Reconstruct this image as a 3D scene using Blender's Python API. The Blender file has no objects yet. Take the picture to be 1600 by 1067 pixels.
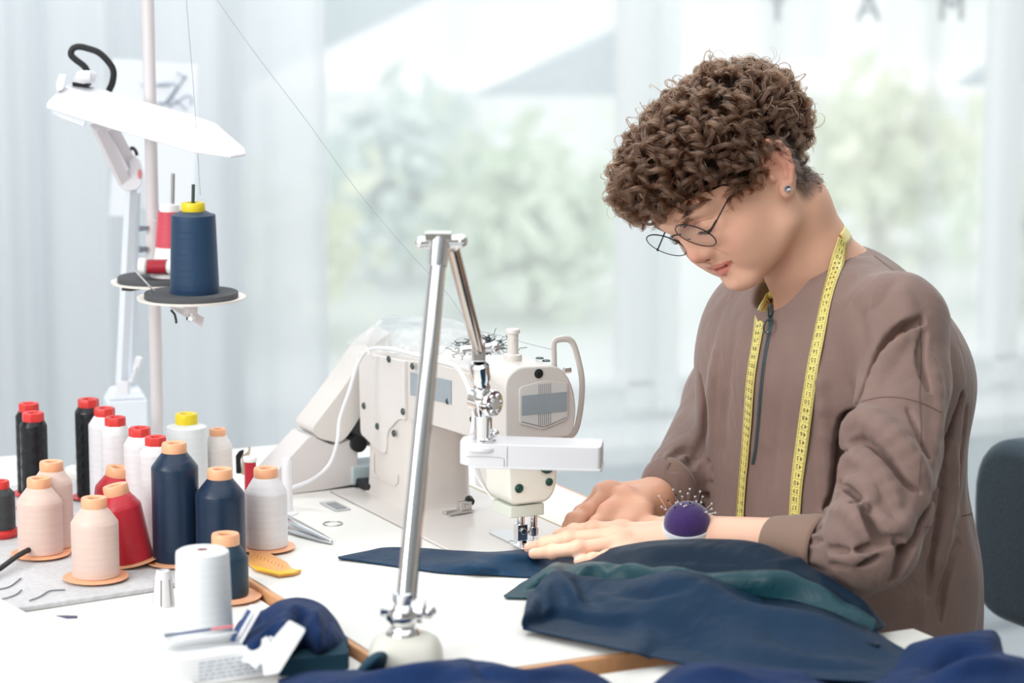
import bpy, bmesh, math, random
import numpy as np
from mathutils import Vector, Matrix

# ------------------------------------------------------------------ camera, world, lights
R = random.Random(7)
NR = np.random.RandomState(11)
scene = bpy.context.scene
COL = scene.collection
F_PX = 4200.0
PITCH = math.radians(9.5)
CAM_Z = 1.47
TZ = 0.75                                  # sewing table top
cam_data = bpy.data.cameras.new('camera')
cam_data.sensor_width = 36.0
cam_data.lens = F_PX / 1600 * 36.0
cam_data.dof.use_dof = True
cam_data.dof.focus_distance = 2.98
cam_data.dof.aperture_fstop = 4.0
cam_data.clip_end = 200
cam = bpy.data.objects.new('camera', cam_data)
COL.objects.link(cam)
cam.location = (0, 0, CAM_Z)
cam.rotation_euler = (math.pi / 2 - PITCH, 0, 0)
scene.camera = cam
scene.view_settings.view_transform = 'Standard'
scene.view_settings.look = 'None'
scene.view_settings.exposure = 0.0
scene.view_settings.gamma = 1.0
scene.view_settings.use_curve_mapping = False
scene.cycles.use_denoising = True
scene.cycles.max_bounces = 10
scene.cycles.transparent_max_bounces = 24
scene.cycles.sample_clamp_indirect = 6.0

world = bpy.data.worlds.new('overcast_sky')
scene.world = world
world.use_nodes = True
wn = world.node_tree
wn.nodes['Background'].inputs[0].default_value = (1.0, 1.0, 1.0, 1)
wn.nodes['Background'].inputs[1].default_value = 1.38


def area(name, loc, target, size, power, color=(1, 1, 1), size_y=None):
    l = bpy.data.lights.new(name, 'AREA')
    l.energy = power
    l.color = color
    l.size = size
    if size_y:
        l.shape = 'RECTANGLE'
        l.size_y = size_y
    o = bpy.data.objects.new(name, l)
    COL.objects.link(o)
    o.location = loc
    d = Vector(target) - Vector(loc)
    o.rotation_euler = d.to_track_quat('-Z', 'Y').to_euler()
    return o


area('ceiling_softlight', (-.3, 1.7, 2.62), (-.3, 1.7, 0), 3.2, 34, (1.0, .985, .96), 2.6)
area('curtain_fill_light', (.0, 4.0, 2.6), (.1, 4.9, 0.6), 2.6, 46, (.97, .99, 1.0), .8)  # unseen fill added by the window wall to brighten the curtain
area('front_fill_light', (-1.5, .2, 1.75), (.3, 3.0, .95), 1.5, 25, (1.0, .985, .965), 1.1)  # unseen soft fill added from the camera side to lift the face
area('side_window_light', (-2.7, .8, 2.1), (0.2, 2.9, 0.95), 1.2, 48, (1.0, .99, .97), 1.1)

# ------------------------------------------------------------------ projection helpers (where things stand)
SP, CP = math.sin(PITCH), math.cos(PITCH)


def ray(x, y):
    u = (x - 800) / F_PX
    v = (533.5 - y) / F_PX
    return np.array([u, CP + v * SP, -SP + v * CP])


def T(x, y, z=TZ):
    r = ray(x, y)
    p = r * ((z - CAM_Z) / r[2])
    p[2] += CAM_Z
    return p


def W(x, y, Y):
    r = ray(x, y)
    p = r * (Y / r[1])
    p[2] += CAM_Z
    return p


MA = np.array([.45, -.893])                # machine arm axis (towards its face)
MN = np.array([.893, .45])                 # towards the sewer
MO = T(838, 858)[:2]
MROT = math.atan2(MA[1], MA[0])


def MW(x, y, z=0.0):
    q = MO + MA * x + MN * y
    return np.array([q[0], q[1], z + TZ])


# ------------------------------------------------------------------ materials
MATS = {}


def mat(name, color, rough=.5, metal=0.0, spec=.5, bump=None, vary=None, sheen=0, trans=0, sss=0, coat=0, vcol=None, alpha=1, ior=1.45, wrinkle=None):
    """bump=(scale, strength, distance); vary=(scale, amount)"""
    if name in MATS:
        return MATS[name]
    m = bpy.data.materials.new(name)
    m.use_nodes = True
    nt = m.node_tree
    b = nt.nodes['Principled BSDF']
    c = tuple(color) + (1,) if len(color) == 3 else color
    b.inputs['Base Color'].default_value = c
    b.inputs['Roughness'].default_value = rough
    b.inputs['Metallic'].default_value = metal
    b.inputs['Specular IOR Level'].default_value = spec
    b.inputs['IOR'].default_value = ior
    if sheen:
        b.inputs['Sheen Weight'].default_value = sheen
        b.inputs['Sheen Roughness'].default_value = .4
    if trans:
        b.inputs['Transmission Weight'].default_value = trans
    if coat:
        b.inputs['Coat Weight'].default_value = coat
    if sss:
        b.inputs['Subsurface Weight'].default_value = sss
        b.inputs['Subsurface Radius'].default_value = (1.0, .35, .2)
        b.inputs['Subsurface Scale'].default_value = .006
    if alpha < 1:
        b.inputs['Alpha'].default_value = alpha
    tc = nt.nodes.new('ShaderNodeTexCoord')
    colsock = None
    if vcol:
        a = nt.nodes.new('ShaderNodeVertexColor')
        a.layer_name = vcol
        colsock = a.outputs[0]
        nt.links.new(colsock, b.inputs['Base Color'])
    if vary:
        n = nt.nodes.new('ShaderNodeTexNoise')
        n.inputs['Scale'].default_value = vary[0]
        n.inputs['Detail'].default_value = 4
        nt.links.new(tc.outputs['Object'], n.inputs['Vector'])
        mr = nt.nodes.new('ShaderNodeMapRange')
        mr.inputs['From Min'].default_value = .3
        mr.inputs['From Max'].default_value = .7
        mr.inputs['To Min'].default_value = 1 - vary[1]
        mr.inputs['To Max'].default_value = 1 + vary[1]
        nt.links.new(n.outputs['Fac'], mr.inputs['Value'])
        mx = nt.nodes.new('ShaderNodeVectorMath')
        mx.operation = 'SCALE'
        if colsock:
            nt.links.new(colsock, mx.inputs[0])
        else:
            mx.inputs[0].default_value = c[:3]
        nt.links.new(mr.outputs[0], mx.inputs['Scale'])
        nt.links.new(mx.outputs[0], b.inputs['Base Color'])
    if bump:
        n = nt.nodes.new('ShaderNodeTexNoise')
        n.inputs['Scale'].default_value = bump[0]
        n.inputs['Detail'].default_value = 3
        nt.links.new(tc.outputs['Object'], n.inputs['Vector'])
        bp = nt.nodes.new('ShaderNodeBump')
        bp.inputs['Strength'].default_value = bump[1]
        bp.inputs['Distance'].default_value = bump[2]
        nt.links.new(n.outputs['Fac'], bp.inputs['Height'])
        nt.links.new(bp.outputs[0], b.inputs['Normal'])
        if wrinkle:                                   # (scale, distance): soft creases of worn cloth
            n2 = nt.nodes.new('ShaderNodeTexNoise')
            n2.inputs['Scale'].default_value = wrinkle[0]
            n2.inputs['Detail'].default_value = 5
            n2.inputs['Roughness'].default_value = .45
            n2.inputs['Distortion'].default_value = 1.6
            mp_ = nt.nodes.new('ShaderNodeMapping')
            mp_.inputs['Scale'].default_value = (1, 1, .55)
            nt.links.new(tc.outputs['Object'], mp_.inputs['Vector'])
            nt.links.new(mp_.outputs[0], n2.inputs['Vector'])
            b2 = nt.nodes.new('ShaderNodeBump')
            b2.inputs['Strength'].default_value = .8
            b2.inputs['Distance'].default_value = wrinkle[1]
            nt.links.new(n2.outputs['Fac'], b2.inputs['Height'])
            nt.links.new(bp.outputs[0], b2.inputs['Normal'])
            nt.links.new(b2.outputs[0], b.inputs['Normal'])
    MATS[name] = m
    return m


def thread_mat(name, color, rough=.35, period=260, criss=0, sheen=.3):
    """wound thread: fine near-horizontal ridges plus wider winding bands"""
    m = mat(name, color, rough=rough, sheen=sheen)
    nt = m.node_tree
    b = nt.nodes['Principled BSDF']
    b.inputs['Anisotropic'].default_value = .4
    tc = nt.nodes.new('ShaderNodeTexCoord')
    sx = nt.nodes.new('ShaderNodeSeparateXYZ')
    nt.links.new(tc.outputs['Object'], sx.inputs[0])
    ang = nt.nodes.new('ShaderNodeMath')
    ang.operation = 'ARCTAN2'
    nt.links.new(sx.outputs['Y'], ang.inputs[0])
    nt.links.new(sx.outputs['X'], ang.inputs[1])

    def mth(op, a, bb):
        n = nt.nodes.new('ShaderNodeMath')
        n.operation = op
        for i, v in enumerate((a, bb)):
            if v is None:
                continue
            if isinstance(v, (int, float)):
                n.inputs[i].default_value = v
            else:
                nt.links.new(v, n.inputs[i])
        return n.outputs[0]
    za = mth('MULTIPLY', sx.outputs['Z'], 6.283 * 1000 / 1.3)
    fine = mth('SINE', mth('ADD', za, ang.outputs[0]), None)
    zb = mth('MULTIPLY', sx.outputs['Z'], 6.283 * 1000 / 9.0)
    b1 = mth('SINE', mth('ADD', zb, mth('MULTIPLY', ang.outputs[0], 1.0)), None)
    zc = mth('MULTIPLY', sx.outputs['Z'], 6.283 * 1000 / 6.3)
    b2 = mth('SINE', mth('SUBTRACT', zc, mth('MULTIPLY', ang.outputs[0], 2.0)), None)
    bands = mth('MULTIPLY', mth('ADD', b1, b2), .5)
    if criss:
        zd = mth('MULTIPLY', sx.outputs['Z'], 6.283 * 1000 / 30.0)
        c1 = mth('SINE', mth('ADD', zd, mth('MULTIPLY', ang.outputs[0], 4.0)), None)
        c2 = mth('SINE', mth('SUBTRACT', zd, mth('MULTIPLY', ang.outputs[0], 4.0)), None)
        cc = mth('MULTIPLY', c1, c2)
        cc = mth('GREATER_THAN', cc, 0.0)
        rr = mth('ADD', mth('MULTIPLY', cc, .25 * criss), rough)
        nt.links.new(rr, b.inputs['Roughness'])
        bands = mth('ADD', bands, mth('MULTIPLY', cc, 1.0))
    h = mth('ADD', mth('MULTIPLY', fine, .35), bands)
    bp = nt.nodes.new('ShaderNodeBump')
    bp.inputs['Strength'].default_value = .16
    bp.inputs['Distance'].default_value = .0005
    nt.links.new(h, bp.inputs['Height'])
    nt.links.new(bp.outputs[0], b.inputs['Normal'])
    k = mth('ADD', mth('MULTIPLY', bands, .022), 1.0)
    mx = nt.nodes.new('ShaderNodeVectorMath')
    mx.operation = 'SCALE'
    mx.inputs[0].default_value = color
    nt.links.new(k, mx.inputs['Scale'])
    nt.links.new(mx.outputs[0], b.inputs['Base Color'])
    return m


def srgb(h):
    h = h.lstrip('#')
    return tuple(((int(h[i:i + 2], 16) / 255 + .055) / 1.055) ** 2.4 if int(h[i:i + 2], 16) > 10 else int(h[i:i + 2], 16) / 255 / 12.92 for i in (0, 2, 4))


# ------------------------------------------------------------------ object helpers
def tag(o, label=None, cat=None, group=None, kind=None):
    if label:
        o['label'] = label
    if cat:
        o['category'] = cat
    if group:
        o['group'] = group
    if kind:
        o['kind'] = kind
    return o


def thing(name, label, cat, loc=(0, 0, 0), rz=0, group=None):
    o = bpy.data.objects.new(name, None)
    o.empty_display_size = .02
    COL.objects.link(o)
    o.location = tuple(map(float, loc))
    o.rotation_euler = (0, 0, rz)
    return tag(o, label, cat, group)


class MB:
    """collects shapes, builds one mesh object"""

    def __init__(s):
        s.v = []
        s.f = []

    def add(s, v, f):
        o = len(s.v)
        s.v += [tuple(map(float, p)) for p in v]
        s.f += [tuple(i + o for i in q) for q in f]
        return s

    def box(s, c, size, rot=None, taper=1.0):
        x, y, z = (d / 2 for d in size)
        v = [(-x, -y, -z), (x, -y, -z), (x, y, -z), (-x, y, -z), (-x * taper, -y * taper, z), (x * taper, -y * taper, z), (x * taper, y * taper, z), (-x * taper, y * taper, z)]
        Mx = rot if rot is not None else Matrix.Identity(3)
        v = [Mx @ Vector(p) + Vector(c) for p in v]
        return s.add(v, [(0, 3, 2, 1), (4, 5, 6, 7), (0, 1, 5, 4), (1, 2, 6, 5), (2, 3, 7, 6), (3, 0, 4, 7)])

    def lathe(s, prof, n=32, origin=(0, 0, 0), axis=None, caps=True):
        """prof: list of (r, z)"""
        q = Matrix.Identity(3)
        if axis is not None:
            q = Vector(axis).to_track_quat('Z', 'Y').to_matrix()
        v, f = [], []
        for r, z in prof:
            for k in range(n):
                a = 2 * math.pi * k / n
                v.append(q @ Vector((r * math.cos(a), r * math.sin(a), z)) + Vector(origin))
        m = len(prof)
        for i in range(m - 1):
            for k in range(n):
                k2 = (k + 1) % n
                f.append((i * n + k, i * n + k2, (i + 1) * n + k2, (i + 1) * n + k))
        if caps:
            f.append(tuple(range(n))[::-1])
            f.append(tuple((m - 1) * n + k for k in range(n)))
        return s.add(v, f)

    def cyl(s, p0, p1, r0, r1=None, n=20):
        r1 = r0 if r1 is None else r1
        p0, p1 = Vector(map(float, p0)), Vector(map(float, p1))
        d = p1 - p0
        return s.lathe([(r0, 0), (r1, d.length)], n, p0, d)

    def tube(s, pts, r, n=8, closed=False, flat=None):
        """pts polyline, r radius or list; flat=(a,b) elliptical section scale"""
        P = [Vector(map(float, p)) for p in pts]
        m = len(P)
        rs = r if isinstance(r, (list, tuple, np.ndarray)) else [r] * m
        up = None
        v, f = [], []
        for i in range(m):
            if closed:
                t = P[(i + 1) % m] - P[i - 1]
            else:
                t = P[min(i + 1, m - 1)] - P[max(i - 1, 0)]
            if t.length < 1e-9:
                t = Vector((0, 0, 1))
            t.normalize()
            if up is None:
                up = Vector((0, 0, 1)) if abs(t.z) < .9 else Vector((1, 0, 0))
            up = (up - t * up.dot(t))
            if up.length < 1e-6:
                up = Vector((1, 0, 0)) - t * t.x
            up.normalize()
            sd = t.cross(up)
            fa, fb = flat if flat else (1, 1)
            for k in range(n):
                a = 2 * math.pi * k / n
                v.append(P[i] + (sd * math.cos(a) * fa + up * math.sin(a) * fb) * float(rs[i]))
        rng = m if closed else m - 1
        for i in range(rng):
            j = (i + 1) % m
            for k in range(n):
                k2 = (k + 1) % n
                f.append((i * n + k, i * n + k2, j * n + k2, j * n + k))
        if not closed:
            f.append(tuple(range(n))[::-1])
            f.append(tuple((m - 1) * n + k for k in range(n)))
        return s.add(v, f)

    def prism(s, poly, h, fr=None):
        """poly of 2-D points extruded by h along frame's third axis; fr=(origin, ax, ay, az)"""
        o, ax, ay, az = fr if fr else ((0, 0, 0), (1, 0, 0), (0, 1, 0), (0, 0, 1))
        o, ax, ay, az = map(Vector, (o, ax, ay, az))
        n = len(poly)
        v = [o + ax * p[0] + ay * p[1] for p in poly] + [o + ax * p[0] + ay * p[1] + az * h for p in poly]
        f = [tuple(range(n))[::-1], tuple(range(n, 2 * n))] + [(i, (i + 1) % n, n + (i + 1) % n, n + i) for i in range(n)]
        return s.add(v, f)

    def sphere(s, c, r, n=16, m=10, sc=(1, 1, 1)):
        v, f = [], []
        for i in range(m + 1):
            th = math.pi * i / m
            for k in range(n):
                a = 2 * math.pi * k / n
                v.append((c[0] + r * sc[0] * math.sin(th) * math.cos(a), c[1] + r * sc[1] * math.sin(th) * math.sin(a), c[2] - r * sc[2] * math.cos(th)))
        for i in range(m):
            for k in range(n):
                k2 = (k + 1) % n
                f.append((i * n + k, i * n + k2, (i + 1) * n + k2, (i + 1) * n + k))
        return s.add(v, f)

    def grid(s, G):
        """G: (m, n, 3) array"""
        G = np.asarray(G)
        m, n = G.shape[:2]
        f = [(i * n + j, i * n + j + 1, (i + 1) * n + j + 1, (i + 1) * n + j) for i in range(m - 1) for j in range(n - 1)]
        return s.add(G.reshape(-1, 3), f)

    def build(s, name, material, parent=None, smooth=35, bevel=0, seg=2, loc=None, rz=0, sub=0, solid=0, label=None):
        me = bpy.data.meshes.new(name)
        me.from_pydata(s.v, [], s.f)
        me.validate()
        bm = bmesh.new()
        bm.from_mesh(me)
        bmesh.ops.remove_doubles(bm, verts=bm.verts, dist=1e-6)
        bmesh.ops.recalc_face_normals(bm, faces=bm.faces)
        bm.to_mesh(me)
        bm.free()
        me.materials.append(material)
        if smooth:
            me.shade_smooth()
            me.set_sharp_from_angle(angle=math.radians(smooth))
        o = bpy.data.objects.new(name, me)
        COL.objects.link(o)
        if parent is not None:
            o.parent = parent
        if loc is not None:
            o.location = tuple(map(float, loc))
            o.rotation_euler = (0, 0, rz)
        if solid:
            md = o.modifiers.new('solid', 'SOLIDIFY')
            md.thickness = solid
            md.offset = 0
        if bevel:
            md = o.modifiers.new('bevel', 'BEVEL')
            md.width = bevel
            md.segments = seg
            md.limit_method = 'ANGLE'
            md.angle_limit = math.radians(30)
            md.harden_normals = True
        if sub:
            md = o.modifiers.new('sub', 'SUBSURF')
            md.levels = sub
            md.render_levels = sub
        if label:
            o['label'] = label
        return o


def mesh_obj(name, verts, faces, material, parent=None, smooth=True, vcol=None):
    me = bpy.data.meshes.new(name)
    verts = np.asarray(verts, dtype=np.float32)
    me.vertices.add(len(verts))
    me.vertices.foreach_set('co', verts.ravel())
    faces = np.asarray(faces, dtype=np.int32)
    k = faces.shape[1]
    me.loops.add(faces.size)
    me.loops.foreach_set('vertex_index', faces.ravel())
    me.polygons.add(len(faces))
    me.polygons.foreach_set('loop_start', np.arange(0, faces.size, k, dtype=np.int32))
    me.polygons.foreach_set('loop_total', np.full(len(faces), k, dtype=np.int32))
    me.update(calc_edges=True)
    if smooth:
        me.shade_smooth()
    if vcol is not None:
        at = me.color_attributes.new('tint', 'FLOAT_COLOR', 'POINT')
        c = np.ones((len(verts), 4), dtype=np.float32)
        c[:, :3] = vcol
        at.data.foreach_set('color', c.ravel())
    me.materials.append(material)
    o = bpy.data.objects.new(name, me)
    COL.objects.link(o)
    if parent is not None:
        o.parent = parent
    return o


def catmull(P, n, closed=False):
    """resample a polyline smoothly to n points"""
    P = np.asarray(P, float)
    if len(P) == 2:
        t = np.linspace(0, 1, n)[:, None]
        return P[0] * (1 - t) + P[1] * t
    if closed:
        Q = np.vstack([P[-1], P, P[0], P[1]])
        seg = len(P)
    else:
        Q = np.vstack([2 * P[0] - P[1], P, 2 * P[-1] - P[-2]])
        seg = len(P) - 1
    u = np.linspace(0, seg, n, endpoint=not closed)
    i = np.minimum(u.astype(int), seg - 1)
    t = (u - i)[:, None]
    a, b, c, d = Q[i], Q[i + 1], Q[i + 2], Q[i + 3]
    return .5 * ((2 * b) + (-a + c) * t + (2 * a - 5 * b + 4 * c - d) * t * t + (-a + 3 * b - 3 * c + d) * t ** 3)


def loft(rows, nu, nv):
    """rows of control points -> smooth (nv, nu, 3) grid"""
    A_ = np.array([catmull(r, nu) for r in rows])
    return np.stack([catmull(A_[:, j], nv) for j in range(nu)], axis=1)


def dup(root, loc=None, rz=None, label=None, group=None):
    r = root.copy()
    COL.objects.link(r)
    if loc is not None:
        r.location = tuple(map(float, loc))
    if rz is not None:
        r.rotation_euler = (0, 0, rz)
    if label:
        r['label'] = label
    if group:
        r['group'] = group
    for ch in list(root.children):
        c = ch.copy()
        COL.objects.link(c)
        c.parent = r
        for g in ch.children:
            d = g.copy()
            COL.objects.link(d)
            d.parent = c
    return r


# ------------------------------------------------------------------ signed-distance modelling -> continuous meshes
import openvdb


def d_caps(P, a, b, ra, rb):
    a = np.asarray(a, float)
    ab = np.asarray(b, float) - a
    h = np.clip(((P - a) @ ab) / max(ab @ ab, 1e-12), 0, 1)
    return np.linalg.norm(P - a - h[:, None] * ab, axis=1) - (ra + (rb - ra) * h)


def d_ell(P, c, r, Rm=None):
    q = P - np.asarray(c, float)
    if Rm is not None:
        q = q @ Rm                      # Rm columns = local axes
    r = np.asarray(r, float)
    k0 = np.linalg.norm(q / r, axis=1)
    k1 = np.linalg.norm(q / (r * r), axis=1)
    return k0 * (k0 - 1) / np.maximum(k1, 1e-9)


def d_box(P, c, hs, rr, Rm=None):
    q = P - np.asarray(c, float)
    if Rm is not None:
        q = q @ Rm
    q = np.abs(q) - (np.asarray(hs, float) - rr)
    return np.linalg.norm(np.maximum(q, 0), axis=1) + np.minimum(q.max(axis=1), 0) - rr


def smin(a, b, k):
    if k <= 0:
        return np.minimum(a, b)
    h = np.maximum(k - np.abs(a - b), 0) / k
    return np.minimum(a, b) - h * h * k * .25


def rotm(rx=0, ry=0, rz=0):
    return np.array(Matrix.Rotation(math.radians(rz), 3, 'Z') @ Matrix.Rotation(math.radians(ry), 3, 'Y') @ Matrix.Rotation(math.radians(rx), 3, 'X'))


class Field:
    def __init__(s):
        s.ops = []
        s.fr = None                     # (R 3x3 with columns = local axes in world, origin)
        s.BIG = 1.0

    def frame(s, Rm=None, o=None):
        s.fr = None if Rm is None else (np.asarray(Rm, float), np.asarray(o, float))

    def _w(s, c):
        c = np.asarray(c, float)
        return c if s.fr is None else s.fr[1] + s.fr[0] @ c

    def _add(s, fn, c, rad, mode, k):
        fr = s.fr
        if fr is None:
            g = fn
        else:
            Rm, o = fr
            g = lambda P, fn=fn, Rm=Rm, o=o: fn((P - o) @ Rm)
        s.ops.append((g, s._w(c), rad, mode, k))

    def caps(s, a, b, ra, rb=None, k=.01, mode='u'):
        rb = ra if rb is None else rb
        a, b = np.asarray(a, float), np.asarray(b, float)
        s._add(lambda P: d_caps(P, a, b, ra, rb), (a + b) / 2, np.linalg.norm(a - b) / 2 + max(ra, rb), mode, k)

    def chain(s, pts, rs, k=.01, mode='u', kk=.004):
        """one op made of a polyline of tapered capsules"""
        pts = [np.asarray(p, float) for p in pts]
        if not isinstance(rs, (list, tuple, np.ndarray)):
            rs = [rs] * len(pts)
        A_ = np.array(pts)
        c = (A_.min(0) + A_.max(0)) / 2
        rad = max(np.linalg.norm(p - c) for p in A_) + max(rs)

        def fn(P):
            d = None
            for i in range(len(pts) - 1):
                e = d_caps(P, pts[i], pts[i + 1], rs[i], rs[i + 1])
                d = e if d is None else smin(d, e, kk)
            return d
        s._add(fn, c, rad, mode, k)

    def ell(s, c, r, Rm=None, k=.01, mode='u'):
        s._add(lambda P: d_ell(P, c, r, Rm), c, max(r), mode, k)

    def box(s, c, hs, rr, Rm=None, k=.01, mode='u'):
        s._add(lambda P: d_box(P, c, hs, rr, Rm), c, float(np.linalg.norm(hs)), mode, k)

    def eval(s, P, c=None, rad=None):
        """distance at points; c, rad bound the points for culling"""
        d = np.full(len(P), s.BIG)
        for g, oc, orad, mode, k in s.ops:
            if c is not None:
                gap = math.dist(c, oc) - orad - rad
                if gap > .03 + k:
                    if mode == 'u':
                        d = np.minimum(d, gap + .0)
                    continue
            e = g(P)
            if mode == 'u':
                d = smin(d, e, k)
            elif mode == 's':
                d = -smin(-d, e, k)
            elif mode == 'i':
                d = -smin(-d, -e, k)
            elif mode == 'd':           # displacement: e is added to the distance
                d = d + e
        return d

    def at(s, p):
        return float(s.eval(np.asarray(p, float)[None])[0])

    def trace(s, px, py, y0=2.2, y1=3.6, off=0.0):
        """first point where the view ray through a picture point meets the surface"""
        r = ray(px, py)
        o = np.array([0, 0, CAM_Z])
        t = y0 / r[1]
        n = np.linalg.norm(r)
        for _ in range(90):
            p = o + r * t
            d = s.at(p) - off
            if abs(d) < .0004:
                return p
            t += max(min(d * .7, .05), -.05) / n
            if r[1] * t > y1:
                return None
        return p

    def normal(s, p, e=.003):
        p = np.asarray(p, float)
        P = np.array([p + (e, 0, 0), p - (e, 0, 0), p + (0, e, 0), p - (0, e, 0), p + (0, 0, e), p - (0, 0, e)])
        d = s.eval(P)
        n = np.array([d[0] - d[1], d[2] - d[3], d[4] - d[5]])
        return n / (np.linalg.norm(n) + 1e-12)

    def mesh(s, lo, hi, h, B=16):
        lo = np.asarray(lo, float)
        hi = np.asarray(hi, float)
        nb = np.ceil((hi - lo) / h / B).astype(int)
        half = B * h * .5
        diag = half * math.sqrt(3)
        bg = 4 * h
        grid = openvdb.FloatGrid(bg)
        off = (np.arange(B) * h)
        ox, oy, oz = np.meshgrid(off, off, off, indexing='ij')
        base = np.stack([ox.ravel(), oy.ravel(), oz.ravel()], 1)
        for i in range(nb[0]):
            for j in range(nb[1]):
                # centre test for a column at once
                cs = np.array([lo + np.array([i, j, k]) * B * h + half for k in range(nb[2])])
                mc = (cs[0] + cs[-1]) / 2
                dc = s.eval(cs, mc, np.linalg.norm(cs[-1] - cs[0]) / 2)
                for k in range(nb[2]):
                    ijk = (i * B, j * B, k * B)
                    if dc[k] > diag * 1.15 + .004:
                        continue
                    if dc[k] < -diag * 1.6 - .01:
                        grid.fill(ijk, (ijk[0] + B - 1, ijk[1] + B - 1, ijk[2] + B - 1), -bg)
                        continue
                    P = base + (lo + np.array(ijk) * h)
                    d = s.eval(P, cs[k], diag)
                    arr = np.clip(d, -bg, bg).reshape(B, B, B).astype(np.float32)
                    grid.copyFromArray(arr, ijk=ijk)
        v, q = grid.convertToQuads(0.0)
        v = v * h + lo
        a, b, c, e = v[q[:, 0]], v[q[:, 1]], v[q[:, 2]], v[q[:, 3]]
        vol = np.einsum('ij,ij->i', a, np.cross(b, c)).sum() + np.einsum('ij,ij->i', a, np.cross(c, e)).sum()
        return v, (q if vol > 0 else q[:, ::-1].copy())


from mathutils.bvhtree import BVHTree


class Surf:
    """fast queries on one or more finished meshes"""

    def __init__(s, *parts):
        V, Q, o = [], [], 0
        for v, q in parts:
            V.append(v)
            Q.append(q + o)
            o += len(v)
        s.t = BVHTree.FromPolygons(np.concatenate(V).tolist(), np.concatenate(Q).tolist())

    def trace(s, px, py, y0=2.2, y1=3.6, off=0.0):
        r = ray(px, py)
        o = np.array([0, 0, CAM_Z]) + r * (y0 / r[1])
        h = s.t.ray_cast(Vector(o), Vector(r))
        return None if h[0] is None else np.array(h[0])

    def _near(s, p, e):
        hs = s.t.find_nearest_range(Vector(p), e)
        return hs

    def normal(s, p, e=.003):
        h = s.t.find_nearest(Vector(p))
        n = np.array(h[1])
        q = np.array(h[0])
        acc = np.zeros(3)
        u = np.cross(n, (.3, .5, .8))
        u /= np.linalg.norm(u)
        w = np.cross(n, u)
        for a, b in ((0, 0), (e, 0), (-e, 0), (0, e), (0, -e)):
            acc += np.array(s.t.find_nearest(Vector(q + u * a + w * b))[1])
        return acc / (np.linalg.norm(acc) + 1e-9)

    def at(s, p):
        h = s.t.find_nearest(Vector(p))
        d = np.asarray(p, float) - np.array(h[0])
        L = float(np.linalg.norm(d))
        return L if float(d @ np.array(h[1])) >= 0 else -L


def noise3(P, scale, seed=0, octaves=2):
    """cheap smooth pseudo-noise from summed sines"""
    rs = np.random.RandomState(seed)
    out = np.zeros(len(P))
    amp = 1.0
    f = scale
    for _ in range(octaves):
        for _ in range(5):
            d = rs.normal(size=3)
            d /= np.linalg.norm(d)
            d2 = rs.normal(size=3)
            d2 /= np.linalg.norm(d2)
            out += amp * np.sin(P @ d * f * rs.uniform(.7, 1.3) + rs.uniform(0, 6.3) + 1.2 * np.sin(P @ d2 * f * .6 + rs.uniform(0, 6)))
        amp *= .5
        f *= 2.1
    return out / 5
# ------------------------------------------------------------------ shared materials
M_white = mat('white_laminate', srgb('#ebeae6'), rough=.42, spec=.4, vary=(14, .015))
M_plastic = mat('white_plastic', srgb('#e6e6ea'), rough=.3, spec=.5)
M_machine = mat('cream_enamel', srgb('#dbd6d2'), rough=.32, spec=.5, coat=.15, vary=(9, .012))
M_chrome = mat('chrome', (.82, .82, .84), rough=.09, metal=1)
M_steel = mat('brushed_steel', (.62, .63, .64), rough=.28, metal=1)
M_darksteel = mat('dark_steel', (.10, .13, .13), rough=.35, metal=.8)
M_black = mat('black_rubber', (.012, .013, .015), rough=.5)
M_wood = mat('beech_edge', srgb('#d9a173'), rough=.5, vary=(60, .10), bump=(90, .1, .001))
M_wall = mat('painted_wall', srgb('#e6ecef'), rough=.9)
M_sill = mat('white_gloss_sill', srgb('#f3f7f8'), rough=.4)
M_green = mat('dark_green_enamel', (.02, .075, .06), rough=.3)

# ------------------------------------------------------------------ the room
def struct(name, mb, m, **kw):
    o = mb.build(name, m, **kw)
    o['kind'] = 'structure'
    return o


WA = np.array([.927, .375])                       # along the window wall
WB = np.array([-.375, .927])                      # outwards
WO = np.array([-.45, 4.75])                       # a point of the curtain plane
WROT = math.atan2(WA[1], WA[0])


def WL(s_, t_, z):
    q = WO + WA * s_ + WB * t_
    return np.array([q[0], q[1], z])


struct('floor', MB().box((0, 2.5, -.05), (9, 9, .1)), mat('pale_floor', srgb('#b9bfc4'), rough=.6, vary=(6, .03)), smooth=0)
# wall behind the gathered curtain at the left, and the parapet under the window
struct('wall_left', MB().box((-1.5, .22, 1.35), (3.0, .10, 2.7)), M_wall, smooth=0, loc=(WO[0], WO[1], 0), rz=WROT)
struct('wall_back', MB().box((1.7, .16, .195), (3.4, .28, .39)), mat('grey_parapet', srgb('#dbe6ec'), rough=.8), smooth=0, loc=(WO[0], WO[1], 0), rz=WROT)
struct('trim_1', MB().box((1.7, .15, .41), (3.4, .32, .04)), M_sill, bevel=.004, loc=(WO[0], WO[1], 0), rz=WROT)
struct('ceiling', MB().box((.2, 1.9, 2.75), (6.5, 6.4, .1)), M_wall, smooth=0)
M_room = mat('room_paint', srgb('#b9b2a8'), rough=.9)
struct('wall_front', MB().box((.2, -1.35, 1.35), (6.5, .1, 2.7)), M_room, smooth=0)
struct('wall_side', MB().box((-3.1, 1.2, 1.35), (.1, 5.2, 2.7)), M_room, smooth=0)
struct('wall_right', MB().box((3.1, 1.9, 1.35), (.1, 6.6, 2.7)), M_room, smooth=0)
win = thing('window_1', None, None, (WO[0], WO[1], 0), WROT)
win['kind'] = 'structure'
fr = MB()
M_frame = mat('window_frame', srgb('#f2f6f7'), rough=.5)
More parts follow.
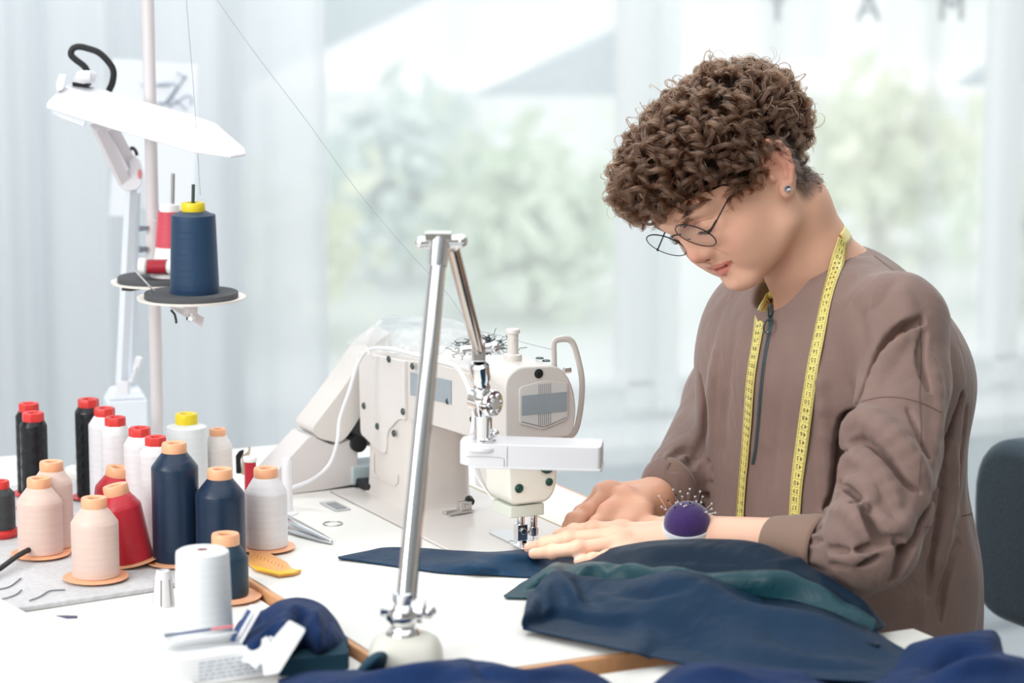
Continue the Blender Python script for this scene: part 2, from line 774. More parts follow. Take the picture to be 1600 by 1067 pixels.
for k, (sx_, w_) in enumerate(((-.0, .06), (.845, .06), (1.69, .06), (2.54, .06))):
    MB().box((sx_, .24, 1.5), (w_, .07, 2.1)).build('mullion', M_frame, win, bevel=.003)
MB().box((1.6, .25, .47), (3.2, .06, .08)).build('bottom_rail', M_frame, win, bevel=.003)
MB().box((1.6, .25, .505), (3.2, .09, .018)).build('glazing_bead', M_sill, win, bevel=.003)
MB().box((.90, .22, 1.5), (.05, .05, 2.1)).build('side_post', M_frame, win, bevel=.003)
M_glass = mat('window_glass', (1, 1, 1), rough=0, trans=1, ior=1.02, spec=.2)
for a_, b_ in ((.03, .815), (.925, 1.66), (1.72, 2.51), (2.57, 3.2)):
    MB().box(((a_ + b_) / 2, .26, 1.55), (b_ - a_, .006, 2.05)).build('pane', M_glass, win, smooth=0)

# exterior: pale street, facade with gables, lettering, trees
M_fac = mat('pale_facade', srgb('#eef2f2'), rough=.9)
M_roof = mat('grey_awning', srgb('#c3d2d8'), rough=.9)
ext = thing('canopy_frame', 'pale grey slanting canopy panels outside behind the sheer curtain', 'canopy')
YB = 7.2


def tri(pix, m, nm='panel'):
    P = [W(x, y, YB) for x, y in pix]
    n = len(P)
    v = P + [p + np.array([0, .08, 0]) for p in P]
    f = [tuple(range(n)), tuple(range(2 * n - 1, n - 1, -1))] + [(i, (i + 1) % n, n + (i + 1) % n, n + i) for i in range(n)]
    return MB().add(v, f).build(nm, m, ext, smooth=0)


tri([(300, 190), (400, 128), (690, -8), (690, -120), (300, -120)], M_roof)
tri([(735, 150), (972, 42), (972, 150)], M_roof)
tri([(1495, 135), (1640, 35), (1640, 135)], M_roof)
for k in (1640,):
    p = W(k, 135, YB + .05)
    MB().box((p[0], p[1], p[2] / 2), (.06, .06, p[2])).build('post', M_roof, ext, smooth=0)
p = W(330, 100, YB + .05)
MB().box((p[0], p[1], p[2] / 2), (.06, .06, p[2])).build('post', M_roof, ext, smooth=0)
sgn = thing('shop_sign', 'grey capital letters on the glass seen through the curtain above the woman', 'sign')
M_letter = mat('grey_letter', srgb('#33434a'), rough=.6)


def text_mesh(s_, size, extrude=0.0, align='CENTER'):
    cu = bpy.data.curves.new('t', 'FONT')
    cu.body = s_
    cu.size = size
    cu.extrude = extrude
    cu.align_x = align
    cu.align_y = 'CENTER'
    cu.resolution_u = 3
    o = bpy.data.objects.new('t', cu)
    COL.objects.link(o)
    dg = bpy.context.evaluated_depsgraph_get()
    me = bpy.data.meshes.new_from_object(o.evaluated_get(dg))
    v = np.array([tuple(x.co) for x in me.vertices])
    f = [tuple(p.vertices) for p in me.polygons]
    bpy.data.objects.remove(o)
    bpy.data.curves.remove(cu)
    bpy.data.meshes.remove(me)
    return v, f


for ch, px in (('Y', 1215), ('A', 1357), ('M', 1487)):
    # letters fixed on the outer face of the glass
    ww = np.array(ray(px, 13))
    # intersect with plane t = .255 of the wall frame
    den = ww[:2] @ WB
    t_ = (WO @ WB + .262) / den
    pos = np.array([0, 0, CAM_Z]) + ww * t_
    v, f = text_mesh(ch, .085, .004)
    v3 = [(pos[0] + WA[0] * a + WB[0] * c, pos[1] + WA[1] * a + WB[1] * c, pos[2] + b) for a, b, c in v]
    MB().add(v3, f).build('letter', M_letter, sgn, smooth=0)

# greenery beyond the glass
M_leaf = [mat('leaf_%s' % n_, c_, rough=.9) for n_, c_ in (('pale', srgb('#eaf0d4')), ('mid', srgb('#dcebd4')), ('blue', srgb('#dae9e6')))]


def shrub(x, y, h, r, mi, label):
    t = thing('shrub', label, 'shrub', (x, y, -.2))
    m = MB()
    for k_ in range(4):
        m.cyl((0, 0, 0), (.12 * math.cos(k_ * 1.7), .12 * math.sin(k_ * 1.7), h), .02, .01, 6)
    m.build('stems', mat('bark', srgb('#cfcbc2'), rough=.9), t)
    n = 520
    P = NR.normal(size=(n, 3)) * .45
    verts, faces = [], []
    for i, p in enumerate(P):
        c = np.array([0, 0, h]) + p * (r, r, h * .8)
        if c[2] < .02:
            c[2] = .02 + abs(c[2]) * .3
        a = NR.normal(size=3)
        a /= np.linalg.norm(a)
        b = np.cross(a, NR.normal(size=3))
        b /= np.linalg.norm(b)
        s_ = NR.uniform(.05, .11)
        k = len(verts)
        verts += [c - a * s_, c + b * s_ * .5, c + a * s_, c - b * s_ * .5]
        faces.append((k, k + 1, k + 2, k + 3))
    o = mesh_obj('foliage', verts, faces, M_leaf[mi], t, smooth=False)
    o['kind'] = 'stuff'
    return t


shrub(-.98, 10.0, .35, .42, 0, 'pale yellow-green shrub outside, right of the desk lamp shade')
shrub(-.45, 11.6, .45, .45, 2, 'bluish shrub outside behind the top of the chrome lamp arm')
shrub(.10, 10.6, .40, .42, 1, 'soft green shrub outside behind the sewing machine head')
shrub(1.70, 12.4, .45, .50, 0, 'pale shrub outside, just right of the curly hair')
shrub(2.28, 10.8, .35, .50, 1, 'green shrub outside at the right edge of the window')
fac = thing('far_building', 'very pale building far outside beyond the curtain', 'building', (0, 24, 0))
MB().box((0, 0, 1.6), (24, 1, 3.2)).build('wall', M_fac, fac, smooth=0)
M_win = mat('far_window', srgb('#c4d5da'), rough=.5)
for k in range(9):
    MB().box((-8 + 2.0 * k, -.52, 1.0), (1.0, .08, .8)).build('window', M_win, fac, smooth=0)
struct('ground', MB().box((0, 14, -.25), (60, 17, .1)), mat('pale_paving', srgb('#dfe6e4'), rough=.9), smooth=0)

# sheer curtain: one folded sheet per panel
def sheer_mat(name, color, opac):
    m = bpy.data.materials.new(name)
    m.use_nodes = True
    nt = m.node_tree
    nt.nodes.clear()
    out = nt.nodes.new('ShaderNodeOutputMaterial')
    tr = nt.nodes.new('ShaderNodeBsdfTransparent')
    df = nt.nodes.new('ShaderNodeBsdfDiffuse')
    tl = nt.nodes.new('ShaderNodeBsdfTranslucent')
    df.inputs[0].default_value = color + (1,)
    tl.inputs[0].default_value = color + (1,)
    a = nt.nodes.new('ShaderNodeMixShader')
    a.inputs[0].default_value = .5
    nt.links.new(df.outputs[0], a.inputs[1])
    nt.links.new(tl.outputs[0], a.inputs[2])
    b = nt.nodes.new('ShaderNodeMixShader')
    lw = nt.nodes.new('ShaderNodeLayerWeight')       # cloth seen edge-on is denser
    lw.inputs['Blend'].default_value = .35
    mr = nt.nodes.new('ShaderNodeMapRange')
    mr.inputs['To Min'].default_value = opac
    mr.inputs['To Max'].default_value = min(1, opac + .45)
    nt.links.new(lw.outputs['Facing'], mr.inputs['Value'])
    nt.links.new(mr.outputs[0], b.inputs[0])
    nt.links.new(tr.outputs[0], b.inputs[1])
    nt.links.new(a.outputs[0], b.inputs[2])
    nt.links.new(b.outputs[0], out.inputs[0])
    return m


M_sheer = sheer_mat('sheer_voile', (.93, .965, .975), .46)
M_sheer2 = sheer_mat('dense_voile', (.86, .885, .91), .80)


def curtain(name, s0, s1, amp, wl, m, label, seed, t0=0.0):
    rs = np.random.RandomState(seed)
    n = int((s1 - s0) / .006)
    s_ = np.linspace(s0, s1, n)
    w_ = np.cumsum(.6 + .8 * (0.5 + .5 * np.sin(s_ * 5.1 + rs.uniform(0, 6)) * np.sin(s_ * 2.3 + 1)))
    w_ = w_ / w_[-1] * (s1 - s0) / wl * 2 * math.pi
    am = amp * (.35 + .65 * np.abs(np.sin(s_ * 3.3 + rs.uniform(0, 6))))
    zz = np.linspace(.02, 2.6, 14)
    G = np.zeros((len(zz), n, 3))
    for i, z in enumerate(zz):
        dr = .04 * (z - 1.3) * np.sin(s_ * 9)
        t_ = t0 + am * (np.sin(w_ + dr) + .25 * np.sin(2.7 * w_ + 1 + dr))
        q = WO[None] + WA[None] * s_[:, None] + WB[None] * t_[:, None]
        G[i, :, :2] = q
        G[i, :, 2] = z
    o = MB().grid(G).build(name, m, smooth=80)
    return tag(o, label, 'curtain')


curtain('sheer_curtain', -.08, 3.1, .024, .34, M_sheer, 'white sheer curtain hanging in soft folds across the bright window', 3, -.075)
curtain('gathered_curtain', -1.25, .07, .035, .17, M_sheer2, 'denser grey-white curtain gathered in deep folds at the left edge of the window', 8, -.16)

# ------------------------------------------------------------------ tables
st = thing('sewing_table', 'white sewing machine table with a beech edge', 'table', (MO[0], MO[1], 0), MROT)
TOPH = .026
x0, x1, y0, y1 = -.66, .398, -.328, .172
cut = (-.372, -.093, .07, .0725)                       # machine bed opening: x from, y from, x to, y to
tp = MB()
tp.box(((x0 + cut[0]) / 2, (y0 + y1) / 2, TZ - TOPH / 2), (cut[0] - x0, y1 - y0, TOPH))
tp.box(((x1 + cut[2]) / 2, (y0 + y1) / 2, TZ - TOPH / 2), (x1 - cut[2], y1 - y0, TOPH))
tp.box(((cut[0] + cut[2]) / 2, (y0 + cut[1]) / 2, TZ - TOPH / 2), (cut[2] - cut[0], cut[1] - y0, TOPH))
tp.box(((cut[0] + cut[2]) / 2, (y1 + cut[3]) / 2, TZ - TOPH / 2), (cut[2] - cut[0], y1 - cut[3], TOPH))
tp.build('tabletop', M_white, st, smooth=0)
for c, sz in (((x0 + .2, y0 - .0035, TZ - TOPH / 2 - .001), (.4, .007, TOPH)), (((x0 + .4 + x1) / 2, y0 - .0035, TZ - TOPH / 2 - .001), (x1 - x0 - .4 + .007, .007, TOPH)), (((x0 + x1) / 2, y1 + .0035, TZ - TOPH / 2 - .001), (x1 - x0 + .014, .007, TOPH)),
              ((x1 + .0035, (y0 + y1) / 2, TZ - TOPH / 2 - .001), (.007, y1 - y0, TOPH)), ((x0 - .0035, (y0 + y1) / 2, TZ - TOPH / 2 - .001), (.007, y1 - y0, TOPH))):
    MB().box(c, sz).build('edge_band', M_wood if c[0] > x0 + .21 else M_white, st, bevel=.002)
for lx in (x0 + .06, x1 - .06):
    for ly in (y0 + .05, y1 - .05):
        MB().box((lx, ly, (TZ - TOPH) / 2), (.04, .04, TZ - TOPH)).build('leg', mat('grey_metal_leg', srgb('#9aa0a5'), rough=.4, metal=.5), st, bevel=.003)
# inlays set in the top: hinge line, bobbin hole ring, cable slot
MB().box((-.15, .0735, TZ + .0002), (.44, .0022, .0012)).build('gap_strip', mat('brass_strip', srgb('#b59a6a'), rough=.5), st)
p = np.array(T(520, 819))
rg = MB()
rg.tube([(p[0] + .011 * math.cos(a), p[1] + .011 * math.sin(a), TZ + .0008) for a in np.linspace(0, 2 * math.pi, 25)[:-1]], .0009, 6, closed=True)
o = rg.build('hole_ring', M_steel, None)


def to_local(o, par):
    """reparent an object built in world space without moving it"""
    o.parent = par
    o.matrix_parent_inverse = (Matrix.Translation(par.location) @ Matrix.Rotation(par.rotation_euler.z, 4, 'Z')).inverted()
    return o


to_local(o, st)
sl = MB().box((-.292, -.118, TZ + .001), (.05, .02, .002)).build('slot_frame', mat('silver_trim', srgb('#c9c9cb'), rough=.35, metal=.3), st, bevel=.0008)
MB().box((-.288, -.118, TZ + .0023), (.032, .012, .001)).build('slot_insert', mat('slot_grey', srgb('#8b8e93'), rough=.5), sl)
ct = MB().lathe([(.0, 0), (.017, 0), (.017, .0012), (.0, .0012)], 24, (-.405, -.138, TZ + .0003)).build('hole_lining', mat('hole_wood', srgb('#a5784f'), rough=.6), st)

# the white tables around it, a little lower
LZ = TZ - .010
for nm, bx, lb in (('side_table', (-.80, .42, -1.35, -.338), 'long white work table under the thread spools and the grey mat'),
                   ('front_table', (.424, 1.25, -1.35, .207), 'white table in front of the sewing table, under the navy cloth')):
    t = thing(nm, lb, 'table', (MO[0], MO[1], 0), MROT)
    a, b, c, d = bx
    MB().box(((a + b) / 2, (c + d) / 2, LZ - .012), (b - a - .004, d - c, .024)).build('tabletop', M_white, t, bevel=.002)
    for lx in (a + .07, b - .07):
        for ly in (c + .07, d - .07):
            MB().box((lx, ly, (LZ - .024) / 2), (.045, .045, LZ - .024)).build('leg', MATS['grey_metal_leg'], t, bevel=.003)
# ------------------------------------------------------------------ sewing machine (local frame: x along the arm to the face, y to the sewer)
sm = thing('sewing_machine', 'cream industrial sewing machine with grey badges on the white table', 'sewing machine', (MO[0], MO[1], TZ), MROT)


def rpoly(pts, r, n=5):
    """polygon with rounded corners"""
    out = []
    m = len(pts)
    for i in range(m):
        p = np.array(pts[i], float)
        a = np.array(pts[i - 1], float) - p
        b = np.array(pts[(i + 1) % m], float) - p
        rr = r[i] if isinstance(r, (list, tuple)) else r
        if rr <= 0:
            out.append(tuple(p))
            continue
        la, lb = np.linalg.norm(a), np.linalg.norm(b)
        rr = min(rr, la * .48, lb * .48)
        pa, pb = p + a / la * rr, p + b / lb * rr
        for t in np.linspace(0, 1, n):
            out.append(tuple((1 - t) ** 2 * pa + 2 * t * (1 - t) * p + t * t * pb))
    return out


XF = ((0, 0, 0), (0, 1, 0), (0, 0, 1), (1, 0, 0))       # section in y-z extruded along x


def secprism(mb, poly, xa, xb):
    return mb.prism(poly, xb - xa, ((xa, 0, 0), (0, 1, 0), (0, 0, 1), (1, 0, 0)))


# bed plate set in the table opening
b = MB().prism(rpoly([(-.368, -.091), (.068, -.091), (.068, .0705), (-.368, .0705)], .006), .030, ((0, 0, -.028), (1, 0, 0), (0, 1, 0), (0, 0, 1)))
bed = b.build('bed', M_machine, sm, bevel=.0012)
MB().prism(rpoly([(-.09, -.018), (.045, -.018), (.045, .015), (-.09, .015)], .012), .0015, ((0, 0, .0018), (1, 0, 0), (0, 1, 0), (0, 0, 1))).build('needle_plate', M_steel, bed)
# pillar (column) slightly flared to the bed
lv = []
for z, gx, gy in ((.0, .004, .004), (.006, .001, .001), (.02, 0, 0), (.07, -.001, -.001), (.12, -.001, 0)):
    pts = rpoly([(-.348 - gx, -.052 - gy), (-.222 + gx, -.052 - gy), (-.222 + gx, .036 + gy), (-.348 - gx, .036 + gy)], [.010, .020, .034, .010], 7)
    lv.append([(x, y, z + .002) for x, y in pts])
n_ = len(lv[0])
pm = MB()
vv = [p for r_ in lv for p in r_]
ff = [(i * n_ + k, i * n_ + (k + 1) % n_, (i + 1) * n_ + (k + 1) % n_, (i + 1) * n_ + k) for i in range(len(lv) - 1) for k in range(n_)] + [tuple(range(n_))[::-1], tuple((len(lv) - 1) * n_ + k for k in range(n_))]
pm.add(vv, ff)
col_ = pm.build('column', M_machine, sm, smooth=50)
# recessed panel line low on the column
MB().tube([(-.325, -.0535, .052), (-.325, -.0535, .03), (-.318, -.0537, .026), (-.262, -.0537, .026), (-.255, -.0535, .03), (-.255, -.0535, .040)], .0009, 6).build('panel_line', M_machine, col_)


# arm: side outline extruded over its width, rounded edges
def side_prism(poly, ya, yb):
    """outline in x-z extruded along y"""
    return MB().prism(poly, yb - ya, ((0, ya, 0), (1, 0, 0), (0, 0, 1), (0, 1, 0)))


arm_out = rpoly([(-.366, .100), (-.235, .100), (-.215, .112), (-.050, .118), (-.050, .199), (-.20, .189), (-.366, .176)], [.006, .015, .01, 0, 0, .05, .012], 6)
side_prism(arm_out, -.048, .034).build('arm', M_machine, sm, bevel=.009, seg=4)
# large cover plate with its stepped lower edge
cov = rpoly([(-.362, .070), (-.305, .058), (-.290, .058), (-.286, .066), (-.284, .086), (-.250, .108), (-.232, .110), (-.232, .180), (-.366, .170)], [.006, .004, .006, .004, .008, .01, 0, 0, .008], 5)
cv = side_prism(cov, -.0545, -.047).build('cover_plate', mat('cover_enamel', srgb('#dfdbd9'), rough=.36), sm, bevel=.0012)
side_prism(rpoly([(-.232, .112), (-.052, .121), (-.052, .192), (-.14, .189), (-.232, .181)], [0, .008, .012, 0, 0]), -.0500, -.047).build('side_cover', M_machine, sm, bevel=.0012)


def screw(x, z, y, par, r=.0038, m=None):
    k = MB()
    k.lathe([(r, 0), (r, .0012), (r * .8, .0019), (0.0005, .0019)], 16, (x, y, z), (0, -1, 0))
    k.box((x, y - .0022, z), (r * 1.3, .0006, r * .28))
    return k.build('screw', m or M_darksteel, par)


def mpix(px, py, y=None, x=None):
    """point of the machine's frame behind a picture point, on the plane y= or x="""
    r_ = ray(px, py)
    if y is not None:
        t_ = ((MO @ MN) + y) / (r_[:2] @ MN)
    else:
        t_ = ((MO @ MA) + x) / (r_[:2] @ MA)
    q = r_ * t_
    return float((q[:2] - MO) @ MA), float((q[:2] - MO) @ MN), float(q[2] + CAM_Z - TZ)


for px_, py_ in ((608, 561), (645, 572), (630, 643), (569, 634), (590, 666), (616, 677)):
    x_, _, z_ = mpix(px_, py_, y=-.0545)
    screw(max(x_, -.360), z_, -.0545, sm, .0042)
for px_, py_ in ((700, 627), (738, 614), (738, 655)):
    x_, _, z_ = mpix(px_, py_, y=-.05)
    screw(x_, z_, -.0500, sm, .0036)
# grey label strip on the arm
lab = MB().prism([(-.222, .141), (-.112, .149), (-.112, .176), (-.222, .168)], .0012, ((0, -.0500, 0), (1, 0, 0), (0, 0, 1), (0, -1, 0)))
lab.build('name_strip', mat('badge_grey', srgb('#9ba6ae'), rough=.5, vary=(200, .03)), sm, label='flat grey label strip')

# head: tall rounded block, then the narrower lower nose
prof = rpoly([(-.053, .118), (-.046, .118), (-.046, .1175), (.030, .1175), (.036, .135), (.034, .175), (.022, .202), (.004, .2145), (-.036, .2140), (-.052, .200)], [.004, 0, 0, .004, .03, .03, .02, .02, .016, .02], 5)
prof = rpoly([(-.053, .1300), (.030, .1300), (.036, .158), (.030, .190), (.014, .2105), (-.038, .2130), (-.053, .2000)], [.004, .008, .02, .02, .016, .014, .018], 6)
hd = secprism(MB(), prof, -.058, .028).build('head', M_machine, sm, bevel=.0055, seg=4)
low = rpoly([(-.050, .150), (.020, .150), (.012, .070), (.002, .058), (-.040, .058), (-.046, .066)], [0, 0, .008, .01, .008, .006], 5)
secprism(MB(), low, -.046, .024).build('nose_block', mat('cream_light', srgb('#efece2'), rough=.3, coat=.2), sm, bevel=.004, seg=3)
nb = rpoly([(-.052, .150), (-.030, .150), (-.034, .066), (-.046, .064)], .004, 4)
secprism(MB(), nb, -.060, -.030).build('nose_side', M_machine, sm, bevel=.003)
# bevelled badge on the face
X0 = .028
bd = secprism(MB(), rpoly([(-.036, .1905), (-.006, .196), (.024, .1905), (.024, .150), (-.006, .141), (-.036, .150)], .004, 4), X0, X0 + .0016).build('badge_plate', M_machine, sm, bevel=.0012)
secprism(MB(), rpoly([(-.0335, .1885), (-.006, .1935), (.0215, .1885), (.0215, .1525), (-.006, .144), (-.0335, .1525)], .002, 4), X0 + .0014, X0 + .0018).build('badge_face', mat('badge_silver', srgb('#d7d7d6'), rough=.35), bd)
secprism(MB(), [(-.0335, .1595), (.0215, .1595), (.0215, .181), (-.0335, .181)], X0 + .0016, X0 + .0024).build('badge_bar', MATS['badge_grey'], bd, label='blank grey bar across the badge')
for k in range(7):
    y_ = -.0130 + k * .0024
    secprism(MB(), [(y_, .1455 if abs(k - 3) < 2 else .147), (y_ + .0006, .1455), (y_ + .0006, .192), (y_, .192)], X0 + .0016, X0 + .0020).build('badge_line', mat('badge_ink', srgb('#7d7f84'), rough=.6), bd)
MB().tube([(X0 + .0018, -.0335, .1525), (X0 + .0018, -.006, .144), (X0 + .0018, .0215, .1525)], .0004, 6).build('badge_rim', MATS['badge_ink'], bd)


def faceknob(y, z, r, m, x=X0, h=.002, nm='screw', slot=True):
    k = MB().lathe([(r, 0), (r, h * .7), (r * .85, h), (.0004, h)], 20, (x, y, z), (1, 0, 0))
    if slot:
        k.tube([(x + h + .0001, y + r * .45 * math.cos(a), z + r * .45 * math.sin(a)) for a in np.linspace(0, 6.283, 13)[:-1]], r * .12, 5, closed=True)
    return k.build(nm, m, sm)


faceknob(-.012, .2035, .0052, M_black, nm='oil_plug', h=.0012)
faceknob(-.034, .0775, .0050, mat('green_screw', (.03, .09, .075), rough=.3, metal=.4), x=.024)
faceknob(.003, .0810, .0044, MATS['green_screw'], x=.024)
faceknob(.000, .1000, .0090, M_green, x=.024, h=.004, nm='round_knob', slot=False)
# collar, needle bar, presser bar and foot
MB().prism(rpoly([(-.024, -.043), (.020, -.043), (.020, .000), (-.024, .000)], .003), .013, ((0, 0, .0435), (1, 0, 0), (0, 1, 0), (0, 0, 1))).build('collar', mat('green_white_plastic', srgb('#dfe4d8'), rough=.35), sm, bevel=.001)
nbm = MB()
nbm.cyl((0, -.0035, .022), (0, -.0035, .046), .0042)
nbm.cyl((0, -.0035, .0165), (0, -.0035, .026), .0052, .0056)
nbm.cyl((.0, -.0035, .021), (.002, -.0115, .021), .0022)
nbm.build('needle_bar', M_chrome, sm)
MB().cyl((0, -.0035, .002), (0, -.0035, .018), .0004, .0009, 8).build('needle', M_chrome, sm)
pb = MB()
pb.cyl((0, -.0195, .026), (0, -.0195, .046), .0046)
pb.build('presser_bar', M_chrome, sm)
pf = MB()
pf.box((0, -.0195, .022), (.011, .012, .018))
pf.cyl((.005, -.0195, .024), (.0085, -.0195, .024), .0036)
pf.box((0, -.0165, .010), (.007, .006, .010))
pf.prism(rpoly([(-.016, -.024), (.010, -.024), (.018, -.016), (.018, -.010), (.006, -.004), (-.016, -.004)], .002), .0018, ((0, 0, .0042), (1, 0, 0), (0, 1, 0), (0, 0, 1)))
pf.build('presser_foot', M_chrome, sm, bevel=.0006)
MB().tube([(.002 + .006 * math.cos(a), -.0035 + .006 * math.sin(a), .012) for a in np.linspace(0, 6.283, 17)[:-1]], .0004, 5, closed=True).build('finger_ring', M_steel, sm)
MB().tube([(.002 + .006 * math.cos(a), -.031 + .005 * math.sin(a), .012) for a in np.linspace(0, 6.283, 17)[:-1]], .0004, 5, closed=True).build('finger_ring', M_steel, sm)
# thread post, oil caps, thumb screws, take-up guard loop, tension lever at the back
tpz = .212
MB().lathe([(.0100, 0), (.0100, .006), (.0085, .0072), (.0062, .0075), (.0058, .022), (.0062, .026), (.0060, .027), (.0060, .029), (.0078, .0305), (.0080, .0330), (.0072, .0345), (.0003, .0345)], 28, (-.018, -.020, tpz)).build('thread_post', M_machine, sm)
for x_, y_ in ((-.012, .010), (-.012, .018), (-.075, -.022), (-.055, -.030), (-.035, -.008)):
    zt = .2125 if x_ > -.05 else .197
    MB().lathe([(.0045, 0), (.0045, .0012), (.0035, .0018), (.0003, .0018)], 16, (x_, y_, zt - (.004 if y_ > .016 else .0005))).build('oil_cap', M_darksteel, sm)
lp = []
for px_, py_ in ((866, 574), (865, 545), (866, 534), (874, 530), (888, 530), (896, 538), (903, 560), (909, 590), (909, 618), (906, 645), (901, 668), (893, 680), (878, 683)):
    x_, y_, z_ = mpix(px_, py_, x=.004)
    lp.append((x_, y_, z_))
MB().tube(catmull(lp, 40), .0032, 10, flat=(1.15, .75)).build('takeup_guard', M_machine, sm)
for y_, z_ in ((.0345, .2000), (.0365, .1440)):
    MB().cyl((.006, y_ - .004, z_), (.006, y_ + .004, z_), .0036, None, 14).build('thumb_screw', M_chrome, sm)
lev = side_prism(rpoly([(-.048, .150), (-.022, .146), (-.018, .158), (-.024, .190), (-.044, .190), (-.050, .182)], .008, 5), -.0615, -.0530).build('tension_lever', M_machine, sm, bevel=.003, seg=3)
MB().lathe([(.004, 0), (.004, .002), (.0003, .002)], 16, (-.038, -.057, .190)).build('lever_cap', M_darksteel, lev)
MB().tube([(-.050, -.054, .116), (-.050, -.056, .100), (-.040, -.054, .080), (-.026, -.048, .064), (-.018, -.043, .056)], .0011, 6).build('lifter_wire', M_plastic, sm)
# belt guard, lower cover and the dark hand wheel between them
gp = [mpix(px_, py_, x=-.395)[1:] for px_, py_ in ((603, 512), (577, 532), (556, 557), (524, 604), (476, 667), (489, 681), (520, 688), (531, 680), (545, 660), (567, 622), (604, 560))]
secprism(MB(), rpoly(gp, .006, 4), -.430, -.375).build('belt_guard', M_machine, sm, bevel=.006, seg=3)
gp2 = [mpix(px_, py_, x=-.395)[1:] for px_, py_ in ((477, 676), (512, 692), (540, 683), (551, 694), (551, 752), (500, 761), (446, 768), (410, 768), (412, 745))]
secprism(MB(), rpoly(gp2, .005, 4), -.432, -.378).build('lower_cover', mat('guard_enamel', srgb('#d9d4d3'), rough=.4), sm, bevel=.005, seg=3)  # the lower cover's own plain enamel, close to the machine's
hw = MB().lathe([(.010, -.012), (.038, -.012), (.042, -.006), (.042, .006), (.038, .012), (.02, .012), (.018, .02), (.0003, .02)], 40, (-.413, -.018, .085), (1, 0, 0))
hw.build('hand_wheel', mat('wheel_grey', srgb('#6c6f76'), rough=.35, metal=.3), sm)
MB().cyl((-.395, -.052, .055), (-.37, -.052, .055), .010, .010, 16).build('wheel_bolt', M_black, sm)
MB().box((-.40, -.03, .015), (.05, .06, .024)).build('motor_bracket', mat('pale_blue_metal', srgb('#b9c7cc'), rough=.4), sm, bevel=.003)
MB().box((-.366, -.02, .006), (.06, .07, .012)).build('hinge_block', M_black, sm, bevel=.002)

# clear plastic bag lying over the arm
M_film = mat('clear_film', (.97, .99, 1), rough=.12, trans=.9, ior=1.12, alpha=.38, bump=(45, .5, .004))
rows = []
for i, (yy, zz) in enumerate(((-.058, .172), (-.050, .185), (-.02, .196), (.02, .194), (.042, .180), (.05, .15))):
    r_ = []
    for xx in (-.385, -.35, -.31, -.27, -.23, -.19, -.15):
        q = MW(xx + R.uniform(-.006, .006), yy + R.uniform(-.004, .004), zz + R.uniform(-.003, .012) + .010 * math.sin((xx + .385) * 13) + (.05 * (xx + .385)))
        r_.append(q)
    rows.append(r_)
g = loft(rows, 50, 34)
pn = noise3(g.reshape(-1, 3), 90, 5).reshape(g.shape[:2])
g[..., 2] += .003 * pn
tag(MB().grid(g).build('plastic_bag', M_film, None, smooth=80, solid=.0004), 'crumpled clear plastic bag lying over the back of the machine arm', 'bag')

# nest of dark thread ends on the arm
m = MB()
c0 = MW(-.115, -.008, .208)
for i in range(150):
    a = R.uniform(0, 6.28)
    rr = abs(R.gauss(0, .017))
    p0 = np.array([c0[0] + rr * math.cos(a), c0[1] + rr * math.sin(a), c0[2] + R.uniform(-.002, .010)])
    pts = [p0]
    d = NR.normal(size=3) * (1, 1, .35)
    d /= np.linalg.norm(d)
    for k in range(7):
        d = d + NR.normal(size=3) * (.6, .6, .3)
        d /= np.linalg.norm(d)
        pts.append(pts[-1] + d * .0028)
        if pts[-1][2] < c0[2] - .008:
            pts[-1][2] = c0[2] - .008
    m.tube(pts, .00038, 4)
o = m.build('thread_clippings', mat('dark_thread', srgb('#2c3b40'), rough=.7), None)
tag(o, 'tangled nest of dark thread clippings on top of the sewing machine', 'thread', kind='stuff')

# spare presser foot lying on the bed
q = MW(-.187, -.004, .0025)
sf = thing('spare_presser_foot', 'small steel presser foot lying on the machine bed', 'presser foot', q, math.radians(35))
k = MB()
k.prism(rpoly([(-.020, -.007), (-.004, -.006), (-.002, -.002), (-.014, -.001), (-.016, .002), (-.002, .003), (-.004, .008), (-.021, .008), (.016, .009), (.018, -.006)], .001, 3) if 0 else rpoly([(-.020, -.008), (.016, -.007), (.018, .007), (-.020, .008), (-.018, .003), (-.006, .001), (-.006, -.001), (-.018, -.003)], .001, 3), .0025, ((0, 0, .001), (1, 0, 0), (0, 1, 0), (0, 0, 1)))
k.build('sole', M_steel, sf, bevel=.0006)
k = MB()
k.box((.006, 0, .008), (.016, .009, .011))
k.cyl((.006, -.007, .009), (.006, .007, .009), .0018)
k.build('shank', M_steel, sf, bevel=.0008)
MB().cyl((.013, -.003, .012), (.015, .004, .014), .005, .005, 14).build('spring', M_black, sf)
o = sf

# ------------------------------------------------------------------ chrome-armed work lamp
wl = thing('work_lamp', 'chrome jointed work lamp with a flat white head, clamped at the table edge', 'lamp')
lb = T(634, 1052, TZ)
lb = W(634, 1040, 2.455)
lbz = TZ
B0 = np.array([lb[0], 2.455, TZ])
k = MB()
pts = []
n_ = 28
for z, r_, e in ((0, .034, .5), (.004, .036, .5), (.012, .035, .5), (.022, .031, .6), (.027, .026, .8), (.030, .019, 1), (.0305, .001, 1)):
    ring = []
    for i in range(n_):
        a = 2 * math.pi * i / n_ + MROT
        ca, sa = math.cos(a), math.sin(a)
        ring.append((r_ * math.copysign(abs(ca) ** e, ca), r_ * math.copysign(abs(sa) ** e, sa), z))
    pts.append(ring)
k.add([p for r_ in pts for p in r_], [(i * n_ + j, i * n_ + (j + 1) % n_, (i + 1) * n_ + (j + 1) % n_, (i + 1) * n_ + j) for i in range(len(pts) - 1) for j in range(n_)] + [tuple(range(n_))[::-1]])
wl.location = tuple(B0)
k.build('lamp_base', mat('lamp_base_grey', srgb('#d6d5cc'), rough=.4), wl, smooth=60)


def L_(p):
    return tuple(np.asarray(p, float) - B0)


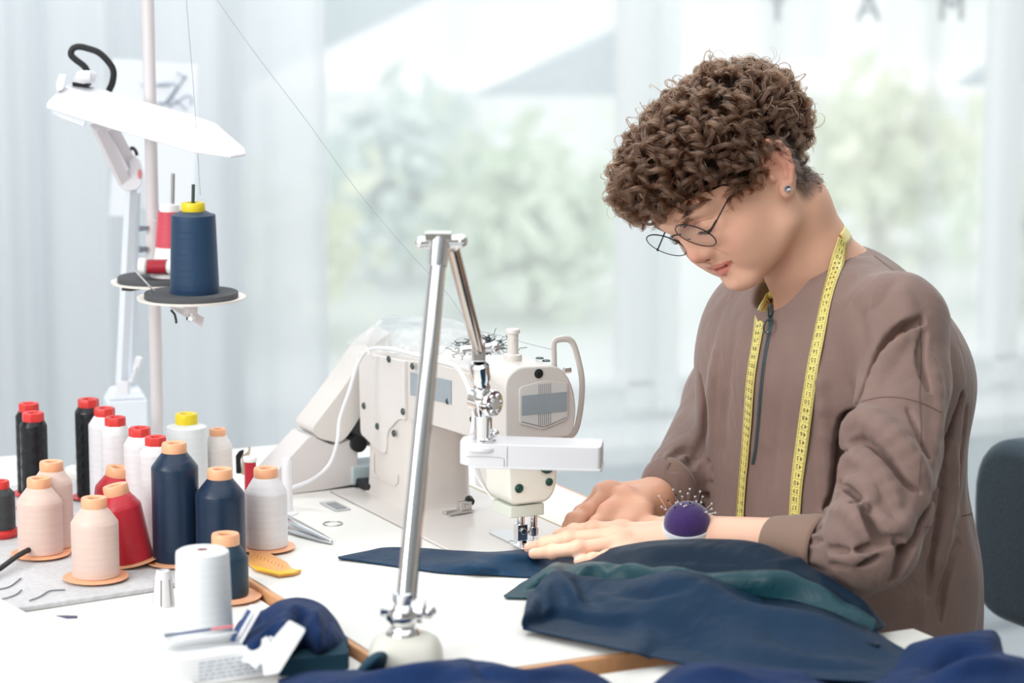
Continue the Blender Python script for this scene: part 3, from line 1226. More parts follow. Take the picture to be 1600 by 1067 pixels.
P1 = W(630, 985, 2.455)
P2 = W(634, 945, 2.46)
P3 = W(687, 378, 2.60)
P4 = W(748, 548, 2.74)
P5 = W(757, 628, 2.76)
P6 = W(755, 688, 2.77)
k = MB()
k.lathe([(.017, 0), (.0165, .006), (.013, .012), (.011, .013), (.0125, .016), (.0155, .022), (.0155, .026), (.012, .032), (.009, .035), (.009, .045)], 28, L_(P1 - (0, 0, .009)))
k.build('swivel_ball', M_chrome, wl)
k = MB()
k.cyl(L_(P2 + (-.022, .004, -.002)), L_(P2 + (.018, -.003, -.006)), .0115)
k.sphere(L_(P2 + (.022, -.003, -.006)), .007)
k.cyl(L_(P2 + (-.006, -.0, -.016)), L_(P2 + (-.002, 0, .012)), .0135, .010)
k.build('base_joint', M_chrome, wl, bevel=.0015)
MB().cyl(L_(P2), L_(P3), .0098, .0084, 28).build('lower_arm', M_chrome, wl)
k = MB()
k.cyl(L_(P3 + (-.0175, 0, -.001)), L_(P3 + (.020, 0, .001)), .0062)
k.sphere(L_(P3 + (-.018, 0, -.001)), .0066)
k.sphere(L_(P3 + (.021, 0, .001)), .0066)
k.box(L_(P3 + (-.001, 0, .006)), (.026, .018, .008))
d_ = (P2 - P3) / np.linalg.norm(P2 - P3)
k.cyl(L_(P3 - d_ * .004), L_(P3 + d_ * .026), .0112, .0095)
k.build('elbow_joint', M_chrome, wl, bevel=.001)
Pe = P3 + (.012, .012, -.006)
MB().cyl(L_(Pe), L_(P4), .0068, .0068, 24).build('upper_arm', mat('bronze_chrome', (.55, .48, .44), rough=.16, metal=1), wl)
k = MB()
k.cyl(L_(P4 + (-.016, 0, .000)), L_(P4 + (.016, 0, .004)), .0048)
k.sphere(L_(P4 + (.0165, 0, .004)), .0062)
k.sphere(L_(P4 + (-.0165, 0, 0)), .0055)
k.box(L_(P4 + (0, 0, .0)), (.014, .014, .022))
k.build('wrist_joint', M_chrome, wl, bevel=.002)
k = MB()
dz_ = P5 - P4
k.lathe([(.0075, 0), (.0105, .003), (.0105, .020), (.0085, .023), (.0085, .027), (.0095, .030), (.0085, .033), (.0095, .036), (.0085, .039), (.0100, .042), (.0115, .060)], 24, L_(P4 + (0, 0, -.012)), dz_)
k.build('swivel_sleeve', M_chrome, wl)
k = MB()
k.cyl(L_(P5 + (-.011, .006, .003)), L_(P5 + (.006, -.006, .0)), .0125, .0135)
k.lathe([(.0145, 0), (.0150, .003), (.0135, .006), (.006, .0065), (.006, .009), (.0003, .009)], 20, L_(P5 + (.006, -.006, 0)), (.75, -.66, 0))
for a in range(6):
    an = a * math.pi / 3
    k.sphere(L_(P5 + (.0105 + .009 * -.66 * math.cos(an), -.0105 - .009 * .75 * math.cos(an), .009 * math.sin(an))), .0028, 8, 6)
k.build('clamp_knob', M_chrome, wl)
k = MB()
k.lathe([(.0105, -.004), (.0110, .002), (.0095, .004), (.0095, .026)], 24, L_(P6 + (0, 0, 0)))
k.sphere(L_(P6 + (.0125, -.002, .008)), .0045)
k.build('head_swivel', M_chrome, wl)
# flat head
hc = W(829, 708, 2.77)
ha = np.array([.985, -.10, -.01])
ha /= np.linalg.norm(ha)
hb = np.array([.10, .985, 0])
hb /= np.linalg.norm(hb)
hz = np.cross(ha, hb)


def headprism(poly, zc, h):
    return MB().prism(poly, h, (L_(hc + hz * zc), ha, hb, hz))


hp = rpoly([(-.074, -.010), (-.066, -.020), (.073, -.020), (.0755, -.017), (.0755, .022), (.072, .026), (-.066, .026), (-.074, .016)], [.004, .006, .004, .003, .008, .008, .008, .004], 4)
hd_ = headprism(hp, -.0115, .024).build('lamp_head', M_plastic, wl, bevel=.004, seg=4)
headprism(rpoly([(-.063, -.0213), (.0767, -.0213), (.0767, .026), (-.063, .026)], .004, 4), -.0135, .0025).build('head_lip', M_plastic, hd_, bevel=.0008)
MB().tube([L_(hc + ha * a + hb * -.0205 + hz * c) for a, c in ((-.066, -.001), (-.030, -.001), (-.026, -.003), (-.026, -.012))], .0004, 5).build('seam_line', mat('seam_grey', srgb('#c9c9cf'), rough=.5), hd_)
MB().tube([L_(hc + ha * -.023 + hb * -.0205 + hz * c) for c in (.010, -.012)], .0004, 5).build('seam_line', MATS['seam_grey'], hd_)
MB().lathe([(.020, 0), (.020, .003), (.017, .005), (.012, .0055)], 28, L_(P6 + (0, 0, -.0085))).build('head_collar', M_plastic, hd_)
MB().box(L_(hc + ha * -.040 + hb * .0 + hz * .0128), (.006, .004, .0012)).build('switch', mat('switch_grey', srgb('#bdbdc2')), hd_)
headprism([(-.05, -.012), (.066, -.012), (.066, .018), (-.05, .018)], -.0145, .0012).build('light_panel', mat('diffuser', (.95, .95, .93), rough=.4), hd_)
ll = area('lamp_light', tuple(hc + np.array([0, 0, -.018])), tuple(hc + np.array([0, 0, -.3])), .10, .10, (1, .99, .94), .03)
ll.parent = wl
ll.location = L_(hc + np.array([0, 0, -.018]))
# white cable: from the lamp over the arm, tied at the back corner, down to the table
cp = [P6 + (-.012, 0, .006), W(741, 640, 2.80), W(727, 595, 2.84), W(712, 573, 2.88), W(690, 566, 2.93), W(655, 556, 3.0), W(610, 545, 3.08), W(578, 546, 3.13), W(560, 566, 3.14), W(546, 610, 3.13), W(531, 655, 3.12), W(527, 690, 3.11), W(515, 725, 3.11), W(490, 748, 3.11), W(462, 760, 3.12), W(452, 763, 3.12)]
MB().tube([L_(p_) for p_ in catmull(cp, 110)], .0024, 8).build('cable', M_plastic, wl, label='white cable of the work lamp')
tie = W(572, 549, 3.11)
MB().tube([L_(tie + (0, -.004, .006)), L_(tie + (.004, -.008, 0)), L_(tie + (.008, -.006, -.009))], .0016, 6).build('cable_tie', M_plastic, wl)
# ------------------------------------------------------------------ grey felt mat, thread stand, desk lamp
def poly_slab(name, pix, z, h, m, parent=None, r=.01, bevel=.001):
    P = [T(x, y, z)[:2] for x, y in pix]
    return MB().prism(rpoly(P, r, 4), h, ((0, 0, z), (1, 0, 0), (0, 1, 0), (0, 0, 1))).build(name, m, parent, bevel=bevel)


M_felt = mat('grey_felt', srgb('#c9c8cb'), rough=1, vary=(160, .10), bump=(420, .7, .0015), sheen=.4)
mp = [MW(x, y)[:2] for x, y in ((-.50, -.345), (-.055, -.352), (-.065, -.46), (-.10, -.95), (-.62, -.95))]
mt = [T(x, y, LZ)[:2] for x, y in ((262, 922), (70, 952), (-160, 985), (-420, 860))] + [MW(-.60, -.62)[:2], MW(-.60, -.342)[:2], MW(-.09, -.342)[:2]]
o = MB().prism(rpoly(mt, .01, 4), .0055, ((0, 0, LZ + .0003), (1, 0, 0), (0, 1, 0), (0, 0, 1))).build('felt_mat', M_felt, None, bevel=.0015)
tag(o, 'thick light grey felt mat under the thread spools on the side table', 'mat')
MZ = LZ + .006

# thread stand pole with two plates
ts = thing('thread_stand', 'tall off-white thread stand pole with two round spool plates', 'thread stand', T(248, 745, TZ))
S0 = np.array(T(248, 745, TZ))


def S_(p):
    return tuple(np.asarray(p, float) - S0)


M_pole = mat('pole_enamel', srgb('#dad5d8'), rough=.4)
ptop = W(228, -120, S0[1] + .02)
k = MB().cyl(S_(S0), S_(ptop), .0078, .0078, 24)
k.build('pole', M_pole, ts)
k = MB()
for py_ in (352, 372, 396):
    c = W(239, py_, 3.285)
    k.cyl(S_(c - (0, 0, .006)), S_(c + (0, 0, .006)), .0092, .0092, 24)
k.cyl(S_(W(239, 405, 3.285)), S_(W(239, 345, 3.285)), .0086, .0086, 24)
k.build('pole_clamp', M_pole, ts)
for py_ in (356, 389):
    c = W(229, py_, 3.275)
    MB().cyl(S_(c), S_(c + (-.009, -.004, 0)), .0035, .0042, 10).build('bolt', mat('zinc', srgb('#9fb0bb'), rough=.3, metal=.8), ts)


def plate(cx, cy, Y, rd, name_):
    c = W(cx, cy, Y)
    p_ = MB().lathe([(.0005, -.004), (rd * .9, -.004), (rd * 1.15, -.002), (rd * 1.16, .0005), (rd * 1.12, .0008), (rd * 1.0, -.0008), (.0005, -.0008)], 48, S_(c)).build('plate', mat('plate_cream', srgb('#efe9e2'), rough=.35), ts)
    MB().lathe([(.0005, 0), (rd, 0), (rd, .005), (rd * .99, .006), (.0005, .006)], 48, S_(c)).build('foam_pad', mat('grey_foam', srgb('#55565a'), rough=.95, vary=(900, .1), bump=(900, .5, .0006)), p_)
    return c


c1 = plate(299, 464, 3.12, .055, 'front')
c2 = plate(248, 439, 3.24, .050, 'back')
# pins
MB().cyl(S_(c1), S_(W(302, 288, 3.12)), .0020, .0020, 12).build('spool_pin', M_darksteel, ts)
MB().cyl(S_(W(268, 440, 3.24)), S_(W(270.5, 271, 3.24)), .0024, .0024, 12).build('spool_pin', M_steel, ts)
MB().tube([S_(W(208, 423, 3.12)), S_(W(212, 424, 3.12)), S_(W(241, 455, 3.12))], .0011, 8).build('spool_pin', M_steel, ts)
# bracket arms
k = MB()
k.cyl(S_(W(250, 468, 3.28)), S_(W(262, 471, 3.25)), .006)
br = [W(x, y, Y) for x, y, Y in ((255, 470, 3.24), (268, 482, 3.20), (300, 492, 3.12), (318, 494, 3.10))]
k.build('bracket_knuckle', M_pole, ts)
k = MB().prism([(x, y) for x, y in ((262, 478), (298, 500), (316, 512), (319, 496), (305, 488), (285, 482))], .0018, ((0, 0, 0), (1, 0, 0), (0, 1, 0), (0, 0, 1)))
k.v = [S_(W(x, y, 3.14 - z)) for x, y, z in k.v]
k.build('bracket_arm', M_pole, ts)
k = MB().prism([(x, y) for x, y in ((190, 436), (225, 446), (222, 452), (205, 455), (190, 454))], .012, ((0, 0, 0), (1, 0, 0), (0, 1, 0), (0, 0, 1)))
k.v = [S_(W(x, y, 3.27 - z)) for x, y, z in k.v]
k.build('bracket_arm', M_black, ts, label='black bracket behind the rear plate')
k = MB().cyl(S_(W(298, 489, 3.12)), S_(W(298, 476, 3.12)), .0078, .0088, 20)
k.build('plate_hub', M_pole, ts)
k = MB().cyl(S_(W(298, 502, 3.12)), S_(W(298, 488, 3.12)), .0026)
k.lathe([(.0052, 0), (.0052, .004)], 6, S_(W(298, 500, 3.12)))
k.build('hub_bolt', M_chrome, ts)
MB().tube([S_(W(x, y, 3.13)) for x, y in ((267, 484), (273, 491), (275, 499), (275.5, 505))], .0018, 8, flat=(1.3, .8)).build('black_clip', M_black, ts)


# ------------------------------------------------------------------ thread spools
M_capP = mat('peach_plastic', srgb('#f3b48c'), rough=.35, spec=.5, sss=0)
M_capR = mat('red_plastic', srgb('#dc3f3c'), rough=.35)
M_capY = mat('yellow_plastic', srgb('#e9d22e'), rough=.35)
M_capW = mat('cap_white', srgb('#f4f3f2'), rough=.4)
M_core = mat('bore_shadow', srgb('#7a2f33'), rough=.7)
TH = {
    'navy': thread_mat('thread_navy', srgb('#152c46'), .30, sheen=.1),
    'navy_dull': thread_mat('thread_navy_dull', srgb('#1a3a5a'), .5, sheen=.15),
    'teal': thread_mat('thread_teal', srgb('#173449'), .45, sheen=.15),
    'black': thread_mat('thread_black', srgb('#14181d'), .26, criss=1, sheen=.05),
    'slate': thread_mat('thread_slate', srgb('#3c4043'), .5, criss=1, sheen=.1),
    'white': thread_mat('thread_white', srgb('#e2e1e5'), .35, criss=.5),
    'white_soft': thread_mat('thread_white_soft', srgb('#e0e5e8'), .6),
    'cream': thread_mat('thread_cream', srgb('#e6e0dc'), .45),
    'peach': thread_mat('thread_peach', srgb('#dfc6bb'), .35),
    'red': thread_mat('thread_red', srgb('#c02636'), .35),
}


def spool(label, cx, yb, yt, bw, cw, th, cap, base=None, basew=0, lean=(0, 0), shoulder=.30, cone=1.0, zt=None, hexcap=False, group='thread spools on the mat', caph=.42, Y=None, base_h=.09, topc=None, name='thread_spool', neck=None):
    """cx, yb: foot of the spool in the picture; yt: cap top; widths in picture pixels"""
    z0 = MZ if zt is None else zt
    if Y is None:
        p = T(cx, yb, z0)
    else:
        p = W(cx, yb, Y)
        z0 = p[2]
    mm = p[1] / F_PX                      # metres per pixel
    e = F_PX / p[1]
    # height so that the cap's top edge lands on yt
    el = math.atan2(CAM_Z - z0, p[1])
    H_ = (yb - yt) * mm / math.cos(el) * 1.0
    br_, cr_ = bw * mm / 2, cw * mm / 2
    H_ -= cr_ * math.sin(el) * .9
    t = thing(name, label, 'thread spool', p, 0, group)
    t.rotation_euler = (math.radians(lean[1]), math.radians(lean[0]), R.uniform(0, 6))
    if lean != (0, 0):
        t.rotation_euler = (math.radians(lean[1]), math.radians(lean[0]), 0)
    ch = cr_ * 2 * caph
    bh = base_h * bw * mm if base else .002
    body0 = bh
    body1 = H_ - ch * .9
    sh = shoulder * br_ * 2
    nr = cr_ * .98 if neck is None else neck * br_
    rb = br_
    rt = br_ * cone
    prof = [(rb * .55, body0 + .0005), (rb * .985, body0 + .0006), (rb, body0 + .003)]
    for i in range(1, 9):
        f = i / 8
        prof.append((rb + (rt - rb) * f, body0 + .003 + (body1 - sh - body0 - .003) * f))
    prof += [(rt * .99, body1 - sh + .0015), ((rt + nr) / 2 * 1.02, body1 - sh * .48), (nr, body1)]
    MB().lathe(prof, 44).build('thread', th if not isinstance(th, str) else TH[th], t, smooth=50)
    # cap: a ring with a bore
    nh = 8 if hexcap else 40
    k = MB().lathe([(cr_ * .96, H_ - ch), (cr_, H_ - ch * .9), (cr_, H_ - ch * .16), (cr_ * .94, H_), (cr_ * .60, H_), (cr_ * .50, H_ - ch * .12), (cr_ * .46, H_ - ch * .7), (.0003, H_ - ch * .72)], nh, caps=False)
    c_ = k.build('cap', cap, t, smooth=40, bevel=.0006 if hexcap else 0)
    MB().lathe([(.0003, H_ - ch * .70), (cr_ * .44, H_ - ch * .70), (cr_ * .44, H_ - ch * .5), (cr_ * .40, H_ - ch * .5)], 20, caps=False).build('bore', M_core, c_)
    if base is not None:
        w_ = basew * mm / 2
        MB().lathe([(.0004, .0004), (w_ * .80, .0004), (w_ * .97, bh * .55), (w_, bh * .70), (w_ * .985, bh * .85), (w_ * .80, bh * .62), (br_ * .93, bh * 1.0), (br_ * .90, bh * 1.25), (.0004, bh * 1.25)], 48, caps=False).build('base_flange', base, t, smooth=50)
    return t


spool('black thread spool with red cap, farthest back at the left edge', 49, 772, 624, 43, 34, 'black', M_capR, M_capR, 62, shoulder=.22, hexcap=True)
spool('black thread spool with red cap, in front of the other black one at left', 56, 795, 638, 43, 36, 'black', M_capR, M_capR, 64, shoulder=.22, hexcap=True)
spool('tall black thread spool with red cap, left of the white spools', 142, 778, 617, 44, 34, 'black', M_capR, M_capR, 64, shoulder=.22, hexcap=True)
spool('white thread spool with red cap, first of the white row from the left', 167, 790, 631, 52, 34, 'white', M_capR, M_capR, 66, shoulder=.30, hexcap=True)
spool('white thread spool with red cap, second of the white row from the left', 184, 812, 645, 47, 35, 'white', M_capR, M_capR, 66, shoulder=.30, hexcap=True)
spool('white thread spool with red cap, behind the leaning red spools', 222, 838, 661, 52, 36, 'white', M_capR, M_capR, 66, shoulder=.30, hexcap=True)
spool('white thread spool with red cap, just behind the tall navy spool', 247, 858, 675, 52, 36, 'white', M_capR, M_capR, 66, shoulder=.30, hexcap=True)
spool('wide white cone of thread with a yellow cap behind the navy spool', 294, 790, 640, 68, 36, 'white_soft', M_capY, None, 0, shoulder=.10, cone=.94, caph=.5)
spool('cream thread spool with peach cap, right of the yellow-capped cone', 342, 782, 665, 46, 27, 'cream', M_capP, M_capP, 60, shoulder=.45)
spool('beige thread spool with peach cap and base, rearmost of the three', 84, 858, 714, 65, 38, 'peach', M_capP, M_capP, 92, shoulder=.34)
spool('beige thread spool with peach cap and base, at the far left', 64, 868, 740, 72, 38.5, 'peach', M_capP, M_capP, 96, shoulder=.34)
spool('beige thread spool with peach cap and base, nearest on the grey mat', 150, 905, 770, 76, 41.5, 'peach', M_capP, M_capP, 106, shoulder=.34)
spool('red thread spool with peach cap tilted to the right, behind the other', 172, 838, 722, 66, 39, 'red', M_capP, M_capP, 92, lean=(8, 0), shoulder=.34)
spool('red thread spool with peach cap leaning left behind the beige one', 209, 880, 748, 68, 41, 'red', M_capP, M_capP, 92, lean=(-12, 0), shoulder=.34)
spool('tall dark navy thread spool with peach cap and base', 276, 880, 684, 75, 40, 'navy', M_capP, M_capP, 100, shoulder=.34)
spool('small red thread spool with peach cap between the two navy spools', 304, 868, 777, 54, 30, 'red', M_capP, M_capP, 66, shoulder=.45)
spool('navy thread spool with peach cap, middle one beside the white spool', 346, 885, 725, 79, 40.5, 'navy', M_capP, M_capP, 100, shoulder=.34)
spool('dark navy thread spool with peach cap, behind the big white cone', 354, 935, 826, 72, 45.5, 'teal', M_capP, M_capP, 114, shoulder=.34, zt=LZ + .0005, group='thread spools on the white table')
spool('white thread spool with peach cap and base beside the tweezers', 417, 858, 724, 68, 39, 'white', M_capP, M_capP, 92, shoulder=.38, zt=TZ + .0005, group='thread spools on the white table')
spool('small red thread reel with white cap behind the white spool', 392, 790, 710, 19, 23, 'red', M_capW, M_capW, 24, shoulder=.02, caph=.32, group='small reels', zt=TZ + .0005, name='thread_reel')
spool('slate grey thread spool with red cap and base at the left frame edge', 2, 838, 746, 47, 31, 'slate', M_capR, M_capR, 60, shoulder=.22, base_h=.28)
spool('big plain white cone of thread at the front of the table', 319, 1006, 850, 95, 40, 'white_soft', M_capW, None, 0, shoulder=.055, cone=.90, caph=.02, zt=LZ + .0005, group='thread spools on the white table', neck=.80)
spool('large navy cone of thread with yellow cap on the stand plate', 304.5, 463, 313, 78, 38, 'navy_dull', M_capY, mat('olive_base', srgb('#6f6a2a'), rough=.5), 50, shoulder=.10, cone=.895, Y=3.115, caph=.40, group='thread on the stand', neck=.52, base_h=.04)
t = thing('thread_cone', 'white cone with red thread near its top on the rear stand plate', 'thread spool', W(268, 437, 3.24), 0, 'thread on the stand')
k = MB().lathe([(.0255, 0), (.0252, .004), (.0185, .040), (.0125, .085), (.0115, .092), (.009, .0925), (.0003, .0925)], 36)
k.build('cone', M_capW, t)
MB().lathe([(.0192, .041), (.0188, .042), (.0148, .083), (.0142, .084)], 36, caps=False).build('thread', thread_mat('thread_rose', srgb('#cf4a5c'), .5), t)
t = thing('thread_reel', 'tiny crimson reel with white flanges lying on the rear plate', 'thread spool', W(231, 430, 3.215) + (0, 0, .0105), 0, 'thread on the stand')
k = MB().lathe([(.0003, -.010), (.0105, -.010), (.0105, -.002), (.0095, -.001), (.0075, 0), (.0075, .024), (.0095, .026), (.0095, .032), (.0003, .032)], 24, axis=(1, -.1, 0))
k.build('reel', M_capW, t)
MB().lathe([(.0088, .0005), (.0090, .0235)], 24, axis=(1, -.1, 0), caps=False).build('thread', thread_mat('thread_crimson', srgb('#a8182f'), .5), t)

# ------------------------------------------------------------------ white task lamp behind the spools
D0 = W(199, 735, 3.42)
D0[2] = TZ
tl = thing('desk_lamp', 'white jointed desk lamp with a long angular shade and black cable', 'lamp', D0)
M_lamp = mat('lamp_white', srgb('#e6e6ec'), rough=.3)
M_lampb = mat('lamp_bluish', srgb('#e3eaf3'), rough=.35)
YL = 3.42


def D_(p):
    return tuple(np.asarray(p, float) - D0)


pc = W(199, 620, YL)
k = MB().box((0, 0, (pc[2] - TZ) / 2), (.052, .05, pc[2] - TZ), rot=Matrix.Rotation(.25, 3, 'Z'))
k.box((0, 0, pc[2] - TZ + .006), (.050, .048, .012), rot=Matrix.Rotation(.25, 3, 'Z'), taper=.72)
k.build('lamp_base', M_lampb, tl, bevel=.003, seg=3)
k = MB()
k.tube([D_(W(190, 605, YL - .01)), D_(W(205, 292, YL - .03))], .0066, 4, flat=(1.2, 1.2))
k.build('lower_arm', M_lampb, tl, smooth=0)
k = MB()
k.tube([D_(W(207, 600, YL + .015)), D_(W(213, 300, YL - .01))], .0045, 4, flat=(1.2, 1.2))
k.build('lower_arm', M_lampb, tl, smooth=0)
k = MB().box(D_(W(193, 608, YL - .012)), (.016, .016, .024))
k.box(D_(W(215, 568, YL - .012)), (.009, .012, .018), rot=Matrix.Rotation(.3, 3, 'Y'))
k.cyl(D_(W(204, 600, YL - .022)), D_(W(213, 572, YL - .022)), .002)
k.build('base_bracket', M_lamp, tl, bevel=.002)
MB().sphere(D_(W(204, 597, YL - .028)), .003, 10, 8).build('screw', M_chrome, tl)
M_larm = mat('lamp_arm_grey', srgb('#e6e1e6'), rough=.35)
for dx_, dy_ in ((0, -.012), (20, .010)):
    MB().tube([D_(W(152 + dx_, 196, YL - .13 + dy_)), D_(W(197 + dx_ * .7, 290 - dx_ * 1.0, YL - .03 + dy_))], .0078, 4, flat=(1.25, 1.0)).build('upper_arm', M_larm, tl, smooth=0)
jp = [(x, y) for x, y in ((200, 246), (212, 243), (220, 252), (224, 272), (221, 288), (214, 296), (203, 298), (192, 296), (188, 284), (203, 262))]
k = MB().prism(rpoly(jp, 2, 3), .022, ((0, 0, 0), (1, 0, 0), (0, 1, 0), (0, 0, 1)))
k.v = [D_(W(x, y, YL - .035 - z)) for x, y, z in k.v]
k.build('elbow_joint', M_lamp, tl, bevel=.0015)
MB().sphere(D_(W(218, 272, YL - .058)), .0032, 10, 6, sc=(.8, .5, 2.0)).build('red_mark', mat('rose_plastic', srgb('#e58a90')), tl)
MB().tube([D_(W(x, y, YL - .04)) for x, y in catmull([(203, 234), (207, 231), (212, 236), (214, 243)], 12)], .0022, 8).build('cable_loop', M_black, tl)
# shade: long faceted hood
Ya, Yb = 3.27, 3.15            # rear-left end is farther, right end nearer


def sp(px, py, dy=0.0):
    f = (px - 72) / 312.0
    return D_(W(px, py, Ya + (Yb - Ya) * f + dy))


bot = [sp(72, 168, -.035), sp(74, 157, -.035), sp(110, 134, .05), sp(172, 150, .07), sp(340, 195, .05), sp(384, 238, -.01), sp(368, 246, -.035), sp(300, 237, -.045), sp(200, 206, -.045)]
low_ = [(72, 161, -.040), (110, 136, .035), (170, 147, .055), (338, 194, .05), (383, 232, .0), (384, 239, -.02), (362, 243, -.04), (300, 234, -.045), (180, 198, -.045)]
lowb = [(72, 170, -.040), (110, 145, .035), (170, 156, .055), (338, 203, .05), (383, 239, .0), (384, 244, -.02), (362, 247.5, -.04), (300, 239, -.045), (180, 204, -.045)]
top_ = [(98, 135, -.012), (112, 131, .010), (150, 137, .020), (300, 180, .020), (336, 192, .016), (338, 196, -.004), (322, 197, -.012), (270, 183, -.014), (150, 148, -.014)]
k = MB()
A0 = [sp(*q) for q in lowb]
A1 = [sp(*q) for q in low_]
A2 = [sp(*q) for q in top_]
n_ = len(A0)
k.add(A0 + A1 + A2, [(i + r_ * n_, (i + 1) % n_ + r_ * n_, (i + 1) % n_ + (r_ + 1) * n_, i + (r_ + 1) * n_) for r_ in (0, 1) for i in range(n_)] + [tuple(range(2 * n_, 3 * n_)), tuple(range(n_))[::-1]])
shd = k.build('lamp_shade', M_lamp, tl, smooth=25, bevel=.0022, seg=3)
B_ = [(82, 168, -.030), (112, 150, .02), (150, 158, .03), (140, 192, -.02), (132, 198, -.03)]
k = MB()
q0 = [sp(x, y + 2, d) for x, y, d in B_]
q1 = [sp(x, y + (0 if i in (0, 1) else 6), d) for i, (x, y, d) in enumerate(B_)]
k.prism([(80, 170), (136, 186), (132, 199), (96, 186), (82, 178)], .05, ((0, 0, 0), (1, 0, 0), (0, 1, 0), (0, 0, 1)))
k.v = [sp(x, y, -.035 + z) for x, y, z in k.v]
k.build('under_housing', M_lampb, shd, bevel=.002)
k = MB().prism(rpoly([(92, 116), (104, 116), (99, 140), (89, 144), (87, 132)], 1.5, 3), .016, ((0, 0, 0), (1, 0, 0), (0, 1, 0), (0, 0, 1)))
k.v = [D_(W(x, y, 3.25 - z)) for x, y, z in k.v]
k.build('side_lug', M_lamp, tl, bevel=.001)
k = MB().prism(rpoly([(113, 128), (121, 112), (126, 110), (140, 110), (152, 113), (148, 132), (140, 130), (130, 131)], 1.5, 3), .03, ((0, 0, 0), (1, 0, 0), (0, 1, 0), (0, 0, 1)))
k.v = [D_(W(x, y, 3.28 - z)) for x, y, z in k.v]
k.cyl(D_(W(124, 119, 3.24)), D_(W(142, 119, 3.24)), .0062)
k.build('hinge', M_lamp, tl, bevel=.0015)
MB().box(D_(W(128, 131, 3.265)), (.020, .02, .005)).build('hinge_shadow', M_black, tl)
cab = [(137, 112), (131, 103), (118, 93), (111, 85), (114, 76), (124, 73), (138, 76), (154, 82), (168, 95), (177, 110), (176, 128), (170, 142)]
MB().tube([D_(W(x, y, 3.29)) for x, y in catmull(cab, 60)], .0034, 10, flat=(.8, 1.2)).build('cable', M_black, tl, label='black looped cable')

# sketches on paper pinned to the curtain
M_paper = mat('paper', srgb('#eef3fb'), rough=.8)


def sheet(name, label, pix, Y, group=None):
    P = [W(x, y, Y) for x, y in pix]
    v = [p for p in P] + [p + np.array([0, .0008, 0]) for p in P]
    n = len(P)
    o = MB().add(v, [tuple(range(n)), tuple(range(2 * n - 1, n - 1, -1))] + [(i, (i + 1) % n, n + (i + 1) % n, n + i) for i in range(n)]).build(name, M_paper, None, smooth=0)
    return tag(o, label, 'paper', group)


sk = sheet('paper_sketch', 'white paper with a thin pencil drawing hanging behind the pole', [(176, 91), (309, 101), (304, 345), (200, 318), (176, 300)], 4.02)
M_pen = mat('pencil', srgb('#9aa5b4'), rough=.8)
k = MB()
for ln in ([(220, 132), (232, 134), (262, 130), (276, 135), (258, 160)], [(290, 118), (262, 160), (243, 162)], [(276, 113), (292, 123)], [(262, 168), (276, 160), (290, 150), (299, 152), (298, 165)], [(247, 160), (270, 163)], [(270, 155), (285, 166), (292, 172)], [(245, 134), (266, 134)]):
    k.tube([W(x, y, 4.0185) for x, y in catmull(ln, 14)], .0011, 4)
k.build('pencil_line', M_pen, sk)
sheet('paper_sketch', 'lower white paper sheet hanging left of the lamp arm', [(176, 262), (196, 258), (196, 338), (170, 337)], 3.98)

# black cable from the left frame edge onto the mat, thin threads
cpts = [T(-30, 915, MZ) + (0, 0, .004), T(0, 900, MZ) + (0, 0, .008), T(30, 884, MZ) + (0, 0, .012), T(60, 868, MZ) + (0, 0, .012), T(88, 850, MZ) + (0, 0, .013), T(102, 841, MZ) + (0, 0, .012), T(112, 836, MZ) + (0, 0, .006)]
o = MB().tube(catmull(cpts, 40), .0030, 10).build('rubber_cable', M_black, None)
tag(o, 'black cable running over the grey mat from the left', 'cable')
M_thr = mat('grey_fibre', srgb('#5d6470'), rough=.8)
for nm, lb_, pts in (('loose_thread', 'dark loose thread lying on the grey mat, in front of the beige spool', [(46, 940), (62, 934), (75, 926), (84, 924), (102, 923)]),
                     ('loose_thread', 'curved grey thread at the left on the felt mat', [(-10, 940), (10, 936), (26, 930), (34, 923)]),
                     ('loose_thread', 'upper grey thread end at the left on the felt mat', [(-10, 924), (15, 918), (33, 905)])):
    o = MB().tube([T(x, y, MZ) + (0, 0, .0012) for x, y in catmull(pts, 24)], .0007, 5).build(nm, M_thr, None)
    tag(o, lb_, 'thread')

# small tools
g = thing('plastic_nozzle', 'small white tapered plastic guide with slots beside the white cone', 'plastic guide', T(256, 946, LZ), R.uniform(0, 1))
k = MB().lathe([(.0115, 0), (.0112, .003), (.0088, .030), (.0074, .035), (.0070, .0375), (.0052, .038), (.0048, .030), (.0003, .030)], 32)
k.build('shell', mat('nozzle_plastic', srgb('#dddcde'), rough=.4), g)
for a in (4.2, 5.2, 1.5, 2.6):
    ca, sa = math.cos(a), math.sin(a)
    MB().tube([(.0113 * ca, .0113 * sa, .002), (.0089 * ca, .0089 * sa, .029)], .0006, 5).build('slot', mat('slot_dark', srgb('#6d6a70')), g)
o = MB().lathe([(.0003, 0), (.0125, 0), (.0125, .002), (.0075, .004), (.0068, .006), (.0060, .058), (.0055, .063), (.0035, .067), (.0003, .068)], 24, T(449, 803, TZ)).build('bobbin_spike', mat('spike_plastic', srgb('#eeedf0'), rough=.35), None)
tag(o, 'white plastic spike with a round foot behind the white spool', 'spool holder')
cl = thing('seam_clip', 'small black and cream metal clip behind the cream spool', 'clip', W(383, 736, 3.19))
c0 = W(383, 736, 3.19)
k = MB().prism(rpoly([(369, 740), (368, 712), (374, 704), (382, 702), (380, 710), (376, 718), (378, 740)], 2, 3), .010, ((0, 0, 0), (1, 0, 0), (0, 1, 0), (0, 0, 1)))
k.v = [tuple(W(x, y, 3.195 - z) - c0) for x, y, z in k.v]
k.build('jaw', M_black, cl)
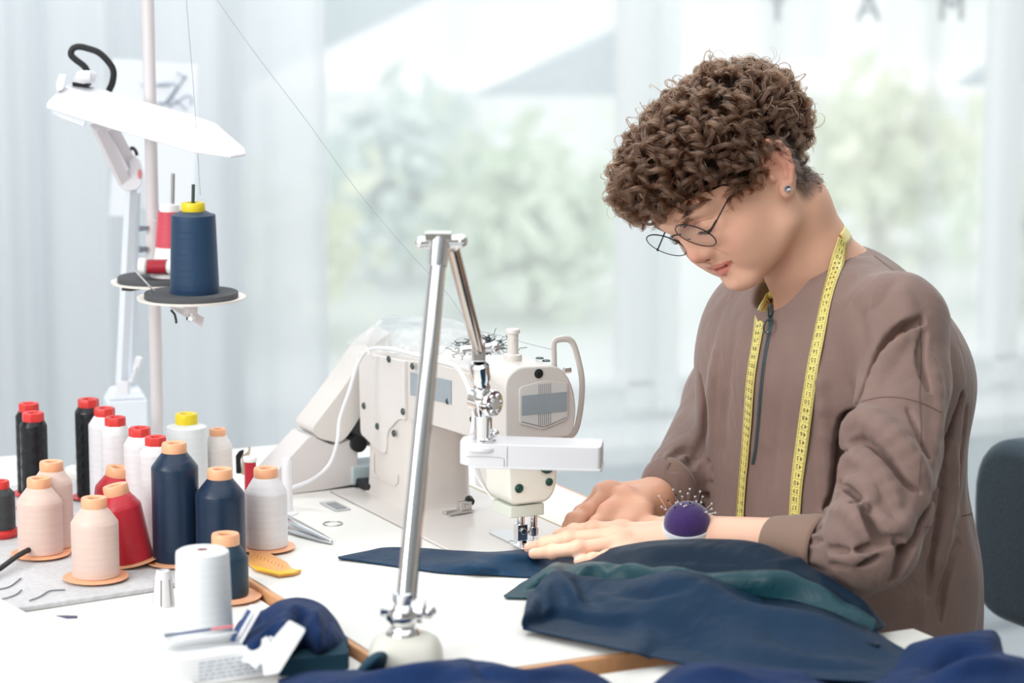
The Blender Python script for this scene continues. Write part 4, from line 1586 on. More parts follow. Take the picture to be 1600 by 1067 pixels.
k = MB().prism(rpoly([(378, 712), (388, 704), (388, 697), (392, 698), (391, 710), (384, 716), (384, 742), (377, 742)], 2, 3), .006, ((0, 0, 0), (1, 0, 0), (0, 1, 0), (0, 0, 1)))
k.v = [tuple(W(x, y, 3.185 - z) - c0) for x, y, z in k.v]
k.build('handle', mat('cream_metal', srgb('#cbbfae'), rough=.4, metal=.3), cl)
tw = thing('fabric_tweezers', 'silver tweezers lying beside the base of the white spool', 'tweezers', T(484, 843, TZ))
t0 = T(484, 843, TZ)
for dz, y_o in ((.0088, -3), (.0022, 3)):
    rows = []
    for f, w_ in ((0, 9), (.3, 8.5), (.75, 6), (.93, 3.5), (1, 1.2)):
        px_, py_ = 447 + 73 * f, 826 + 25 * f + y_o * (1 - f)
        a_ = T(px_ + w_ * .3, py_ - w_ * .5, TZ) - t0
        b_ = T(px_ - w_ * .3, py_ + w_ * .5, TZ) - t0
        zz = dz * (1 - f * .75) + .0015
        rows.append([a_ + (0, 0, zz), (a_ + b_) / 2 + (0, 0, zz + .001), b_ + (0, 0, zz)])
    MB().grid(np.array(rows)).build('arm', mat('satin_steel', (.72, .75, .78), rough=.25, metal=.9), tw, solid=.0014)
ru = thing('plastic_ruler', 'translucent orange-yellow plastic ruler end on the table edge', 'ruler', T(425, 883, TZ))
r0 = T(425, 883, TZ)
pp = [T(x, y, TZ)[:2] - r0[:2] for x, y in ((386, 882), (392, 858), (410, 862), (450, 884), (456, 892), (471, 896), (460, 900), (436, 903), (400, 893))]
MB().prism(pp, .0028, ((0, 0, .0006), (1, 0, 0), (0, 1, 0), (0, 0, 1))).build('blade', mat('amber_plastic', srgb('#ffb45c'), rough=.2, sss=0, alpha=.92, coat=.5), ru, smooth=0, bevel=.0005)
pp = [T(x, y, TZ)[:2] - r0[:2] for x, y in ((392, 889), (436, 899), (452, 896), (471, 896), (460, 901), (436, 904), (400, 895))]
MB().prism(pp, .0012, ((0, 0, .0036), (1, 0, 0), (0, 1, 0), (0, 0, 1))).build('yellow_edge', mat('yellow_acrylic', srgb('#f5c518'), rough=.25), ru, smooth=0)
k = MB()
for i in range(9):
    a_ = np.array([396 + 5.5 * i, 874 + 2.2 * i])
    p0, p1 = T(a_[0], a_[1], TZ) - r0, T(a_[0] + 2, a_[1] - 4, TZ) - r0
    k.tube([p0 + (0, 0, .0035), p1 + (0, 0, .0035)], .0003, 4)
k.build('scale_mark', mat('orange_ink', srgb('#d9772c')), ru)['kind'] = 'stuff'
nd = MB().tube([T(88, 962, LZ + .011), T(96, 963, LZ + .011), T(104, 964, LZ + .011), T(121, 964, LZ + .011)], [.0004, .0012, .0020, .0016], 8).build('dark_needle', mat('indigo_plastic', srgb('#3f3c5c'), rough=.4), None)
tag(nd, 'small dark pointed tool lying in front of the grey mat', 'tool')

# thin white sheet of tissue at the front left
def tissue():
    us = np.linspace(0, 1, 60)
    vs = np.linspace(0, 1, 50)
    c = [T(x, y, LZ) for x, y in ((-120, 962), (250, 990), (330, 1120), (-120, 1130))]
    G = np.zeros((50, 60, 3))
    for i, v in enumerate(vs):
        for j, u in enumerate(us):
            p = (c[0] * (1 - u) + c[1] * u) * (1 - v) + (c[3] * (1 - u) + c[2] * u) * v
            G[i, j] = p
    n = noise3(G.reshape(-1, 3), 26, 4).reshape(50, 60)
    edge = np.minimum.outer(np.minimum(vs, 1 - vs) * 8, np.ones(60)).clip(0, 1)
    bump_ = .020 * np.exp(-(((us[None] - .30) / .13) ** 2 + ((vs[:, None] - .02) / .22) ** 2))
    ridge = .006 * np.exp(-((vs[:, None] - (.75 - .35 * us[None])) / .05) ** 2)
    G[..., 2] += .0035 + .0022 * (n + 1) + bump_ + ridge
    return G


o = MB().grid(tissue()).build('tissue_sheet', mat('tissue_white', srgb('#f8faf9'), rough=.8), None, smooth=80, solid=.0004)
tag(o, 'thin crumpled white tissue sheet spread on the front left table', 'tissue')
# sewing threads running from the stand through the air
for lb_, pts, Yp in (('fine thread falling from above to the navy cone on the stand', [(290, -15), (296, 60), (304, 160), (309, 240), (313, 305)], [3.2, 3.19, 3.17, 3.15, 3.115]),
                     ('long thin thread slanting from the top down to the sewing machine', [(332, -10), (400, 85), (480, 190), (560, 300), (640, 395), (700, 460), (726, 500)], [3.2, 3.18, 3.14, 3.08, 3.0, 2.95, 2.92]),
                     ('short thread stretched over the machine head to its guard', [(741, 516), (780, 524), (822, 536), (862, 546)], [2.97, 2.93, 2.89, 2.86])):
    P = [W(x, y, Y_) for (x, y), Y_ in zip(pts, Yp)]
    o = MB().tube(catmull(P, 30), .00030, 4).build('sewing_thread', mat('thread_line', srgb('#8b959b'), rough=.7), None)
    tag(o, lb_, 'thread')
# ------------------------------------------------------------------ the sewer: body
HF = np.array([-.63, -.504, -.592])
HF /= np.linalg.norm(HF)
HL = np.array([.43, -.857, .275])
HL -= HF * (HL @ HF)
HL /= np.linalg.norm(HL)
HU = np.cross(HF, HL)
HR = np.stack([HF, HL, HU], axis=1)
E0 = W(1207, 282, 2.88) - .070 * HL
FB = np.array([-.893, -.45, 0])
LB = np.array([.45, -.893, 0])


def HW(f, l, u):
    return E0 + HR @ np.array([f, l, u], float)


def head_ops(B):
    B.frame(HR, E0)
    e, c = B.ell, B.caps
    e((-.004, 0, .040), (.092, .071, .076), k=.01)
    e((.036, 0, .036), (.058, .057, .058), k=.02)                 # forehead
    e((.030, 0, -.008), (.054, .057, .055), k=.02)                # mid face
    for s in (1, -1):
        c((.002, .052 * s, -.004), (.010, .049 * s, -.046), .013, .012, k=.02)
        c((.010, .049 * s, -.046), (.064, .016 * s, -.068), .012, .012, k=.018)
        e((.050, .034 * s, -.018), (.029, .024, .024), k=.018)    # cheek
        e((.036, .034 * s, -.040), (.036, .020, .030), k=.02)     # lower cheek
    e((.070, 0, -.064), (.0140, .018, .0135), k=.014)             # chin
    e((.0560, 0, -.041), (.0255, .0235, .025), k=.014)              # muzzle
    c((.045, 0, -.062), (.010, 0, -.052), .020, .028, k=.02)      # under jaw
    for s in (1, -1):
        c((.082, .010 * s, .030), (.068, .044 * s, .031), .0085, .008, k=.014)   # brow ridge
        e((.090, .030 * s, .012), (.015, .017, .012), k=.012, mode='s')         # socket
        e((.0665, .0305 * s, .012), (.0135, .0150, .0120), k=.004)             # lid over the eyeball
        c((.074, .016 * s, .003), (.068, .046 * s, .004), .0040, .004, k=.008)  # under lid
    c((.080, 0, .022), (.0890, 0, -.006), .0062, .0072, k=.010)   # nose bridge
    c((.076, 0, .002), (.080, 0, -.016), .0115, .0135, k=.010)
    e((.0900, 0, -.0128), (.0108, .0092, .0085), k=.006)          # nose tip
    for s in (1, -1):
        e((.0825, .0108 * s, -.0160), (.0090, .0062, .0066), k=.005)
        e((.0850, .0055 * s, -.0232), (.0048, .0030, .0030), k=.003, mode='s')
    # lips
    for s in (1, -1):
        B.chain([(.0795, .0022 * s, -.0375), (.0752, .011 * s, -.0382), (.0655, .0240 * s, -.0385)], [.0044, .0038, .0012], k=.0035)
        B.chain([(.0782, 0, -.0478), (.0742, .0110 * s, -.0462), (.0650, .0230 * s, -.0395)], [.0053, .0044, .0012], k=.0035)
    B.chain([(.0680, -.0275, -.0380), (.0772, -.013, -.0418), (.0835, 0, -.0427), (.0772, .013, -.0418), (.0680, .0275, -.0375)], [.0011, .0014, .0015, .0014, .0012], k=.0022, mode='s')
    e((.0610, .0285, -.0372), (.004, .0035, .0045), k=.005, mode='s')
    c((.0850, 0, -.028), (.0850, 0, -.0335), .0016, .0022, k=.004, mode='s')   # philtrum
    c((.0870, -.008, -.0565), (.0870, .008, -.0565), .0048, .0048, k=.008, mode='s')
    # smile fold
    for s in (1, -1):
        B.chain([(.0765, .0230 * s, -.018), (.072, .0300 * s, -.028), (.064, .0330 * s, -.038)], [.0010, .0016, .0010], k=.010, mode='s')
    # ears
    for s in (1, -1):
        RE = rotm(0, 12, 0) @ rotm(0, 0, -22 * s)
        e((-.013, .073 * s, .010), (.0150, .0042, .0285), RE, k=.004)
        rim = [(.000, .0735, .014), (.001, .0765, .026), (-.007, .0795, .036), (-.019, .0815, .0355), (-.0285, .0820, .026), (-.0300, .0815, .012), (-.0240, .0790, -.003), (-.0130, .0760, -.014)]
        B.chain([(a, b * s, c_) for a, b, c_ in rim], [.0026, .0030, .0033, .0034, .0034, .0032, .0030, .0030], k=.003)
        B.chain([(a, b * s, c_) for a, b, c_ in ((-.010, .0775, .028), (-.0185, .0785, .018), (-.019, .0775, .006), (-.012, .0765, -.006))], [.0020, .0026, .0026, .0024], k=.004)
        e((-.0070, .0775 * s, .006), (.0075, .0060, .0100), k=.004, mode='s')
        e((.0015, .0735 * s, .003), (.0032, .0042, .0058), k=.004)           # tragus
        e((-.0030, .0735 * s, -.0175), (.0078, .0042, .0090), k=.004)        # lobe
    B.frame()


NB0 = HW(-.012, 0, -.012)
NB1 = W(1232, 330, 2.955)
NB2 = W(1262, 398, 2.965)
NB3 = W(1300, 462, 2.985)
SHL = W(1410, 520, 2.825)
SHR = np.array([.287, 3.085, .985])
ELL = W(1364, 852, 2.655)
WRL = T(1098, 836, .790)
ELR = np.array([.272, 3.205, .850])
WRR = W(1022, 777, 2.985)
CHEST = np.array([.372, 2.975, .90])


def hand_ops(B, wrist, back, mcps, fingers, thumb, wr=.0175):
    """wrist: point; back: forearm direction point; mcps: 4 knuckles; fingers: lists of joints"""
    lat = mcps[0] - mcps[3]
    lat /= np.linalg.norm(lat)
    for i, m in enumerate(mcps):
        w_ = wrist + lat * (.012 - .008 * i)
        B.caps(w_, m - (0, 0, .002), wr * .86, .0108, k=.012)
    B.caps(wrist + lat * .004, (mcps[1] + mcps[2]) / 2 - (0, 0, .004), .016, .0125, k=.012)
    rr = ([.0094, .0083, .0076, .0062], [.0096, .0086, .0078, .0063], [.0092, .0081, .0074, .0060], [.0082, .0070, .0064, .0054])
    for m, f, r_ in zip(mcps, fingers, rr):
        pts = [m] + list(f)
        for j in range(3):
            k_ = .008 if j == 0 else .004
            B.caps(pts[j], pts[j + 1], r_[j] * (1 if j else 1.05), r_[j + 1], k=k_)
            if j:
                B.ell(pts[j] + np.array([0, 0, .0006]), (r_[j] * 1.04,) * 3, k=.004)
        B.ell(m + np.array([0, 0, .0012]), (.0098,) * 3, k=.008)
    tr = [.0135, .0112, .0088, .0070]
    for j in range(len(thumb) - 1):
        B.caps(thumb[j], thumb[j + 1], tr[j], tr[j + 1], k=.008 if j == 0 else .004)


def pz(x, y, z):
    return T(x, y, z)


L_mcp = [pz(972, 829, .7815), pz(966, 838, .7850), pz(974, 850, .7820), pz(992, 861, .7765)]
L_fin = [[pz(927, 826, .7820), pz(897, 830, .7755), pz(872, 835, .7680)],
         [pz(888, 842, .7815), pz(853, 850, .7740), pz(827, 856, .7660)],
         [pz(903, 857, .7790), pz(864, 862, .7725), pz(834, 865, .7660)],
         [pz(950, 870, .7740), pz(926, 874, .7710), pz(904, 877, .7665)]]
L_thm = [pz(1072, 828, .782), pz(1020, 822, .774), pz(982, 818, .7690), pz(952, 818, .7650)]
R_mcp = [W(976, 775, 2.955), W(953, 768, 2.975), W(944, 770, 3.00), W(942, 777, 3.022)]
R_fin = [[W(946, 801, 2.935), pz(932, 818, .774), pz(922, 831, .7655)],
         [W(920, 799, 2.955), pz(905, 812, .7740), pz(893, 824, .7655)],
         [W(908, 802, 2.985), pz(895, 812, .7730), pz(886, 821, .7655)],
         [W(912, 805, 3.01), pz(900, 812, .7720), pz(892, 819, .7655)]]
R_thm = [W(1012, 786, 2.965), W(1004, 797, 2.935), pz(986, 815, .7760), pz(965, 826, .7670)]


def body_field():
    B = Field()
    head_ops(B)
    B.caps(NB0, NB1, .046, .0465, k=.018)
    B.caps(NB1, NB2, .0465, .0490, k=.01)
    B.caps(NB2, NB3, .0490, .0560, k=.01)
    # sternomastoid and throat
    B.caps(HW(-.012, .056, -.018), NB3 + FB * .050 + LB * .014 - (0, 0, .012), .011, .009, k=.016)
    B.caps(HW(.000, 0, -.055), NB3 + FB * .050 - (0, 0, .012), .022, .014, k=.02)
    B.caps(NB3 - FB * .01, SHL - LB * .01 + (0, 0, .00), .046, .032, k=.03)
    B.caps(NB3 - FB * .01, SHR + LB * .01 + (0, 0, .00), .046, .032, k=.03)
    B.caps(NB3 + FB * .046 + LB * .02 - (0, 0, .030), SHL - LB * .02, .010, .012, k=.02)   # collar bones
    B.caps(NB3 + FB * .046 - LB * .02 - (0, 0, .030), SHR + LB * .02, .010, .012, k=.02)
    RB = np.stack([FB, LB, np.array([0, 0, 1.0])], axis=1)
    B.ell(CHEST, (.090, .135, .15), RB, k=.03)
    B.ell(CHEST + (.03, .01, -.20), (.085, .12, .15), RB, k=.03)
    B.ell(CHEST + (.07, .015, -.36), (.10, .15, .12), RB, k=.03)
    B.caps(SHL, ELL, .030, .019, k=.02)
    B.caps(ELL, WRL * .5 + ELL * .5, .019, .0205, k=.012)
    fl = np.array([0, .007, 0])
    mid = WRL * .5 + ELL * .5
    for s in (1, -1):
        B.caps(mid, WRL + fl * s, .0200, .0182, k=.012)
    B.caps(SHR, ELR, .036, .030, k=.02)
    midr = WRR * .5 + ELR * .5
    B.caps(ELR, midr, .032, .026, k=.012)
    lr = np.array([.002, .009, .0])
    for s in (1, -1):
        B.caps(midr, WRR + lr * s, .0235, .0185, k=.012)
    hand_ops(B, WRL, ELL, L_mcp, L_fin, L_thm)
    hand_ops(B, WRR, ELR, R_mcp, R_fin, R_thm)
    B.caps(R_thm[0], R_mcp[0] * .5 + R_thm[1] * .5, .013, .010, k=.012)
    B.caps(R_thm[1], R_fin[0][0] * .75 + R_mcp[0] * .25, .0095, .007, k=.010)
    B.caps(R_thm[2], R_fin[0][0] - (0, 0, .008), .0085, .006, k=.010)
    return B


BODY = body_field()
bv, bq = BODY.mesh((-.01, 2.56, .42), (.66, 3.30, 1.30), .00165)


def gauss(d, s):
    return np.exp(-(d / s) ** 2)


def skin_tint(v):
    base = np.array(srgb('#e3b39a'))
    q = (v - E0) @ HR
    head = q[:, 2] > -.12
    col = np.tile(base, (len(v), 1))

    def mix(c, a):
        nonlocal col
        a = np.clip(a, 0, 1)[:, None]
        col = col * (1 - a) + np.array(srgb(c)) * a
    n = noise3(v, 60, 3)
    mix('#d99f80', .18 * np.clip(n, 0, 1))
    dist = lambda f, l, u, sf, sl, su: np.exp(-(((q[:, 0] - f) / sf) ** 2 + ((np.abs(q[:, 1]) - l) / sl) ** 2 + ((q[:, 2] - u) / su) ** 2))
    mix('#dd9a86', .55 * dist(.06, .040, -.015, .03, .02, .02))            # cheeks
    mix('#d98d7c', .60 * dist(.094, 0, -.015, .016, .012, .011))            # nose tip
    mix('#d98f7d', .65 * dist(-.012, .082, .008, .022, .010, .032))         # ears
    # lips
    a = np.abs(q[:, 1])
    up = (q[:, 0] > .055) & (a < .0262) & (q[:, 2] > -.0430) & (q[:, 2] < -.0345 - .13 * np.maximum(a - .003, 0))
    lo = (q[:, 0] > .055) & (a < .0255) & (q[:, 2] <= -.0405 + .1 * a) & (q[:, 2] > -.0520 + .52 * np.maximum(a - .004, 0))
    mix('#c4746a', .85 * (up | lo).astype(float))
    mix('#8f4a44', .8 * ((q[:, 0] > .055) & (a < .027)).astype(float) * gauss(q[:, 2] + .0422 - 6.0 * a * a, .0011))
    # dark colour of the shaved hair at the nape and temple
    nape = np.clip((-.018 - q[:, 0]) / .012, 0, 1) * np.clip((q[:, 2] + .055) / .012, 0, 1) * (np.linalg.norm(v - E0, axis=1) < .16)
    mix('#5a4a42', .85 * nape * (np.abs(q[:, 1]) < .0735))
    side = np.clip((.030 - q[:, 0]) / .006, 0, 1) * np.clip((q[:, 2] - .026) / .006, 0, 1) * (np.abs(q[:, 1]) < .0735) * (np.linalg.norm(v - E0, axis=1) < .16)
    mix('#4a3a33', .9 * side)
    # mole and hands
    for (x, y) in ((1266, 352), (1183, 356), (1212, 357)):
        pass
    hand = (v[:, 0] < WRL[0] + .10) & (v[:, 2] < .84)
    mix('#f0c4ac', .75 * (hand & (v[:, 1] < 2.90)).astype(float))
    mix('#dea182', .35 * (hand & (v[:, 1] > 2.93)).astype(float))
    for m in L_mcp + [f[0] for f in L_fin] + R_mcp + [f[0] for f in R_fin]:
        mix('#e39c86', .40 * gauss(np.linalg.norm(v - m - (0, 0, .008), axis=1), .0085))
    for f in L_fin:
        d = f[2] - f[1]
        d /= np.linalg.norm(d)
        mix('#f6d3c6', .8 * (np.linalg.norm(v - f[2] - (0, 0, .0058) - d * .001, axis=1) < .0056).astype(float))
    return col


wm = thing('person', 'person with curly brown hair and grey-brown jacket bending over the machine', 'person', (.46, 2.99, 0))


def wkid(o):
    o.parent = wm
    o.matrix_parent_inverse = Matrix.Translation(wm.location).inverted()
    return o


M_skin = mat('skin', (1, 1, 1), rough=.48, spec=.35, sss=.12, vcol='tint', bump=(900, .10, .0006))
wkid(mesh_obj('body', bv, bq, M_skin, None, True, skin_tint(bv)))
BODYS = Surf((bv, bq))
print('body', len(bv))
# ------------------------------------------------------------------ jacket
RBODY = np.stack([FB, LB, np.array([0, 0, 1.0])], axis=1)
SA = [W(1408, 508, 2.825), W(1414, 600, 2.785), W(1394, 700, 2.735), W(1378, 790, 2.69), W(1358, 842, 2.660)]
SF = [W(1362, 848, 2.662), W(1325, 864, 2.690), W(1293, 862, 2.707)]
CF = [W(1286, 858, 2.700), W(1208, 845, 2.742)]


def stroke(S, base, pix, r, k, mode='s', sink=.0, y0=2.3):
    """a fold line laid over the base surface along picture points"""
    pts = []
    for x, y in catmull(pix, max(len(pix) * 2, 3)):
        p = base.trace(x, y, y0)
        if p is None:
            continue
        n = base.normal(p, .01)
        pts.append(p + n * sink)
    if len(pts) < 2:
        return
    m = len(pts)
    A_ = np.array(pts)
    if mode == 's':
        w, amp = r * 1.0, r * 1.3
    else:
        w, amp = r * 1.25, -r * .95
    cc = (A_.min(0) + A_.max(0)) / 2
    L_ = [np.linalg.norm(A_[i + 1] - A_[i]) for i in range(m - 1)]
    tot = sum(L_)

    def fn(P):
        best = np.full(len(P), 9.0)
        fr = np.zeros(len(P))
        acc = 0
        for i in range(m - 1):
            a_, ab = A_[i], A_[i + 1] - A_[i]
            h = np.clip(((P - a_) @ ab) / max(ab @ ab, 1e-12), 0, 1)
            d = np.linalg.norm(P - a_ - h[:, None] * ab, axis=1)
            b = d < best
            best = np.where(b, d, best)
            fr = np.where(b, (acc + h * L_[i]) / tot, fr)
            acc += L_[i]
        env = np.sqrt(np.clip(np.sin(math.pi * (.06 + .88 * fr)), 0, 1))
        if mode == 's':
            return amp * env * np.exp(-best / w)
        return amp * env * np.exp(-(best / w) ** 2)
    S._add(fn, cc, max(np.linalg.norm(p - cc) for p in A_) + 3.5 * w, 'd', 0)
    if mode == 'u':
        return
    return
    rr = [r * (.35 + .65 * math.sin(math.pi * (i + .5) / m)) for i in range(m)]
    S.chain(pts, rr, k=k, mode=mode, kk=r * .5)


def torso_ops(S):
    S.box((.360, 2.995, .79), (.118, .180, .25), .115, RBODY, k=.0)
    S.box((.366, 3.01, .62), (.126, .190, .20), .12, RBODY, k=.05)
    S.ell((.360, 2.985, .95), (.115, .165, .10), RBODY, k=.05)
    # shoulders rise to the neck
    S.caps(NB3 - FB * .012 - (0, 0, .018), SHL + (-.016, .02, .012), .060, .042, k=.045)
    S.caps(NB3 - FB * .012 - (0, 0, .018), SHR + (-.0, -.02, .010), .060, .042, k=.045)
    S.caps((.446, 3.03, .955), (.448, 2.96, .92), .046, .050, k=.05)


def jacket_field(folds=True):
    S = Field()
    torso_ops(S)
    base_t = None
    # far sleeve
    S.caps(SHR - (0, .01, .02), ELR + (-.012, -.02, .02), .054, .050, k=.03)
    S.caps(ELR + (-.012, -.02, .01), W(1072, 740, 3.05), .050, .040, k=.02)
    S.caps(W(1068, 742, 3.04), W(1050, 756, 3.01), .038, .036, k=.012)
    # near sleeve
    ra = [.052, .047, .051, .050, .047]
    for i in range(4):
        S.caps(SA[i], SA[i + 1], ra[i], ra[i + 1], k=(.030, .012, .005, .004)[i])
    S.caps(SF[0], SF[1], .050, .046, k=.006)
    S.caps(SF[1], SF[2], .046, .0385, k=.006)
    if not folds:
        return S
    base = Surf(jacket_field(False).mesh((.10, 2.55, .50), (.62, 3.34, 1.12), .005))
    sleeve = Field()
    for i in range(4):
        sleeve.caps(SA[i], SA[i + 1], ra[i], ra[i + 1], k=.02)
    sleeve.caps(SF[0], SF[1], .050, .046, k=.014)
    sleeve.caps(SF[1], SF[2], .046, .0385, k=.012)

    def cut(pix, r, k=.012, sink=.0):
        stroke(S, base, pix, r, k, 's', sink)

    def ridge(pix, r, k=.018, sink=-.004):
        stroke(S, base, pix, r, k, 'u', sink)
    def deep(pix, r, depth, lean=(0, 0, 0)):
        """a narrow shadowed cleft: the same line cut at growing depths"""
        pts = []
        for x, y in catmull(pix, max(len(pix) * 2, 4)):
            p = base.trace(x, y, 2.3)
            if p is not None:
                pts.append((p, base.normal(p, .01)))
        m = len(pts)
        for q in np.arange(.001, depth, r * 1.1):
            e_ = [math.sin(math.pi * (.04 + .92 * i / (m - 1))) ** .6 for i in range(m)]
            S.chain([p - n * (q * e) + np.array(lean) * q for (p, n), e in zip(pts, e_)], [r * (.3 + .7 * e) for e in e_], k=.0045, mode='s', kk=.002)

    def roll(pix, r, out=.0):
        """a soft rounded fold standing on the cloth"""
        pts = []
        for x, y in catmull(pix, max(len(pix) * 2, 4)):
            p = base.trace(x, y, 2.3)
            if p is not None:
                pts.append(p + base.normal(p, .01) * (out - r * .35))
        m = len(pts)
        S.chain(pts, [r * (.25 + .75 * math.sin(math.pi * (.05 + .9 * i / (m - 1))) ** .7) for i in range(m)], k=.007, mode='u', kk=.004)
    # rolls first, then the clefts under them
    roll([(1420, 520), (1392, 548), (1368, 592), (1350, 640)], .011)
    roll([(1316, 690), (1328, 664), (1352, 654), (1388, 676), (1426, 716), (1446, 748)], .0135, .002)
    roll([(1312, 742), (1326, 716), (1356, 726), (1390, 760), (1408, 800)], .0115, .001)
    roll([(1312, 768), (1330, 752), (1352, 762), (1362, 780), (1350, 792)], .0085, .002)
    roll([(1290, 800), (1322, 796), (1346, 820), (1366, 850)], .0100, .0)
    roll([(1372, 800), (1396, 826), (1416, 812), (1430, 780)], .0100, .0)
    roll([(1300, 872), (1335, 872), (1372, 860)], .0070, .0)
    roll([(1460, 560), (1468, 620), (1462, 690), (1450, 740)], .0090, -.002)
    roll([(1405, 450), (1420, 480), (1425, 520)], .0090, -.002)
    deep([(1438, 500), (1412, 510), (1386, 532), (1364, 570), (1338, 626), (1314, 674), (1306, 717), (1302, 768), (1292, 796)], .0068, .034)
    deep([(1326, 692), (1350, 686), (1382, 712), (1414, 750), (1436, 768)], .0048, .014)
    deep([(1306, 712), (1320, 710), (1332, 722)], .0036, .012)
    deep([(1310, 756), (1330, 766), (1348, 782), (1356, 796)], .0030, .011)
    deep([(1334, 786), (1352, 810), (1374, 842), (1398, 842)], .0046, .013)
    deep([(1296, 858), (1330, 862), (1358, 856), (1384, 846)], .0028, .009)
    deep([(1300, 884), (1338, 882), (1370, 872)], .0024, .007)
    deep([(1404, 838), (1410, 862), (1402, 886)], .0032, .009)
    deep([(1505, 622), (1484, 690), (1462, 760), (1441, 822), (1418, 872), (1396, 908)], .0066, .030)
    deep([(1444, 520), (1438, 560), (1450, 610)], .0030, .008)
    deep([(1420, 640), (1440, 690), (1452, 720)], .0028, .007)
    deep([(1478, 700), (1474, 780), (1458, 870), (1450, 930)], .0040, .010)
    deep([(1512, 640), (1500, 740), (1486, 830)], .0034, .008)
    deep([(1500, 850), (1480, 910), (1470, 970)], .0040, .010)
    roll([(1494, 700), (1490, 780), (1474, 880)], .0090, -.001)
    roll([(1276, 560), (1284, 660), (1282, 770)], .0110, -.003)
    roll([(1122, 520), (1112, 600), (1108, 700)], .0100, -.003)
    deep([(1094, 590), (1098, 640), (1088, 700), (1078, 724)], .0040, .012)
    deep([(1046, 716), (1066, 700), (1088, 706)], .0030, .007)
    deep([(1048, 732), (1066, 720), (1086, 726)], .0026, .005)
    # chest and back folds
    cut([(1240, 520), (1262, 600), (1270, 700), (1276, 790)], .0065, .030, .002)
    cut([(1150, 500), (1138, 590), (1130, 700)], .0060, .030, .002)
    cut([(1228, 560), (1215, 650), (1208, 760)], .0050, .026, .002)
    cut([(1400, 440), (1380, 470), (1345, 500)], .0050, .022, .002)
    cut([(1330, 470), (1350, 520), (1345, 590)], .0055, .024, .002)
    ridge([(1380, 430), (1360, 470), (1358, 520)], .0060, .024, -.003)
    cut([(1485, 700), (1478, 780), (1462, 860)], .0060, .024, .002)
    cut([(1512, 720), (1500, 830), (1470, 940)], .0065, .026, .002)
    cut([(1450, 880), (1465, 930), (1450, 975)], .0070, .024, .002)
    cut([(1095, 600), (1100, 660), (1092, 720)], .0060, .012, .002)
    cut([(1050, 716), (1070, 700), (1092, 704)], .0050, .008, .002)
    cut([(1060, 735), (1078, 728), (1095, 742)], .0045, .008, .002)
    # gathers next to the cuffs
    def gather(p0, p1, n, r, dep, ln):
        ax = (p1 - p0) / np.linalg.norm(p1 - p0)
        e1 = np.cross(ax, (0, 0, 1.0))
        e1 /= np.linalg.norm(e1)
        e2 = np.cross(ax, e1)
        for i in range(n):
            a = 2 * math.pi * (i + R.uniform(-.25, .25)) / n
            d = e1 * math.cos(a) + e2 * math.sin(a)
            l_ = ln * R.uniform(.5, 1.15)
            S.chain([p0 + d * r, p0 + ax * l_ * .5 + d * (r * 1.13), p0 + ax * l_ + d * (r * 1.34)], [dep, dep * .75, dep * .2], k=.006, mode='s')
    gather(SF[2] + (SF[2] - SF[1]) * .15, SF[1], 26, .0375, .0036, .034)
    gather(W(1050, 758, 3.01), W(1075, 738, 3.045), 20, .037, .0034, .03)
    # openings: neck and sleeve ends
    S.caps(NB2 - (0, 0, .0), NB3 + (0, 0, .004), .0545, .0600, k=.002, mode='s')
    S.caps(HW(.02, .0, -.06), NB3 + FB * .040 + LB * .004 - (0, 0, .018), .040, .042, k=.006, mode='s')
    S.caps(NB3 + FB * .045 - (0, 0, .018), NB3 + FB * .060 + LB * .000 - (0, 0, .050), .026, .012, k=.012, mode='s')
    return S


JK = jacket_field(True)


def fold_noise(P):
    q = P * np.array([1, 1, .45])
    n = noise3(q, 30, 21, 2)
    return .0016 * n - .0016 * np.exp(-(noise3(q, 22, 33, 2) / .16) ** 2)


JK._add(lambda P: fold_noise(P), (.35, 2.95, .8), 1.2, 'd', 0)
jv, jq = JK.mesh((.10, 2.55, .50), (.62, 3.34, 1.12), .0023)
M_jacket = mat('taupe_cotton', srgb('#877069'), rough=.72, sheen=.25, spec=.3, bump=(1500, .16, .0006), vary=(26, .05), wrinkle=(13, .0075))
jk = wkid(mesh_obj('jacket', jv, jq, M_jacket, None))
JKS = Surf((jv, jq))
print('jacket', len(jv))
# knitted cuffs
M_cuff = mat('cuff_rib', srgb('#8a7164'), rough=.8, sheen=.3, bump=(1800, .25, .0006))


def cuff(p0, p1, r0, r1):
    p0, p1 = np.asarray(p0), np.asarray(p1)
    d = p1 - p0
    L = np.linalg.norm(d)
    m = MB()
    prof = [(r0 * .96, -.004), (r0 * 1.0, .002), (r0 * 1.0, L * .2), ((r0 + r1) / 2, L * .6), (r1, L * .96), (r1 * .985, L), (r1 * .93, L), (r1 * .91, L * .96), (r1 * .9, L * .7)]
    m.lathe(prof, 56, p0, d, caps=False)
    rib = []
    return wkid(m.build('cuff', M_cuff, None, smooth=60, solid=.0008))


cuff(CF[0], CF[1], .0350, .0262)
cuff(W(1050, 757, 3.010), W(1032, 769, 2.994), .034, .0285)

# seams and zip as narrow raised lines on the cloth
M_seam = mat('seam_thread', srgb('#63504a'), rough=.8)


def on_cloth(pix, off=.0002, n=None, F_=None):
    F_ = F_ or JKS
    out = []
    for x, y in catmull(pix, n or len(pix) * 6):
        p = F_.trace(x, y, 2.4)
        if p is not None:
            if out and np.linalg.norm(p - out[-1]) > .05:
                break
            out.append(p + F_.normal(p, .004) * off)
    return out


